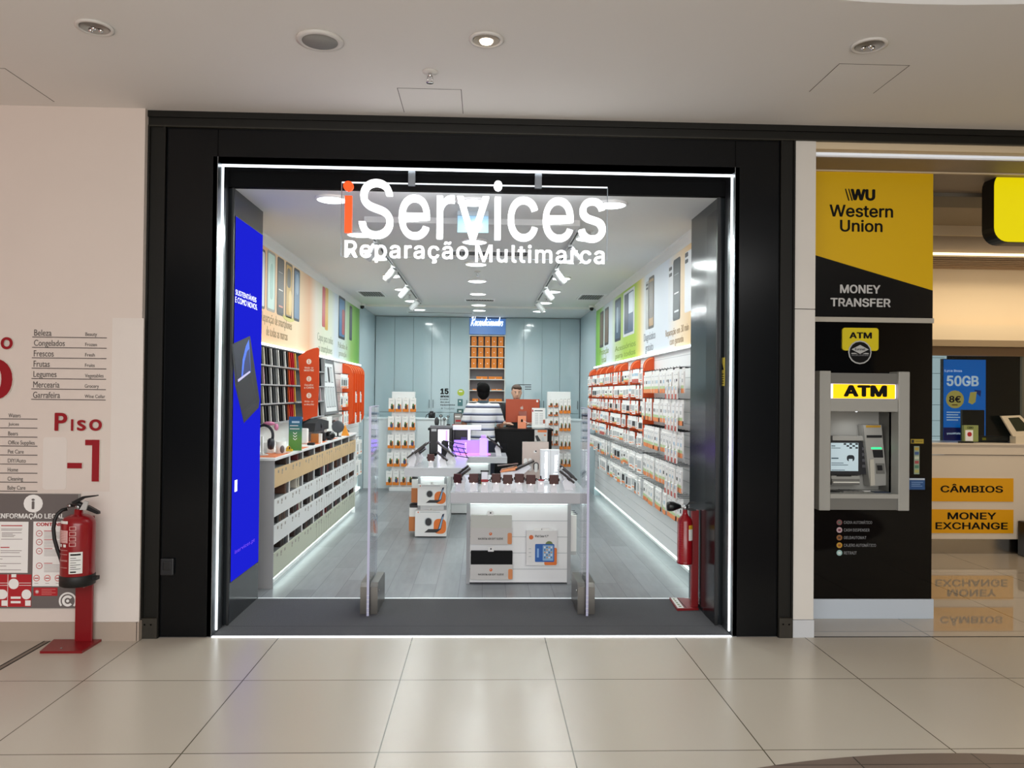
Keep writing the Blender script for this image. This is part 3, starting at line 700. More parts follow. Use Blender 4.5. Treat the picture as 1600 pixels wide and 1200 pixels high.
MB().lathe([(R2*.8, 0), (R2*1.04, .004), (R2*1.04, .02), (R2, .022), (R2, h2*.82), (R2*.85, h2*.90), (R2*.45, h2*.96), (.018, h2), (.016, h2+.03)], (cx2, cy2, z0), RED, 28).build('cylinder', t)
m = MB(); curved_label(m, 285, 340, h2*.48, h2*.74, LBL, r=R2, c=(cx2, cy2, z0)); curved_label(m, 285, 340, h2*.70, h2*.78, mat('label_yellow', 'd0a22a', .5), .0015, R2, (cx2, cy2, z0)); m.build('label', t)
m = MB()
for k in range(14): curved_label(m, 205, 250-(k % 3)*10, h2*.2+k*.017, h2*.2+k*.017+.0018, mat('label_print_red', 'a04a48', .6), .001, R2, (cx2, cy2, z0))
m.build('instruction_print', t)
m = MB().lathe([(.016, h2+.02), (.018, h2+.05), (.01, h2+.06)], (cx2, cy2, z0), STEEL, 12)
m.tube([(cx2-.04, cy2-.01, z0+h2+.045), (cx2+.02, cy2, z0+h2+.05)], [.008, .012], STEEL, 8).build('valve', t)
m = MB(); zz = z0+h2
m.prism([(-.01, .05), (.03, .085), (.075, .082), (.076, .075), (.03, .068)], 'Y', cy2-.012, cy2+.012, BLACKP)
m.prism([(0, .035), (.05, .04), (.08, .028), (.08, .02), (.03, .02)], 'Y', cy2-.012, cy2+.012, BLACKP); m.v = [V(v.x+cx2, v.y, v.z+zz) for v in m.v]; m.build('handle_lever', t)
MB().lathe([(.012, 0), (.02, -.02), (.036, -.06), (.037, -.085), (.032, -.1), (.0, -.105)], (cx2-.035, cy2-.01, zz+.052), mat('horn_black', '0d0d0f', .3), 20, 'X').build('discharge_horn', t)

# ------------------------------------------------------------------ entrance: LED frame, mat, screen, gates, sign
t = thing('led_light_frame', 'thin white LED line framing the shop entrance', 'light', (-.05, .09, 0))
for q in (((XL-.001, .084, .02), (XL+.005, .102, ZH-.004)), ((XR-.005, .054, .02), (XR+.001, .072, ZH-.004)), ((XL, .076, ZH-.007), (XR, .102, ZH+.001))):
    MB().box(q[0], q[1], LED).build('light_strip', t)
MB().box((XL+.004, -.006, .0), (XR-.004, .012, .006), mat('threshold_led', 'ffffff', .3, emit=1.6, ecol='f2f8ff')).build('threshold_strip', t)
t = thing('entrance_mat', 'dark grey carpet mat filling the shop entrance', 'mat', (-.05, .47, 0))
cm = mat('carpet_grey', '4d4d50', .95, noise=.35, nscale=160, bump=.6)
m = MB().box((XL+.002, .014, 0), (XR-.002, .915, .006), cm); m.box((XL+.04, .215, .0055), (XR-.04, .222, .0063), mat('carpet_seam', '3b3b3e', .95)); m.build('carpet', t)
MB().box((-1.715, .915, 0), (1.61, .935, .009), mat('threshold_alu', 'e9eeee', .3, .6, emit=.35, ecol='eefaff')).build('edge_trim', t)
# blue screen on the entry wall
SX = -1.7195; PB = {'X': SX+.006}
t = thing('digital_screen', 'tall blue advertising screen on the entry side wall', 'screen', (SX, .54, .29))
BLUE = mat('screen_blue', '04061c', .35, emit=.95, ecol='1d22d8', spec=0)
MB().box((SX, .265, .285), (SX+.004, .915, 2.795), BLACKP).box((SX+.004, .27, .29), (SX+.006, .91, 2.79), BLUE).build('display', t)
SWH = mat('screen_white', 'ffffff', .4, emit=.9, ecol='e8ecff')
m = MB(); m.text('SUSTENTÁVEIS', 368, 456.5, 400.5, 466.5, SWH, ext=.0005, lift=.0003, **PB).text('E COMO NOVOS.', 367.5, 469.5, 402, 478.5, SWH, ext=.0005, lift=.0003, **PB); m.build('lettering', t)
m = MB(); m.text('1', 366.5, 750, 370.5, 768, SWH, ext=.0005, lift=.0003, **PB); m.build('lettering', t)
m = MB(); m.text('iservices.pt', 367, 850, 398, 857.5, mat('screen_violet', '6a35e8', .4, emit=.5, ecol='6a35e8'), ext=.0005, lift=.0003, **PB)
m.build('lettering', t)
SB = mat('screen_dark', '14141c', .4, emit=.03, ecol='2a2a38'); m = MB()
def onx(pts, X): return [on(a, b, X=X) for a, b in pts]
def facet(m, pts, X, mt_, t_=.0006):
    q = onx(pts, X); m.poly(V(X, 0, 0), Y3, Z3, X3, [(p.y, p.z) for p in q], mt_, t_)
facet(m, [(362, 538), (390.5, 525), (405.5, 625), (404, 637), (381, 661), (367, 602)], PB['X'], SB)
facet(m, [(363.5, 540), (389, 528), (392, 582), (371, 597)], PB['X']+.0007, mat('screen_panel', '1d2238', .4, emit=.06, ecol='39406a'))
facet(m, [(377, 590), (379, 562), (384, 541), (389, 530), (391.8, 581)], PB['X']+.0014, mat('screen_swirl', '3c62d9', .4, emit=.55, ecol='4f7de8'))
facet(m, [(379.5, 588), (382, 565), (386, 549), (389.3, 545), (391.4, 580)], PB['X']+.0021, mat('screen_swirl_dark', '232f66', .4, emit=.2, ecol='2e3d86'))
facet(m, [(371.5, 593), (390, 579.5), (391, 582), (372, 597)], PB['X']+.0028, mat('screen_dock', 'c9c3e6', .4, emit=.45, ecol='c7c1ec'))
facet(m, [(369, 605), (392, 588), (400, 624), (377, 643)], PB['X']+.0007, mat('screen_keys', '26262c', .5))
facet(m, [(378, 646), (401, 627), (404, 634), (381, 656)], PB['X']+.0007, mat('screen_palm', '2d2d33', .5))
m.build('laptop_picture', t)
# warning sticker and small box on the cladding
P = {'Y': -.001}
m = MB(); o = V(XR, 0, 0)
t = thing('warning_sticker', 'tall yellow warning sticker on the entry reveal', 'sticker', (XR-.001, .16, 1.6))
a, b = on(1122, 560, X=XR-.0015), on(1132, 603, X=XR-.0015)
m = MB().box((XR-.002, b.y, b.z), (XR-.0003, a.y+.0, a.z), mat('sticker_yellow', 'd3c24a', .5)); m.build('label_sheet', t)
m = MB(); yy0, yy1, zz0, zz1 = b.y, a.y, b.z, a.z
m.poly(V(XR-.002, 0, 0), -Y3, Z3, -X3, [(-yy1+.012, zz1-.085), (-yy0-.012, zz1-.085), (-(yy0+yy1)/2, zz1-.015)], BLACKINK, .0006)
for k in range(5): m.box((XR-.0026, yy0+.012, zz0+.015+k*.016), (XR-.0019, yy1-.015, zz0+.021+k*.016), BLACKINK)
m.build('warning_print', t)
a = on(262, 885, Y=0)
m = MB().box((a.x-.04, -.022, a.z-.055), (a.x+.045, .0, a.z+.055), mat('matt_black_box', '131418', .5), .008); m.box((a.x-.02, -.026, a.z-.02), (a.x+.03, -.021, a.z+.035), BLACKP, .004)
m.single('wall_box', 'small black cover box on the cladding beside the bronze post', 'cover box')
# hanging sign
GY = .125; P = {'Y': GY-.012}
t = thing('hanging_shop_sign', 'clear acrylic hanging shop sign with glowing white letters', 'sign', on(740, 410, Y=GY))
a, b = on(534.5, 281, Y=GY), on(948, 400, Y=GY); zt_, zb = a.z-.02, on(740, 404, Y=GY).z
SG = glass('sign_acrylic', 'fbfbfc', .4)
MB().box((a.x, GY-.008, zb), (b.x, GY+.008, zt_), SG).build('acrylic_panel', t)
e = mat('acrylic_edge', 'eef4f6', .3, emit=.55, ecol='f2f8fa'); ed = mat('acrylic_side', '9aa3aa', .3)
MB().box((a.x, GY-.0082, zt_), (b.x, GY+.0082, zt_+.006), e).box((a.x-.003, GY-.008, zb), (a.x, GY+.008, zt_), ed).box((b.x, GY-.008, zb), (b.x+.003, GY+.008, zt_), ed).box((a.x, GY-.008, zb-.002), (b.x, GY+.008, zb), ed).build('panel_edge', t)
for px in (643.5, 841):
    q = on(px, 285, Y=GY); MB().box((q.x-.024, GY-.014, zt_-.012), (q.x+.024, GY+.014, ZH), mat('bracket_alu', '83888e', .35, .8), .003).build('bracket', t)
LETW = mat('letter_lit', 'ffffff', .4, emit=2.2, ecol='ffffff'); LETO = mat('letter_orange', 'ff5a10', .4, emit=.7, ecol='ff4a08')
m = MB()
c_ = on(545.5, 292.5, Y=GY); m.lathe([(.033, -.006), (.033, -.036)], (c_.x, GY, c_.z), LETO, 24, 'Y', smooth=False)
m.card(539.5, 307, 550.5, 364.5, LETO, t=.024, back=.0, Y=GY-.008); m.build('orange_letter', t)
m = MB(); m.text('Services', 562, 284, 945.5, 377, LETW, ext=.024, bold=.004, lift=.0, font='G', Y=GY-.008); m.build('lettering', t)
MB().text('Reparação', 538.5, 377, 731.5, 411, LETW, ext=.008, bold=.012, space=1.1, font='G', Y=GY-.008).build('lettering', t)
MB().text('Multimarca', 742.5, 383.5, 944.5, 411.5, LETW, ext=.008, bold=.012, space=1.1, font='G', Y=GY-.008).build('lettering', t)
# security gates
ACR = glass('gate_acrylic', 'f7f8fb', .5); AED = mat('gate_edge', 'bfc0d8', .25, emit=.05, ecol='b5b0f0'); BASEM = mat('gate_base_steel', '77746f', .35, .85)
for X, lab in ((-.81, 'clear acrylic security gate panel nearer the blue screen'), (.752, 'clear acrylic security gate panel nearer the slim extinguisher')):
    t = thing('security_gate', lab, 'security gate', (X, .64, .006), 'acrylic security gates')
    MB().box((X-.007, .455, .06), (X+.007, .86, 1.49), ACR).build('acrylic_panel', t)
    MB().box((X-.0085, .45, .0068), (X+.0085, .457, 1.492), AED).box((X-.0075, .455, 1.488), (X+.0075, .862, 1.493), AED).build('panel_edge', t)
    for sx in (-1, 1):
        m = MB(); x0, x1 = sorted((X+sx*.008, X+sx*.062))
        pts = [(.50, .0066), (.90, .0066), (.90, .20), (.86, .225), (.53, .225), (.50, .20)]
        m.prism([(a, b) for a, b in pts], 'X', x0, x1, BASEM)
        m.lathe([(.009, 0), (.009, .004*sx), (0, .005*sx)], (X+sx*.062, .56, .16), STEEL, 10, 'X'); m.build('base_shoe', t)
    m = MB()
    for k in range(5): m.box((X-.0087, .4495, .03+.03*k), (X+.0087, .452, .034+.03*k), mat('gate_screw', 'd5d5e0', .3))
    m.build('edge_marks', t)

# ------------------------------------------------------------------ cash machine and kiosk
AY = .42
t = thing('cash_machine_cabinet', 'tall black glossy cabinet that holds the cash machine', 'cabinet', (2.81, .9, 0))
BG = mat('black_glass_panel', '030304', .05, spec=.35)
zs = on(1360, 504, Y=AY).z
hx0, hx1, hz0, hz1 = on(1296, 690, Y=.285).x-.022, on(1406, 690, Y=.285).x+.022, on(1350, 772, Y=.285).z-.0225, on(1350, 641, Y=.285).z+.012
MB().box((2.21, AY, .14), (hx0, 1.5, zs), BG).box((hx1, AY, .14), (3.25, 1.5, zs), BG).box((hx0, AY, .14), (hx1, 1.5, hz0), BG).box((hx0, AY, hz1), (hx1, 1.5, zs), BG).box((hx0, .62, hz0), (hx1, 1.5, hz1), BG).build('body', t)
PLW = mat('plinth_white', 'c3cdd8', .35)
MB().box((2.21, AY-.012, 0), (3.26, 1.5, .14), PLW).build('plinth', t)
MB().box((2.21, AY-.02, zs), (3.25, AY+.05, zs+.035), mat('divider_bar', 'b7b2a6', .4)).build('divider_bar', t)
# roundels in the list of languages
P = {'Y': AY}
for i, (s, w) in enumerate((('CAIXA AUTOMÁTICO', 44), ('CASH DISPENSER', 40), ('GELDAUTOMAT', 35), ('CAJERO AUTOMÁTICO', 50), ('RETRAIT', 20))):
    y = 816.6+i*11.9; MB().text(s, 1318.5, y-2.6-(1.2 if 'Á' in s else 0), 1318.5+w, y+2, mat('list_grey', '8d8f92', .6), font='G', **P).build('lettering', t)
FL = [('7a4a4c', '4c6b5b'), ('b9a0a4', '6d2f3b'), ('8a5a2c', '3a2b22'), ('b98d2c', '8a4a24'), ('9dc0bd', 'd9dedb')]
for i, (a, b) in enumerate(FL):
    y = 816.2+i*11.9; m = MB(); m.card(1307, y-4.4, 1316, y+4.4, mat('flag_'+a, a, .5), t=.0015, r=.03, **P); m.card(1309.5, y-1.6, 1313.5, y+1.6, mat('flag_'+b, b, .5), t=.002, **P)
    m.build('flag_roundel', t)
def sticker(x0, y0, x1, y1, col, label, bits, r=0):
    m = MB(); m.card(x0, y0, x1, y1, mat('sticker_'+col, col, .5), t=.0015, r=r, Y=AY)
    for (a, b, c, d, k) in bits: m.card(a, b, c, d, mat('print_'+k, k, .5), t=.002, Y=AY)
    m.single('sticker', label, 'sticker', 'stickers beside the cash machine')
sticker(1423, 686, 1443, 693, 'a8912e', 'small yellow strip sticker, top one beside the cash machine', [(1424, 687, 1428, 692, '20201c'), (1430, 689, 1441, 690, '6b5c20')])
sticker(1428, 697, 1436.5, 741, '8fa08a', 'narrow green column of card logos beside the cash machine', [(1429, 699+i*7, 1435.5, 703.5+i*7, k) for i, k in enumerate(('b79a3d', '3f5a86', 'c4c8b0', 'a3484a', '4a7a62', 'b0a860'))])
sticker(1420.5, 747, 1445, 765, '274f83', 'small blue sticker, lowest one beside the cash machine', [(1421, 747.3, 1444.6, 750, 'bcc4cc'), (1424, 753, 1442, 754, '7f9cc4'), (1424, 756, 1438, 757, '7f9cc4'), (1424, 759, 1441, 760, '7f9cc4')])
# round badge sign over the machine
t = thing('cash_machine_sign', 'yellow ATM plate with round black emblem above the machine', 'sign', on(1343, 568, Y=AY))
YP = mat('sign_yellow', 'dcc800', .45)
m = MB(); m.card(1315, 512.5, 1371.5, 548, YP, t=.012, r=.02, Y=AY); m.build('plate', t)
m = MB(); m.text('ATM', 1326, 519.5, 1361, 529, BLACKINK, font='G', bold=.035, lift=.012, Y=AY); m.build('lettering', t)
m = MB(); P2 = {'Y': AY-.0125}
m.card(1325, 532, 1361.5, 569, mat('badge_grey', 'b9bab8', .4), t=.003, r=.2, **P2); m.card(1327, 534, 1359.7, 567, BLACKINK, t=.0036, r=.2, **P2)
o, u, v, w, h, n = m.fr(1330, 539, 1357, 553, P2); G_ = mat('badge_grey', 'b9bab8', .4)
m.poly(o, u, v, n, [(0, h*.5), (w*.5, 0), (w, h*.5), (w*.5, h)], G_, .0042)
m.poly(o, u, v, n, [(0, h*.1), (w*.2, h*.12), (w*.36, 0), (0, -.001)], G_, .0042); m.poly(o, u, v, n, [(w, h*.1), (w*.8, h*.12), (w*.64, 0), (w, -.001)], G_, .0042)
m.text('Euronet', 1335.5, 543.8, 1351.5, 547.6, BLACKINK, font='G', bold=.02, lift=.0043, ext=.0004, **P2)
m.text('WORLDWIDE', 1330, 553.8, 1357, 556.2, mat('list_grey', '8d8f92', .6), font='G', lift=.0037, ext=.0004, **P2)
m.build('emblem', t)
# money transfer panel
t = thing('money_transfer_sign', 'large yellow and black money transfer panel above the cash machine', 'sign', on(1362, 502, Y=AY))
zt_ = on(1362, 256, Y=AY).z; zl, zr = on(1271, 398, Y=AY).z, on(1457, 454, Y=AY).z; zb = zs+.035
WY_ = mat('panel_yellow', 'e2b600', .4)
MB().box((2.21, AY, zb), (3.25, AY+.12, zt_), BLACKINK).build('sign_box', t)
XS0 = 2.21; zl2 = zl+(zl-zr)/(3.25-2.37)*(2.37-XS0)
MB().poly(V(0, AY, 0), X3, Z3, -Y3, [(XS0, zl2), (3.25, zr), (3.25, zt_), (XS0, zt_)], WY_, .002).build('yellow_panel', t)
MB().poly(V(0, AY, 0), X3, Z3, -Y3, [(XS0, zb), (3.25, zb), (3.25, zr), (XS0, zl2)], mat('panel_black', '0b0b0c', .2), .002).build('black_panel', t)
m = MB(); P3 = {'Y': AY-.0022}; BI = BLACKINK
m.text('WU', 1329, 295.5, 1367.5, 313.5, BI, font='G', bold=.045, **P3)
for k in (0, 5): 
    o, u, v, w, h, n = m.fr(1320+k, 295, 1327.5+k, 313.5, P3); m.poly(o, u, v, n, [(w*.72, 0), (w, 0), (w*.26, h), (0, h)], BI, .001)
m.text('Western', 1296, 320.5, 1395.5, 339.5, BI, font='G', bold=.018, **P3); m.text('Union', 1312.5, 343.5, 1379, 362.5, BI, font='G', bold=.018, **P3)
m.build('black_lettering', t)
WL = mat('sign_pale_letter', 'c3c3c2', .5); m = MB()
m.text('MONEY', 1312.5, 445, 1375.5, 458.5, WL, font='G', bold=.025, **P3); m.text('TRANSFER', 1297.5, 466, 1391.5, 479.5, WL, font='G', bold=.025, **P3); m.build('white_lettering', t)
# the machine itself
t = thing('cash_machine', 'grey cash machine with lit yellow ATM header and recessed screen', 'cash machine', on(1351, 800, Y=.30))
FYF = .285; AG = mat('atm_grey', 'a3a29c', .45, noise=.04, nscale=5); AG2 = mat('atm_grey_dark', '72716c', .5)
def q(x, y, Y=FYF): return on(x, y, Y=Y)
zt_, zb = q(1350, 580).z, q(1350, 798).z
xl, xr = q(1280.5, 690).x, q(1421.5, 690).x; xil, xir = q(1298, 690).x, q(1404, 690).x
MB().box((xl, FYF, zb), (xil, AY-.001, zt_), AG, .006).build('side_cheek', t); MB().box((xir, FYF, zb), (xr, AY-.001, zt_), AG, .006).build('side_cheek', t)
zh0, zh1, zh2, zh3 = q(1350, 583).z, q(1350, 599).z, q(1350, 624).z, q(1350, 643).z
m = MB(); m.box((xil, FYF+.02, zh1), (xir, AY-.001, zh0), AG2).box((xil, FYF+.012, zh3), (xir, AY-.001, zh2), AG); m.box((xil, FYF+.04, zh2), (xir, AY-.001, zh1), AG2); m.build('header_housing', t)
m = MB(); m.box((xil+.006, FYF+.018, zh2+.004), (xir-.008, FYF+.045, zh1-.004), mat('atm_lamp_edge', 'f0eaff', .4, emit=1.0, ecol='e9e2ff'), .008); m.box((xil+.022, FYF+.012, zh2+.005), (xir-.02, FYF+.04, zh1-.006), mat('atm_lamp_yellow', 'f5c400', .4, emit=.85, ecol='ffc800'))
m.build('lit_header', t)
m = MB(); m.text('ATM', 1318, 602, 1386, 620, BLACKINK, font='G', bold=.05, Y=FYF+.012); m.build('header_lettering', t)
BYK = .56; zsl = q(1350, 772).z; zbl = q(1350, 779).z
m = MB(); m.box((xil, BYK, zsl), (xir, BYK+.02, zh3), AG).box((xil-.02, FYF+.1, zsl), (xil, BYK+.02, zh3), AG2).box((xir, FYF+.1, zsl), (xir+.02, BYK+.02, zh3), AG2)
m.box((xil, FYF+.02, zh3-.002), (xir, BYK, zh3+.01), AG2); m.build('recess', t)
m = MB(); m.box((xil, FYF+.0, zbl), (xir, FYF+.02, zsl), AG); m.box((xil, FYF+.02, zsl-.02), (xir, BYK, zsl), AG); m.box((xil, FYF+.012, zb+.004), (xir, FYF+.06, zbl), AG2); m.build('shelf', t)
m = MB(); a = q(1338, 649, FYF+.1); m.lathe([(.014, 0), (.0, -.004)], (a.x, FYF+.1, zh3-.002), mat('atm_spot', 'ffffff', .4, emit=6, ecol='f4f6ff'), 14); m.build('recess_light', t)
spot('cash_machine_lamp', (a.x, FYF+.12, zh3-.02), (a.x+.05, BYK-.05, zsl), .6, (.95, .97, 1), radians(130))
SYR = .50
m = MB(); m.card(1296, 688, 1344, 742, mat('atm_bezel', '2b2c30', .35), t=.012, back=.03, Y=SYR); m.card(1299, 681, 1352, 688, AG, t=.02, back=.03, Y=SYR); m.card(1344, 690, 1354, 741, mat('atm_bezel', '2b2c30', .35), t=.012, back=.03, Y=SYR); m.build('screen_bezel', t)
P4 = {'Y': SYR-.0125}
m = MB(); m.card(1298, 692, 1341, 736, mat('atm_screen', 'b9cbd2', .2, emit=.42, ecol='b4c8d0'), t=.001, **P4)
for (a, b, c, d) in ((1299, 696, 1305, 697.5), (1299, 699.5, 1313, 700.5), (1299, 715, 1310, 717), (1299, 723, 1318, 724), (1299, 726, 1325, 727), (1299, 734, 1320, 735)): m.card(a, b, c, d, mat('screen_ink', '4d6a78', .5), t=.0014, **P4)
for i in range(5):
    for j in range(3):
        if (i+j) % 2 == 0 and i >= j: m.card(1318+i*4.6, 692.5+j*3, 1322+i*4.6, 695+j*3, mat('screen_navy', '1f2a35', .5), t=.0014, **P4)
m.card(1323, 711, 1335, 721, mat('screen_navy', '1f2a35', .5), t=.0014, r=.02, **P4); m.card(1326, 717, 1332, 721.5, mat('atm_screen', 'b9cbd2', .2, emit=.42, ecol='b4c8d0'), t=.0018, **P4)
m.build('screen', t)
for k in range(4):
    m = MB(); m.card(1346.5, 699+k*9, 1352, 703.5+k*9, mat('atm_key', '55565a', .4), t=.006, r=.004, Y=SYR-.012); m.build('screen_key', t)
m = MB(); m.card(1304, 741, 1329, 744.5, BLACKP, t=.004, back=.02, Y=SYR-.012); m.card(1297, 743, 1341, 752, AG, t=.02, back=.04, Y=SYR); m.card(1305, 741.8, 1328, 744, BLACKP, t=.024, back=.02, Y=SYR); m.build('receipt_slot', t)
m = MB(); m.card(1297, 751.5, 1338, 753.5, mat('slot_lip', 'e2e0d6', .4), t=.05, back=.0, Y=SYR); m.card(1297, 748, 1340, 757, AG2, t=.03, back=.02, Y=SYR); m.build('cash_slot', t)
# reader tower
o = q(1353, 745, SYR); m = MB(); Y_ = SYR-.045
def pg(m, pts, mt_, Y, t_=.002, back=.0): 
    qq = [on(a, b, Y=Y) for a, b in pts]; m.poly(V(0, Y, 0), X3, Z3, -Y3, [(p.x, p.z) for p in qq], mt_, t_, back)
pg(m, [(1349, 664), (1377, 664), (1386, 758), (1359, 760)], AG, Y_, .002, .08); m.build('card_reader_tower', t)
m = MB(); pg(m, [(1354, 680), (1378, 680), (1378, 684), (1354, 684)], BLACKP, Y_-.002); pg(m, [(1353, 664.5), (1376, 664.5), (1376, 668), (1353, 668)], mat('reader_tag', 'b98f2a', .5), Y_-.002); pg(m, [(1363, 703), (1379, 703), (1380, 715), (1365, 715)], BLACKP, Y_-.002)
pg(m, [(1368, 724), (1381, 724), (1382, 740), (1369, 740)], AG2, Y_-.002, .008); pg(m, [(1370, 727), (1378, 727), (1379, 735), (1371, 735)], BLACKP, Y_-.01); m.build('reader_slot', t)
m = MB(); pg(m, [(1361, 699), (1377, 699), (1377.5, 701.7), (1361.5, 701.7)], mat('reader_green', '3ce08a', .4, emit=1.6, ecol='2be07c'), Y_-.003); m.build('green_light', t)
m = MB(); pg(m, [(1359, 718), (1365, 717.5), (1367, 758), (1360, 759)], mat('strip_cream', 'c5c0b2', .5), Y_-.012, .004, .012); m.build('privacy_strip', t)
m = MB(); zk = zsl+.001
pgz = lambda m, pts, mt_, t_: m.poly(V(0, 0, zk), X3, Y3, Z3, [(on(a, b, Z=zk).x, on(a, b, Z=zk).y) for a, b in pts], mt_, t_)
zz_ = zk
m.box((xil+.02, FYF+.09, zk-.002), (xil+.11, FYF+.17, zk+.003), BLACKP); m.build('shelf_label', t)
m = MB(); m.box((xil+.13, FYF+.08, zk-.002), (xil+.28, FYF+.19, zk+.006), AG2)
for i in range(4):
    for j in range(4): m.box((xil+.137+i*.036, FYF+.085+j*.026, zk+.005), (xil+.166+i*.036, FYF+.105+j*.026, zk+.010), STEEL)
m.build('keypad', t)
m = MB(); m.box((xir-.13, FYF+.07, zk-.002), (xir-.02, FYF+.14, zk+.004), mat('shelf_card', '28364a', .4)); m.box((xir-.17, FYF+.15, zk-.002), (xir-.05, FYF+.18, zk+.003), PAPER); m.build('shelf_sticker', t)

# exchange counter
KY = 2.65; t = thing('exchange_counter', 'cream exchange counter with steel kick plate', 'counter', (5.0, 2.9, 0))
CRM = mat('counter_cream', 'd9cbb8', .4, coat=.2)
zt_ = 1.135
MB().box((3.3, KY, .155), (7.85, 2.708, 1.01), CRM).box((3.3, KY-.012, 1.016), (7.85, 2.708, zt_-.02), CRM, .004).build('front', t)
MB().box((3.3, KY-.03, zt_-.02), (7.85, 3.1, zt_), CRM, .006).build('worktop', t)
MB().box((3.3, KY+.03, 0), (7.85, 2.708, .157), mat('kick_steel', 'b5b0a8', .22, 1)).build('kick_plate', t)
YB = mat('board_amber', 'e0a008', .3)
for lines, y0, y1, lab in (((('CÂMBIOS', 1469, 756, 1566.5, 769.5),), 747, 783.5, 'amber CÂMBIOS sign on the counter front, upper of two'), ((('MONEY', 1480, 800.5, 1556, 811.5), ('EXCHANGE', 1461, 816, 1574, 827)), 796, 833, 'amber MONEY EXCHANGE sign on the counter front, lower of two')):
    t2 = thing('counter_sign', lab, 'sign', on(1519, y1, Y=KY), 'amber signs on the exchange counter')
    MB().card(1440, y0, 1583, y1, YB, t=.006, Y=KY).build('sign_panel', t2)
    m = MB()
    for (s, a, b, c, d) in lines: m.text(s, a, b, c, d, BLACKINK, font='G', bold=.02, lift=.0065, Y=KY)
    m.build('lettering', t2)
# things on the counter
a = on(1516, 688, Y=2.66)
t = thing('leaflet_box', 'small green leaflet box standing on the exchange counter', 'leaflet holder', (a.x, 2.68, zt_))
P = {'Y': 2.665}
m = MB(); m.card(1506, 664.5, 1528.5, 690, mat('leaflet_green', '8f9a5c', .5), t=.002, back=.035, **P); m.build('holder', t)
m = MB(); m.card(1508, 672, 1520, 689, PAPER, t=.004, **P); m.card(1511, 675, 1518, 682, INKR, t=.0045, r=.02, **P); m.text('CIBO', 1511, 666.5, 1520.5, 669.8, BLACKINK, font='G', bold=.02, lift=.002, **P); m.build('leaflet', t)
m = MB().box((on(1499, 690, Y=2.63).x, 2.622, zt_), (on(1521, 690, Y=2.63).x, 2.66, zt_+.018), BLACKP, .006)
m.single('card_tray', 'small black tray on the counter in front of the leaflet box', 'tray')
t = thing('tablet_stand', 'tilted tablet in a cream stand at the end of the exchange counter', 'tablet', (on(1590, 690, Y=2.66).x, 2.66, zt_))
TS = mat('tablet_cream', 'dccdb2', .4); YT = 2.64
m = MB(); pg(m, [(1564, 650), (1594, 649), (1625, 680), (1583, 682)], TS, YT, .003, .02); m.build('tablet_frame', t)
m = MB(); pg(m, [(1575, 653), (1592, 652), (1612, 673), (1588, 674)], mat('tablet_screen', '2a2f1e', .15), YT-.003, .001); m.build('screen', t)
a, b = on(1584, 690, Y=2.66), on(1602, 690, Y=2.66); MB().box((a.x, 2.63, zt_), (b.x+.1, 2.72, zt_+.075), TS).build('foot', t)
a = on(1560, 690, Y=2.85); m = MB().box((a.x-.22, 2.84, zt_), (a.x+.1, 2.95, zt_+.06), mat('device_dark', '2c2a24', .5), .01).box((a.x-.18, 2.839, zt_+.02), (a.x-.14, 2.842, zt_+.045), YP)
m.single('desk_device', 'low dark device behind the window glass beside the tablet', 'device')
# hanging lightbox
LY = .50
a = on(1553, 381, Y=LY); zt_, zb = on(1590, 268, Y=LY).z, on(1590, 378, Y=LY).z
t = thing('hanging_lightbox', 'yellow lit square lightbox with black rim hanging in the kiosk', 'light box', ((a.x+.28), LY, zb))
w_ = .60
def rsq(x0, z0, x1, z1, r, n=6):
    o = []
    for cx_, cz_, a0 in ((x1-r, z1-r, 0), (x0+r, z1-r, 90), (x0+r, z0+r, 180), (x1-r, z0+r, 270)):
        for k in range(n+1): an = radians(a0+90*k/n); o.append((cx_+r*cos(an), cz_+r*sin(an)))
    return o
MB().prism(rsq(a.x, zb-.004, a.x+w_, zt_+.004, .11), 'Y', LY+.004, LY+.14, mat('lightbox_black', '0a0a0b', .4)).build('housing', t)
MB().prism(rsq(a.x+.003, zb, a.x+w_-.003, zt_, .105), 'Y', LY, LY+.005, mat('lightbox_yellow', '8f8400', .4, emit=.72, ecol='f4e000')).build('lit_face', t)
q_ = on(1587, 250, Y=LY+.07); MB().box((q_.x-.025, LY+.05, zt_), (q_.x+.025, LY+.1, 3.235), BLACKP).box((q_.x-.07, LY+.03, 3.222), (q_.x+.07, LY+.12, 3.236), BLACKP).build('hanger', t)
# advertising screen in the back room
PY = 3.6
t = thing('advertising_screen', 'bright blue data plan poster screen behind the kiosk window', 'screen', on(1507, 690, Y=PY))
BP = mat('poster_blue', '0a6fd0', .4, emit=.55, ecol='0a74d8'); P = {'Y': PY}
MB().card(1473, 561, 1541, 695, BLACKP, t=.0, back=.05, **P).card(1474, 562, 1540, 694, BP, t=.001, **P).card(1474, 668, 1503, 694, mat('poster_navy', '101a66', .4, emit=.2, ecol='141f80'), t=.002, **P).build('display', t)
MB().box((on(1500, 690, Y=PY).x-.15, PY, 0), (on(1500, 690, Y=PY).x+.15, PY+.05, on(1500, 694, Y=PY).z), BLACKP).build('pedestal', t)
PW = mat('poster_white', 'e6eef6', .4, emit=.55, ecol='dfe9f4'); m = MB()
m.text('50GB', 1479, 587, 1529, 603.5, PW, font='G', bold=.03, lift=.002, **P); m.text('Lyca Boss', 1476, 577.5, 1503, 582, PW, font='G', bold=.015, lift=.002, **P)
for k in range(4): m.card(1479, 643.5+k*4, 1500-(k % 2)*3, 644.8+k*4, PW, t=.002, **P)
m.text('yourPlate', 1479, 675.5, 1501, 679.5, PW, font='G', bold=.01, lift=.003, **P); m.build('lettering', t)
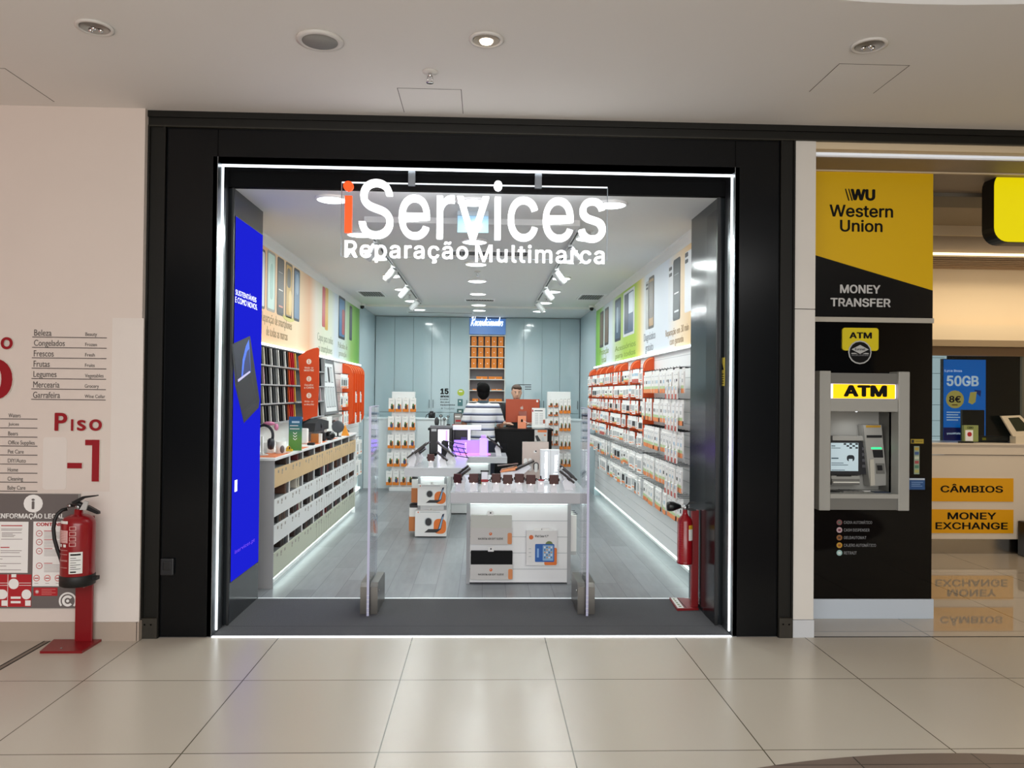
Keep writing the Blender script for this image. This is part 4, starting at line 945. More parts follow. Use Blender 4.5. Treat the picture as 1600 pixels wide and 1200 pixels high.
m = MB(); m.card(1478, 610, 1506, 638, mat('poster_gold', 'd9bd62', .4, emit=.45, ecol='d9bd62'), t=.003, r=.3, **P); m.text('8€', 1482.5, 618.5, 1501, 629, mat('poster_ink', '1b1440', .5), font='G', bold=.03, lift=.004, **P); m.card(1487, 632, 1496, 633.4, INKR, t=.004, **P); m.build('price_roundel', t)
m = MB(); pg(m, [(1516, 613), (1526, 612), (1524, 628), (1519, 632), (1513, 629)], mat('poster_gold', 'd9bd62', .4, emit=.45, ecol='d9bd62'), PY-.003); pg(m, [(1522, 609), (1533, 610), (1532, 620), (1525, 614)], mat('poster_deep', '0b3f9a', .4, emit=.3, ecol='0b3f9a'), PY-.002); m.build('chip_picture', t)
m = MB().box((on(1504, 650, Y=3.3).x, 3.3, 1.0), (on(1538.5, 650, Y=3.3).x, 3.34, on(1520, 640.5, Y=3.3).z), mat('monitor_back', '0d0d0c', .5), .006).box((on(1516, 650, Y=3.3).x, 3.31, .74), (on(1526, 650, Y=3.3).x, 3.33, 1.0), BLACKP)
m.box((on(1510, 650, Y=3.3).x, 3.22, .72), (on(1532, 650, Y=3.3).x, 3.42, .74), BLACKP)
m.single('monitor', 'dark monitor back in front of the blue poster screen', 'monitor')
m = MB().box((4.3, 3.15, .68), (6.5, 3.55, .72), mat('desk_dark', '2a231a', .5)).box((4.35, 3.2, 0), (4.4, 3.5, .68), BLACKP).box((6.4, 3.2, 0), (6.45, 3.5, .68), BLACKP)
m.single('back_desk', 'dark desk inside the kiosk behind the counter', 'desk')
m = MB().box((on(1597.5, 840, Y=2.55).x, 2.38, 0), (on(1597.5, 840, Y=2.55).x+.3, 2.62, on(1598, 815, Y=2.55).z), mat('bin_black', '15110f', .4), .01)
m.single('waste_bin', 'black bin edge beside the exchange counter', 'bin')

# ------------------------------------------------------------------ shop ceiling fittings
ROWS = (.46, 1.68, 2.86, 4.06, 5.25, 6.55, 7.75)
RN = ('the first row behind the sign', 'the second row', 'the third row', 'the fourth row', 'the fifth row', 'the sixth row', 'the last row')
LN = ('over the counter', 'down the middle', 'over the pegboard')
lp = None
for i, x in enumerate((-1.1, -.1, .9)):
    for j, y in enumerate(ROWS):
        z = 2.93 if i == 1 and 0 < j < 6 else 2.976
        lab = 'round white LED downlight %s in %s' % (LN[i], RN[j])
        if lp is None:
            lp = t = thing('shop_downlight', lab, 'ceiling light', (x, y, z-.025), 'round downlights in the shop ceiling')
            MB().lathe([(.118, 0), (.118, -.012), (.108, -.020), (.104, -.016)], (x, y, z), WHITE, 28).build('rim', t)
            MB().lathe([(.105, -.017), (.09, -.021), (.0001, -.022)], (x, y, z), LAMPDISC, 28).build('diffuser', t)
        else: dup(lp, (x, y, z-.025), lab)
# lighting tracks with spot heads
HEADW = mat('spot_head_white', 'c4c8c8', .4)
for X, n_, sg in ((-.96, 'counter', -1), (.742, 'pegboard', 1)):
    t = thing('lighting_track', 'white ceiling lighting track on the %s side' % n_, 'light track', (X, 3.8, 2.9), 'ceiling lighting tracks')
    MB().box((X-.018, 1.15, 2.905), (X+.018, 6.4, 2.9765), HEADW).box((X-.006, 1.15, 2.9035), (X+.006, 6.4, 2.906), BLACKINK).build('rail', t)
    ys = (1.7, 3.0, 4.4, 5.8)
    for k, y in enumerate(ys):
        s = thing('track_spotlight', '%s white track spotlight from the entrance on the %s side track' % (od(k), n_), 'spotlight', (X, y, 2.75), 'white track spotlights')
        MB().box((X-.02, y-.05, 2.885), (X+.02, y+.05, 2.905), HEADW).tube([(X, y, 2.89), (X+sg*.02, y, 2.845)], .008, HEADW, 8).build('mount', s)
        d = V(sg*.62, .25, -.74).normalized(); c = V(X+sg*.03, y, 2.82)
        m = MB(); m.tube([c-d*.07, c-d*.068, c+d*.08, c+d*.082], [.03, .042, .042, .04], HEADW, 18); m.build('spot_head', s)
        m = MB(); m.tube([c+d*.0805, c+d*.083], [.036, .036], LAMPDISC, 16); m.build('lens', s)
        if k < 4: spot('track_lamp', c+d*.09, c+d*2.5, 7, (.96, 1, .99), radians(70), .7, .035)
# vents, exit sign, camera domes
def vent(x0, y0, x1, y1, z, label, n=7, ax=0):
    t = thing('ceiling_vent', label, 'air vent', ((x0+x1)/2, (y0+y1)/2, z-.012), 'ceiling air vents')
    m = MB(); e = .025; m.box((x0, y0, z-.008), (x1, y0+e, z+.001), WHITE).box((x0, y1-e, z-.008), (x1, y1, z+.001), WHITE).box((x0, y0+e, z-.008), (x0+e, y1-e, z+.001), WHITE).box((x1-e, y0+e, z-.008), (x1, y1-e, z+.001), WHITE); m.build('frame', t)
    m = MB().box((x0+e, y0+e, z-.003), (x1-e, y1-e, z+.001), mat('vent_dark', '4b4e4e', .7))
    for k in range(n):
        if ax: yy = y0+e+(y1-y0-2*e)*(k+.5)/n; m.box((x0+e, yy-.006, z-.007), (x1-e, yy+.006, z-.003), GREYM)
        else: xx = x0+e+(x1-x0-2*e)*(k+.5)/n; m.box((xx-.006, y0+e, z-.007), (xx+.006, y1-e, z-.003), GREYM)
    m.build('slat', t)
vent(-1.78, 5.55, -1.42, 6.15, 2.976, 'square ceiling vent near the peach and green mural', 9)
vent(1.32, 5.55, 1.68, 6.15, 2.976, 'square ceiling vent near the pegboard wall', 9)
vent(-.30, 5.9, .14, 6.15, 2.93, 'small linear vent in the middle panel beyond the sixth light', 10)
vent(-.42, 2.15, .42, 2.42, 2.93, 'long grey vent in the middle panel behind the hanging sign', 12)
vent(-1.35, 8.2, -.2, 8.36, 2.976, 'long slot vent in front of the blue cabinets', 3, 1)
t = thing('exit_sign', 'pale blue translucent exit sign panel hanging behind the shop sign', 'exit sign', (-.1, .8, 2.78))
a, b = on(715, 331, Y=.8), on(763, 364, Y=.8)
MB().box((a.x, .795, b.z), (b.x, .805, a.z-.03), mat('exit_panel', 'a9d2ea', .2, emit=.28, ecol='9fd0f0')).build('panel', t)
MB().box((a.x, .77, a.z-.03), (b.x, .83, 2.9755), mat('exit_housing', 'c4d3dc', .4)).build('housing', t)
for X, y, lab in ((-1.93, 7.1, 'small round security camera by the end of the green mural'), (1.66, 6.9, 'small round security camera by the end of the pegboard wall')):
    t = thing('security_camera', lab, 'camera', (X, y, 2.9), 'security cameras')
    MB().lathe([(.05, 0), (.05, -.02), (.03, -.035)], (X, y, 2.976), OFFWHITE, 18).build('base', t)
    MB().ball((X, y, 2.925), .034, mat('camera_dark', '1c1c1e', .15), 14).build('lens_dome', t)
p = on(921, 361, Z=2.976); sprinkler(p.x, p.y, 2.976, 'chrome fire sprinkler in the shop ceiling behind the final letter of the sign')
p = on(640, 460, Z=2.976); sprinkler(p.x, p.y, 2.976, 'chrome fire sprinkler in the shop ceiling near the mural side vent')
sprinkler(-.09, 3.4, 2.93, 'chrome fire sprinkler in the middle panel of the shop ceiling')
p = on(854, 466, Z=2.976); sprinkler(p.x, p.y, 2.976, 'chrome fire sprinkler in the shop ceiling near the pegboard side vent')

# light shelves under both murals
for X0, X1, Y1, nm, lab in ((-2.0, -1.965, 7.25, 'mural', 'white light shelf under the mural over the counter'), (1.725, 1.754, 7.05, 'pegs', 'white light shelf along the top of the pegboard')):
    t = thing('light_shelf', lab, 'light', ((X0+X1)/2, 4, 1.995), 'lit shelves under the murals')
    MB().box((X0, .94, 1.995), (X1, Y1, 2.006), WHITE).build('shelf', t)
    e = X1 if X0 < 0 else X0
    MB().box((min(e, e-.004*(1 if X0 > 0 else -1)), .94, 2.003), (max(e, e-.004*(1 if X0 > 0 else -1)), Y1, 2.022), mat('shelf_led', 'ffffff', .4, emit=2.2, ecol='f4ffff')).build('light_strip', t)

# ------------------------------------------------------------------ pegboard wall
SLAT = mat('slatwall_white', 'eeefef', .4); GROOVE = mat('slat_groove', 'c3c7c8', .6); HOOK = mat('hook_wire', '3a3b3d', .35, .8)
PX = 1.755
bl = [on(x, 600, X=PX-.115).y for x in (1004.7, 984.7, 966.7, 958.7, 946, 936.7, 930.7)]+[7.0]
EDG = [1.0]+bl[:7]+[7.05]; BAYS = list(zip(EDG[:-1], EDG[1:]))
ROWZ = (1.83, 1.56, 1.29, 1.0, .74)
BN = ('nearest the entry side wall', 'behind the first orange divider', 'behind the second orange divider', 'behind the third orange divider', 'behind the fourth orange divider', 'behind the fifth orange divider', 'behind the sixth orange divider', 'at the far end')
PCARD = mat('pack_card', 'f0efec', .45); PORNG = mat('pack_orange', 'ee8f55', .5); PGRN = mat('pack_green', 'bcd3a0', .5); PBLU = mat('pack_blue', 'a9c4d6', .5); PDRK = mat('pack_dark', '2c2b2d', .5); PRED = mat('pack_red', 'c4655a', .5); PCLR = mat('pack_plastic', 'dfe5e4', .15); PGRY = mat('pack_grey', 'b9bcbc', .5)
def pack_mesh(kind, w, h, d):
    """hanging pack facing -X, hanging hole at its origin, printed card with coloured foot"""
    m = MB(); zt = -.0034; y0, y1 = -w/2, w/2
    m.prism([(y0, zt-h), (y1, zt-h), (y1, zt-.012), (y1-.008, zt), (y0+.008, zt), (y0, zt-.012)], 'X', 0, -.002, PCARD)
    if kind < 4:
        m.box((-d, y0+.004, zt-h), (-.002, y1-.004, zt-.035), PCARD)
        m.box((-d-.0008, y0+.004, zt-h), (-.002, y1-.0035, zt-h*.82), PORNG)
        m.box((-d-.0006, y0+.004, zt-h*.82), (-d, y1-.004, zt-h*.70), PGRN)
        m.box((-d-.0009, y0+w*.3, zt-h*.58), (-d, y1-w*.3, zt-h*.44), (PDRK, PBLU, PGRY, PGRY)[kind])
        m.box((-d-.0009, y0+.015, zt-.06), (-d, y1-.03, zt-.054), PGRY)
    elif kind == 4:
        m.box((-d, y0+.006, zt-h+.01), (-.002, y1-.006, zt-.05), PCLR); m.box((-d-.0008, y0+.02, zt-h*.8), (-d, y1-.02, zt-h*.4), PDRK); m.box((-d-.0008, y0+.006, zt-h*.98), (-d, y1-.006, zt-h*.86), PORNG)
    elif kind == 5:
        m.box((-d, y0+.004, zt-h), (-.002, y1-.004, zt-.04), PCARD); m.box((-d-.0008, y0+.015, zt-h*.75), (-d, y1-.015, zt-h*.35), PGRY); m.box((-d-.0008, y0+.02, zt-h*.9), (-d, y1-.03, zt-h*.82), PORNG)
    else:
        m.box((-d, y0+.004, zt-h), (-.002, y1-.004, zt-.04), PCARD); m.box((-d-.0008, y0+.004, zt-h), (-d, y1-.004, zt-h*.72), PRED); m.box((-d-.0008, y0+.015, zt-h*.5), (-d, y1-.015, zt-h*.3), PBLU)
    return m
protos = {}
def put_pack(kind, w, h, d, loc, label, group, rot=0):
    k = (kind, round(w, 3), round(h, 3), round(d, 3))
    if k not in protos:
        o = pack_mesh(kind, w, h, d).build('accessory_pack'); protos[k] = o
    else: o = protos[k].copy(); COL.objects.link(o)
    o.location = loc; o.rotation_euler = (0, 0, rot); return tag(o, label, 'accessory pack', group)
LOOK = ('dark picture pack', 'blue picture pack', 'grey picture pack', 'boxed dark picture pack', 'clear blister pack', 'plain white pack', 'red and white pack')
RW7 = ('top row', 'second row', 'third row', 'fourth row', 'fifth row', 'sixth row', 'lowest row')
RW = ('top row', 'second row', 'third row', 'fourth row', 'lowest row')
for b, (y0, y1) in enumerate(BAYS):
    t = thing('slatwall_panel', 'white slatwall bay with wire hooks %s' % BN[b], 'display wall', (PX, (y0+y1)/2, .13), 'slatwall bays of the pegboard wall')
    m = MB().box((PX, y0+.0005, .13), (1.879, y1-.0005, 1.994), SLAT)
    for k in range(18): z = .25+k*.1; m.box((PX-.0006, y0+.001, z-.006), (PX+.002, y1-.001, z), GROOVE)
    m.build('slat_board', t)
    if b == 0: n = 15; pitch = (bl[0]-.075-1.30)/14; ys = [1.30+k*pitch for k in range(n)]
    else: n = max(2, round((y1-y0-.1)/.16)); ys = [y0+.10+k*(y1-y0-.19)/(n-1) for k in range(n)]
    if b > 0:
        w_ = min(.135, (y1-y0-.19)/(n-1)*.86)
    else: w_ = pitch*.92
    for r, z in enumerate(ROWZ if b == 0 else (1.87, 1.70, 1.53, 1.36, 1.19, .98, .74)):
        if b > 5 and r == 6: continue
        for k, y in enumerate(ys):
            m = MB().tube([(PX+.003, y, z), (PX-.125, y, z), (PX-.135, y, z+.008)], .0028, HOOK, 6); m.build('hook', t)
            kind = random.choice((0, 1, 2, 3, 3)) if b == 0 else random.choice((5, 5, 2, 4, 5, 6) if b % 2 else (5, 4, 5, 0, 3))
            h = .215 if b == 0 else random.choice((.13, .145)) if r < 5 else random.choice((.17, .20))
            off = random.uniform(-.12, -.095) if b == 0 else random.uniform(-.124, -.105)
            rowname = RW[r] if b == 0 else RW7[r]
            put_pack(kind, w_, h, .012, (PX+off, y, z+.0), '%s, %s hook, %s, pegboard bay %s' % (LOOK[kind], od(k), rowname, BN[b]), 'packs hanging on the pegboard wall', rot=random.uniform(-.05, .05) if b == 0 else random.uniform(-.12, .2))
# small lower packs on the hooks next to the entry wall
for r in range(4):
    for k in range(4):
        y = 1.36+k*.117; z = ROWZ[r]-.115
        m = pack_mesh(6, .06, .15, .012); m.M = None
        o = m.build('accessory_pack'); o.location = (PX-.1365, y, z); tag(o, 'small red based pack, %s from the entry wall, under the %s' % (od(k), RW[r]), 'accessory pack', 'small packs hung low on the pegboard')
# white-lit foot of the wall
t = thing('wall_plinth_light', 'glowing white LED line along the foot of the pegboard wall', 'light', (1.78, 4, 0))
MB().box((1.757, .94, .105), (1.80, 7.05, .13), LEDTOE).build('light_strip', t)
MB().box((1.85, .94, 0), (1.879, 7.05, .104), WHITE).build('plinth', t)
# orange divider blades
def blade(X, y, sg, z0, z1, d, label, group):
    """upright orange acrylic divider standing off the wall, outer corners rounded"""
    r = min(.12, d*.9); P_ = []
    for k in range(7): a = radians(90*k/6); P_.append((sg*(d-r+r*sin(a)), z1-r+r*cos(a)))
    P_.append((sg*d, z0+r))
    for k in range(7): a = radians(90*k/6); P_.append((sg*(d-r+r*cos(a)), z0+r-r*sin(a)))
    X += sg*.0012; pts = [(X, z0)]+[(X, z1)]+[(X+a, b) for a, b in P_]
    t = thing('divider_blade', label, 'divider', (X+sg*d/2, y, z0), group)
    MB().prism(pts, 'Y', y-.006, y+.006, ORANGE).build('blade', t)
    q = [(X+a*.92, z1-(z1-b)*.985-.012) for a, b in P_[:7]]
    m = MB(); m.tube([(a, y-.007, b) for a, b in q], .004, mat('orange_shine', 'ff9a62', .3), 6); m.build('edge_shine', t)  # paler orange tube paints a shine along the rounded corner
    return t
for k, y in enumerate(bl): blade(PX, min(y, 7.02), -1, 1.09, 1.985, .115, '%s orange divider blade from the entrance on the pegboard wall' % od(k), 'orange dividers on the pegboard wall')

# ------------------------------------------------------------------ counter side
# pigeonhole counter
X = -1.69; Y0c, Y1c = 1.25, 5.2
t = thing('pigeonhole_counter', 'long white counter with pigeonhole rows of phone cases', 'counter', (-1.84, 3.2, 0))
GEND = mat('counter_end_grey', 'a2a2a4', .5)
MB().box((-2.0, Y0c-.018, .0), (X, Y0c, 1.03), GEND).build('end_panel', t)
MB().box((-2.0, Y0c, .08), (-1.985, Y1c, 1.03), WHITE).box((-1.985, Y1c-.02, 0), (X, Y1c, 1.03), WHITE).build('carcass', t)
MB().box((-2.0, Y0c-.03, 1.03), (X+.012, Y1c+.02, 1.052), WHITE, .004).build('worktop', t)
LEV = ((.961, 1.03, .809), (.71, .809, .572), (.499, .572, .35), (.276, .35, .083))
FC = [mat('front_wood', 'd9b98a', .5, noise=.08, nscale=4), mat('front_white', 'e3e4e4', .4), mat('front_white', 'e3e4e4', .4), mat('front_sage', 'c3c7b4', .45)]
NC = 8; cw = (Y1c-.02-Y0c)/NC; INK = mat('front_ink', '9b948c', .6); CELLSHADE = mat('cell_shade', '77797a', .6)  # cell colour deepened to paint the shade inside the pigeonholes
FN = ('wood coloured', 'upper white', 'lower white', 'sage')
for r, (z0, z1, zb) in enumerate(LEV):
    m = MB().box((X-.012, Y0c, zb), (X, Y1c-.02, z0), FC[r]); m.build('front_band', t)
    m = MB().box((-1.985, Y0c, z0-.012), (X-.012, Y1c-.02, z0), CELLSHADE).box((-1.985, Y0c, z0), (-1.975, Y1c-.02, z1), CELLSHADE); m.build('shelf', t)
    if r == 0: pass
    for k in range(1, NC): MB().box((-1.985, Y0c+k*cw-.006, z0), (X-.008, Y0c+k*cw+.006, z1), CELLSHADE).box((X-.008, Y0c+k*cw-.006, z0), (X, Y0c+k*cw+.006, z1), WHITE).build('divider', t)
    m = MB()
    for k in range(NC):
        for j in range(3):
            yy = Y0c+k*cw+.1+j*.12; m.box((X, yy, z0-.012-.03), (X+.0008, yy+.035, z0-.018), INK)
            if (k+j) % 2: m.box((X, yy, z0-.06), (X+.0008, yy+.025, z0-.046), INK)
    for k in range(2, NC*4): 
        if k > 12: yy = Y0c+k*cw/4; m.box((X, yy, zb+.01), (X+.0006, yy+.004, z0-.05), INK)
    m.build('printed_list', t)
MB().box((-1.75, Y0c+.01, 0), (-1.735, Y1c-.03, .083), WHITE).build('toe_kick', t)
MB().box((-1.733, Y0c+.01, .064), (-1.70, Y1c-.03, .082), LEDTOE).build('light_strip', t)
CC_ = [mat('case_'+c, c, .5) for c in ('2a1f1a', '3c2a24', '1c1b1d', '5b3a2a', '4c4a48', '6b1e22', 'c9c2b4', '2c3038')]
RNm = ('top', 'second', 'third', 'lowest'); cp = {}
for r, (z0, z1, zb) in enumerate(LEV):
    for k in range(NC):
        n = (1, 2, 2, 2, 2, 0, 0, 0)[k] if r == 0 else (1, 2, 3, 2, 4, 3, 2, 3)[k] if r == 1 else (4, 4, 3, 4, 3, 2, 2, 2)[k] if r == 2 else (3, 3, 4, 3, 4, 4, 3, 3)[k]
        for j in range(n):
            c = random.randrange(8) if random.random() < .5 else random.choice((0, 1, 2, 3))
            h = z1-z0-.006; key = (c, round(h, 3))
            if key not in cp:
                o = MB().box((-.06, -.027, 0), (.065, .027, h), CC_[c], .004).box((.0655, -.008, .01), (.0665, .008, h-.012), BLACKP).build('phone_case'); cp[key] = o
            else: o = cp[key].copy(); COL.objects.link(o)
            o.location = (X-.08, Y0c+(k+1)*cw-.046-(n-1-j)*.074-.02*((k+r) % 3), z0+.001)
            cn = ('dark brown', 'brown', 'black', 'tan brown', 'grey', 'dark red', 'cream', 'slate')[c]
            tag(o, '%s phone case, %s in the %s cell from the grey end, %s pigeonhole row' % (cn, od(j), od(k), RNm[r]), 'phone case', 'phone cases in the pigeonholes')
# swatch rack with leaning film samples
t = thing('swatch_rack', 'grey rack of upright colour film samples on the wall above the counter', 'rack', (-1.96, 3.2, 1.30))
RZ = (1.31, 1.485, 1.655, 1.825, 2.0)
MB().box((-2.0, 1.0, 1.30), (-1.985, 4.18, 1.995), mat('rack_back', '3a3a3c', .6)).build('back_board', t)
for z in RZ[:4]: MB().box((-1.985, 1.0, z-.012), (-1.90, 4.18, z), mat('rack_grey', 'a6a7a8', .45)).build('ledge', t)
MB().box((-1.985, 4.17, 1.30), (-1.90, 4.19, 1.99), mat('rack_grey', 'a6a7a8', .45)).box((-1.985, 1.0, 1.985), (-1.93, 4.18, 1.995), mat('rack_grey_dark', '5b5c5e', .5)).build('rack_frame', t)
SWC = {'black': '1b1b1d', 'white': 'e6e4df', 'charcoal': '343538', 'cream': 'ddd6c3', 'red': 'c2202c', 'orange': 'd2562a', 'yellow': 'e2b84a', 'grey': '77797b', 'pink': 'd9bcc2'}
seq = ['black', 'cream', 'charcoal', 'black', 'white', 'charcoal', 'grey', 'white', 'black', 'charcoal', 'white', 'black', 'orange', 'red', 'red', 'yellow']
cp2 = {}
for r in range(4):
    cols = [(1.62+k*.08, seq[k]) for k in range(16)]+[(3.66+k*.12, ('black', 'charcoal', 'white', 'black', 'pink', 'charcoal')[(k+r) % 6]) for k in range(4)]
    for k, (y, c) in enumerate(cols):
        if r > 1 and k == 1: c = 'pink' if r == 2 else 'cream'
        if c not in cp2:
            m = MB(); m.prism([(-.02, 0), (.04, 0), (.025, .150), (-.035, .150)], 'Y', -.004, .004, mat('swatch_'+c, SWC[c], .35)); o = m.build('film_sample'); cp2[c] = o
        else: o = cp2[c].copy(); COL.objects.link(o)
        o.location = (-1.938, y, RZ[r]+.0005); o.rotation_euler = (0, 0, radians(-28))
        tag(o, '%s film sample, %s in the %s rack row' % (c, od(k)+(' from the blue screen' if k < 16 else ' behind the orange steps sign'), ('lowest', 'second lowest', 'second highest', 'highest')[r]), 'film sample', 'film samples in the swatch rack')
# orange steps sign
SYo = 2.66
t = thing('steps_sign', 'curved orange sign with three numbered white circles on the swatch rack', 'sign', (-1.88, SYo, 1.28))
qq = [on(a, b, Y=SYo) for a, b in ((466, 557), (472, 553), (480, 548), (489, 544.5), (496, 543), (498.5, 545), (498.5, 600), (495.5, 650.5), (488, 652), (480, 656), (474, 658), (470, 610))]
MB().poly(V(0, SYo, 0), X3, Z3, -Y3, [(p.x, p.z) for p in qq], mat('orange_panel', 'd9480f', .4), .003, .012).build('board', t)
CRW = mat('sign_cream', 'f3e3d2', .5); MB().tube([(-1.893, SYo+.012, 1.48), (-1.85, SYo+.012, 1.48)], .006, GREYM, 6).build('bracket', t)
m = MB(); P = {'Y': SYo-.0032}
for k, (y, s1, s2) in enumerate(((565, 'Mede-se', 'MOSTRE'), (592, 'Escolhe', 'a CAPA'), (618, 'Dirija-se', 'ao BALCÃO'))):
    m2 = MB(); m2.card(478.8, y-4.2, 486.6, y+4.2, CRW, t=.001, r=.05, **P); m2.text(str(k+1), 481.7, y-2.4, 483.7, y+2.4, mat('orange_panel', 'd9480f', .4), font='G', bold=.02, lift=.0012, **P); m2.build('step_circle', t)
    m.text(s1, 476, y+8, 489.5, y+11, CRW, font='G', bold=.01, **P); m.text(s2, 475, y+12.2, 490.5, y+15.2, CRW, font='G', bold=.02, **P)
m.build('lettering', t)
# framed sample board
t = thing('sample_board', 'grey framed white sample board beyond the swatch rack', 'sample board', (-1.96, 5.05, 1.31))
MB().prism([(-1.995, 1.99), (-1.975, 1.99), (-1.90, 1.31), (-1.995, 1.31)], 'Y', 4.24, 5.10, mat('board_frame_grey', '6d7072', .45)).build('frame', t)
u = Y3; v = V(-.075, 0, .68).normalized(); n = u.cross(v); o = V(-1.905, 4.31, 1.345)
MB().slab(o, u, v, .68, .60, n, mat('board_white', 'e8eaea', .5), .003).build('white_sheet', t)
for k, (a, b, w, h) in enumerate(((.06, .36, .18, .2), (.3, .36, .12, .2), (.47, .36, .14, .2), (.05, .05, .13, .26), (.21, .05, .13, .26), (.37, .05, .13, .26), (.53, .05, .1, .26))):
    m = MB().slab(o+u*a+v*b+n*.003, u, v, w, h, n, mat('board_line', '8a8f92', .5), .001); m.slab(o+u*(a+.01)+v*(b+.012)+n*.004, u, v, w-.02, h-.024, n, mat('board_tile', 'c9cfd0' if k != 1 else '2f3336', .4) if k != 1 else PDRK, .001); m.build('sample_tile', t)
m = MB().box((-1.995, 4.2, 1.27), (-1.86, 5.12, 1.30), GREYM); m.single('wall_ledge', 'grey wall ledge under the framed sample board', 'ledge')
# slatwall, packs and dividers beyond
t = thing('slatwall_panel', 'white slatwall bay beyond the sample board on the counter side', 'display wall', (-1.99, 6.3, .5))
m = MB().box((-1.999, 5.14, 1.06), (-1.985, 5.23, 1.994), SLAT).box((-1.999, 5.23, .35), (-1.985, 7.24, 1.994), SLAT)
for k in range(15): m.box((-1.986, 5.141 if k > 6 else 5.231, .45+k*.1), (-1.9845, 7.24, .456+k*.1), GROOVE)
m.build('slat_board', t)
for r, z in enumerate((1.83, 1.58, 1.33)):
    for k in range(6):
        y = 5.17+k*.095
        MB().tube([(-1.986, y, z), (-1.87, y, z), (-1.862, y, z+.008)], .0028, HOOK, 6).build('hook', t)
        put_pack(random.choice((5, 4, 0)), .085, .19, .012, (-1.885+random.uniform(-.02, .01), y, z), 'clear and white pack, %s from the sample board, %s, counter side' % (od(k), RW[r]), 'packs on the counter side wall', rot=pi+random.uniform(-.2, .1))
for k, y in enumerate((5.78, 5.97, 6.17, 6.38, 6.59, 6.79)):
    blade(-1.985, y, 1, 1.12, 1.985, .15, '%s orange divider blade from the sample board on the counter side' % od(k), 'orange dividers on the counter side wall')
for k in range(2):
    for r, z in enumerate((1.6, 1.3)):
        y = 6.07+k*.42; MB().tube([(-1.986, y, z), (-1.83, y, z), (-1.822, y, z+.008)], .0028, HOOK, 6).build('hook', t)
        put_pack(5, .08, .16, .012, (-1.845, y, z), 'small white pack, %s among the counter side dividers, %s row' % (od(k), ('upper', 'lower')[r]), 'packs on the counter side wall', rot=pi)
for k in range(3):
    y = 5.42+k*.30
    for r, z in enumerate((.95, .66)):
        MB().tube([(-1.986, y, z), (-1.76, y, z), (-1.752, y, z+.008)], .003, HOOK, 6).build('hook', t)
        put_pack(5, .14, .24, .05, (-1.80, y, z), 'chunky white pack, %s past the counter end, %s low row' % (od(k), ('upper', 'lower')[r]), 'packs on the counter side wall', rot=pi)
t = thing('wall_plinth_light', 'short glowing LED line at the wall foot past the counter end', 'light', (-1.98, 6.3, 0))
MB().box((-2.0, 5.3, .06), (-1.955, 7.25, .09), LEDTOE).build('light_strip', t)
MB().box((-2.0, 5.3, 0), (-1.97, 7.25, .06), WHITE).build('plinth', t)

# ------------------------------------------------------------------ display tables
TOPW = mat('table_top_white', 'bcbdc1', .2); POSTG = mat('post_grey', 'a3a5a7', .4)
def table(label, x0, x1, y0, y1, z0, z1, bx0, bx1, by0, by1, grooves=True):
    t = thing('display_table', label, 'table', ((bx0+bx1)/2, (by0+by1)/2, 0), 'white display tables')
    MB().box((x0, y0, z0), (x1, y1, z1), TOPW, .004).build('table_top', t)
    m = MB().box((bx0+.03, by0+.006, .012), (bx1-.03, by1-.006, z0), SLAT).box((bx0+.006, by0+.03, .012), (bx1-.006, by1-.03, z0), SLAT)
    if grooves:
        for k in range(1, 6):
            z = z0*(k-.25)/5.2+.02
            m.box((bx0+.03, by0+.0045, z), (bx1-.03, by0+.01, z+.006), GROOVE); m.box((bx1-.01, by0+.03, z), (bx1-.0045, by1-.03, z+.006), GROOVE); m.box((bx0+.0045, by0+.03, z), (bx0+.01, by1-.03, z+.006), GROOVE)
    m.build('slat_body', t)
    for a in (bx0, bx1-.03):
        for b in (by0, by1-.03): MB().box((a, b, 0), (a+.03, b+.03, z0), POSTG).build('corner_post', t)
    MB().box((bx0+.02, by0-.02, z0-.014), (bx1-.02, by0-.008, z0-.001), LEDSOFT).box((bx1+.008, by0+.02, z0-.014), (bx1+.02, by1-.02, z0-.001), LEDSOFT).box((bx0-.02, by0+.02, z0-.014), (bx0-.008, by1-.02, z0-.001), LEDSOFT).build('light_strip', t)
    return t
za, zb_ = on(810, 770, Y=1.2).z, on(810, 787, Y=1.2).z
T1 = za; x0, x1 = on(703.5, 778, Y=1.2).x, on(920, 778, Y=1.2).x
table('white display table nearest the entrance with watch stands on it', x0, x1, 1.2, 2.55, zb_, T1, -.137, .739, 1.40, 2.4)
T2, zb2 = on(680, 731, Y=3.35).z, on(680, 745, Y=3.35).z; x2 = on(632, 738, Y=3.35).x
table('white display table with laptop sleeve boxes hung on its end', x2, -.20, 3.35, 4.88, zb2, T2, -.725, -.405, 3.52, 4.8)
T3, zb3 = on(770, 714, Y=4.9).z, on(770, 724, Y=4.9).z; x3 = on(792.5, 718, Y=4.9).x
table('white display table with the violet glowing acrylic tray', -.62, x3, 4.9, 5.62, zb3, T3, -.46, .09, 5.1, 5.55)
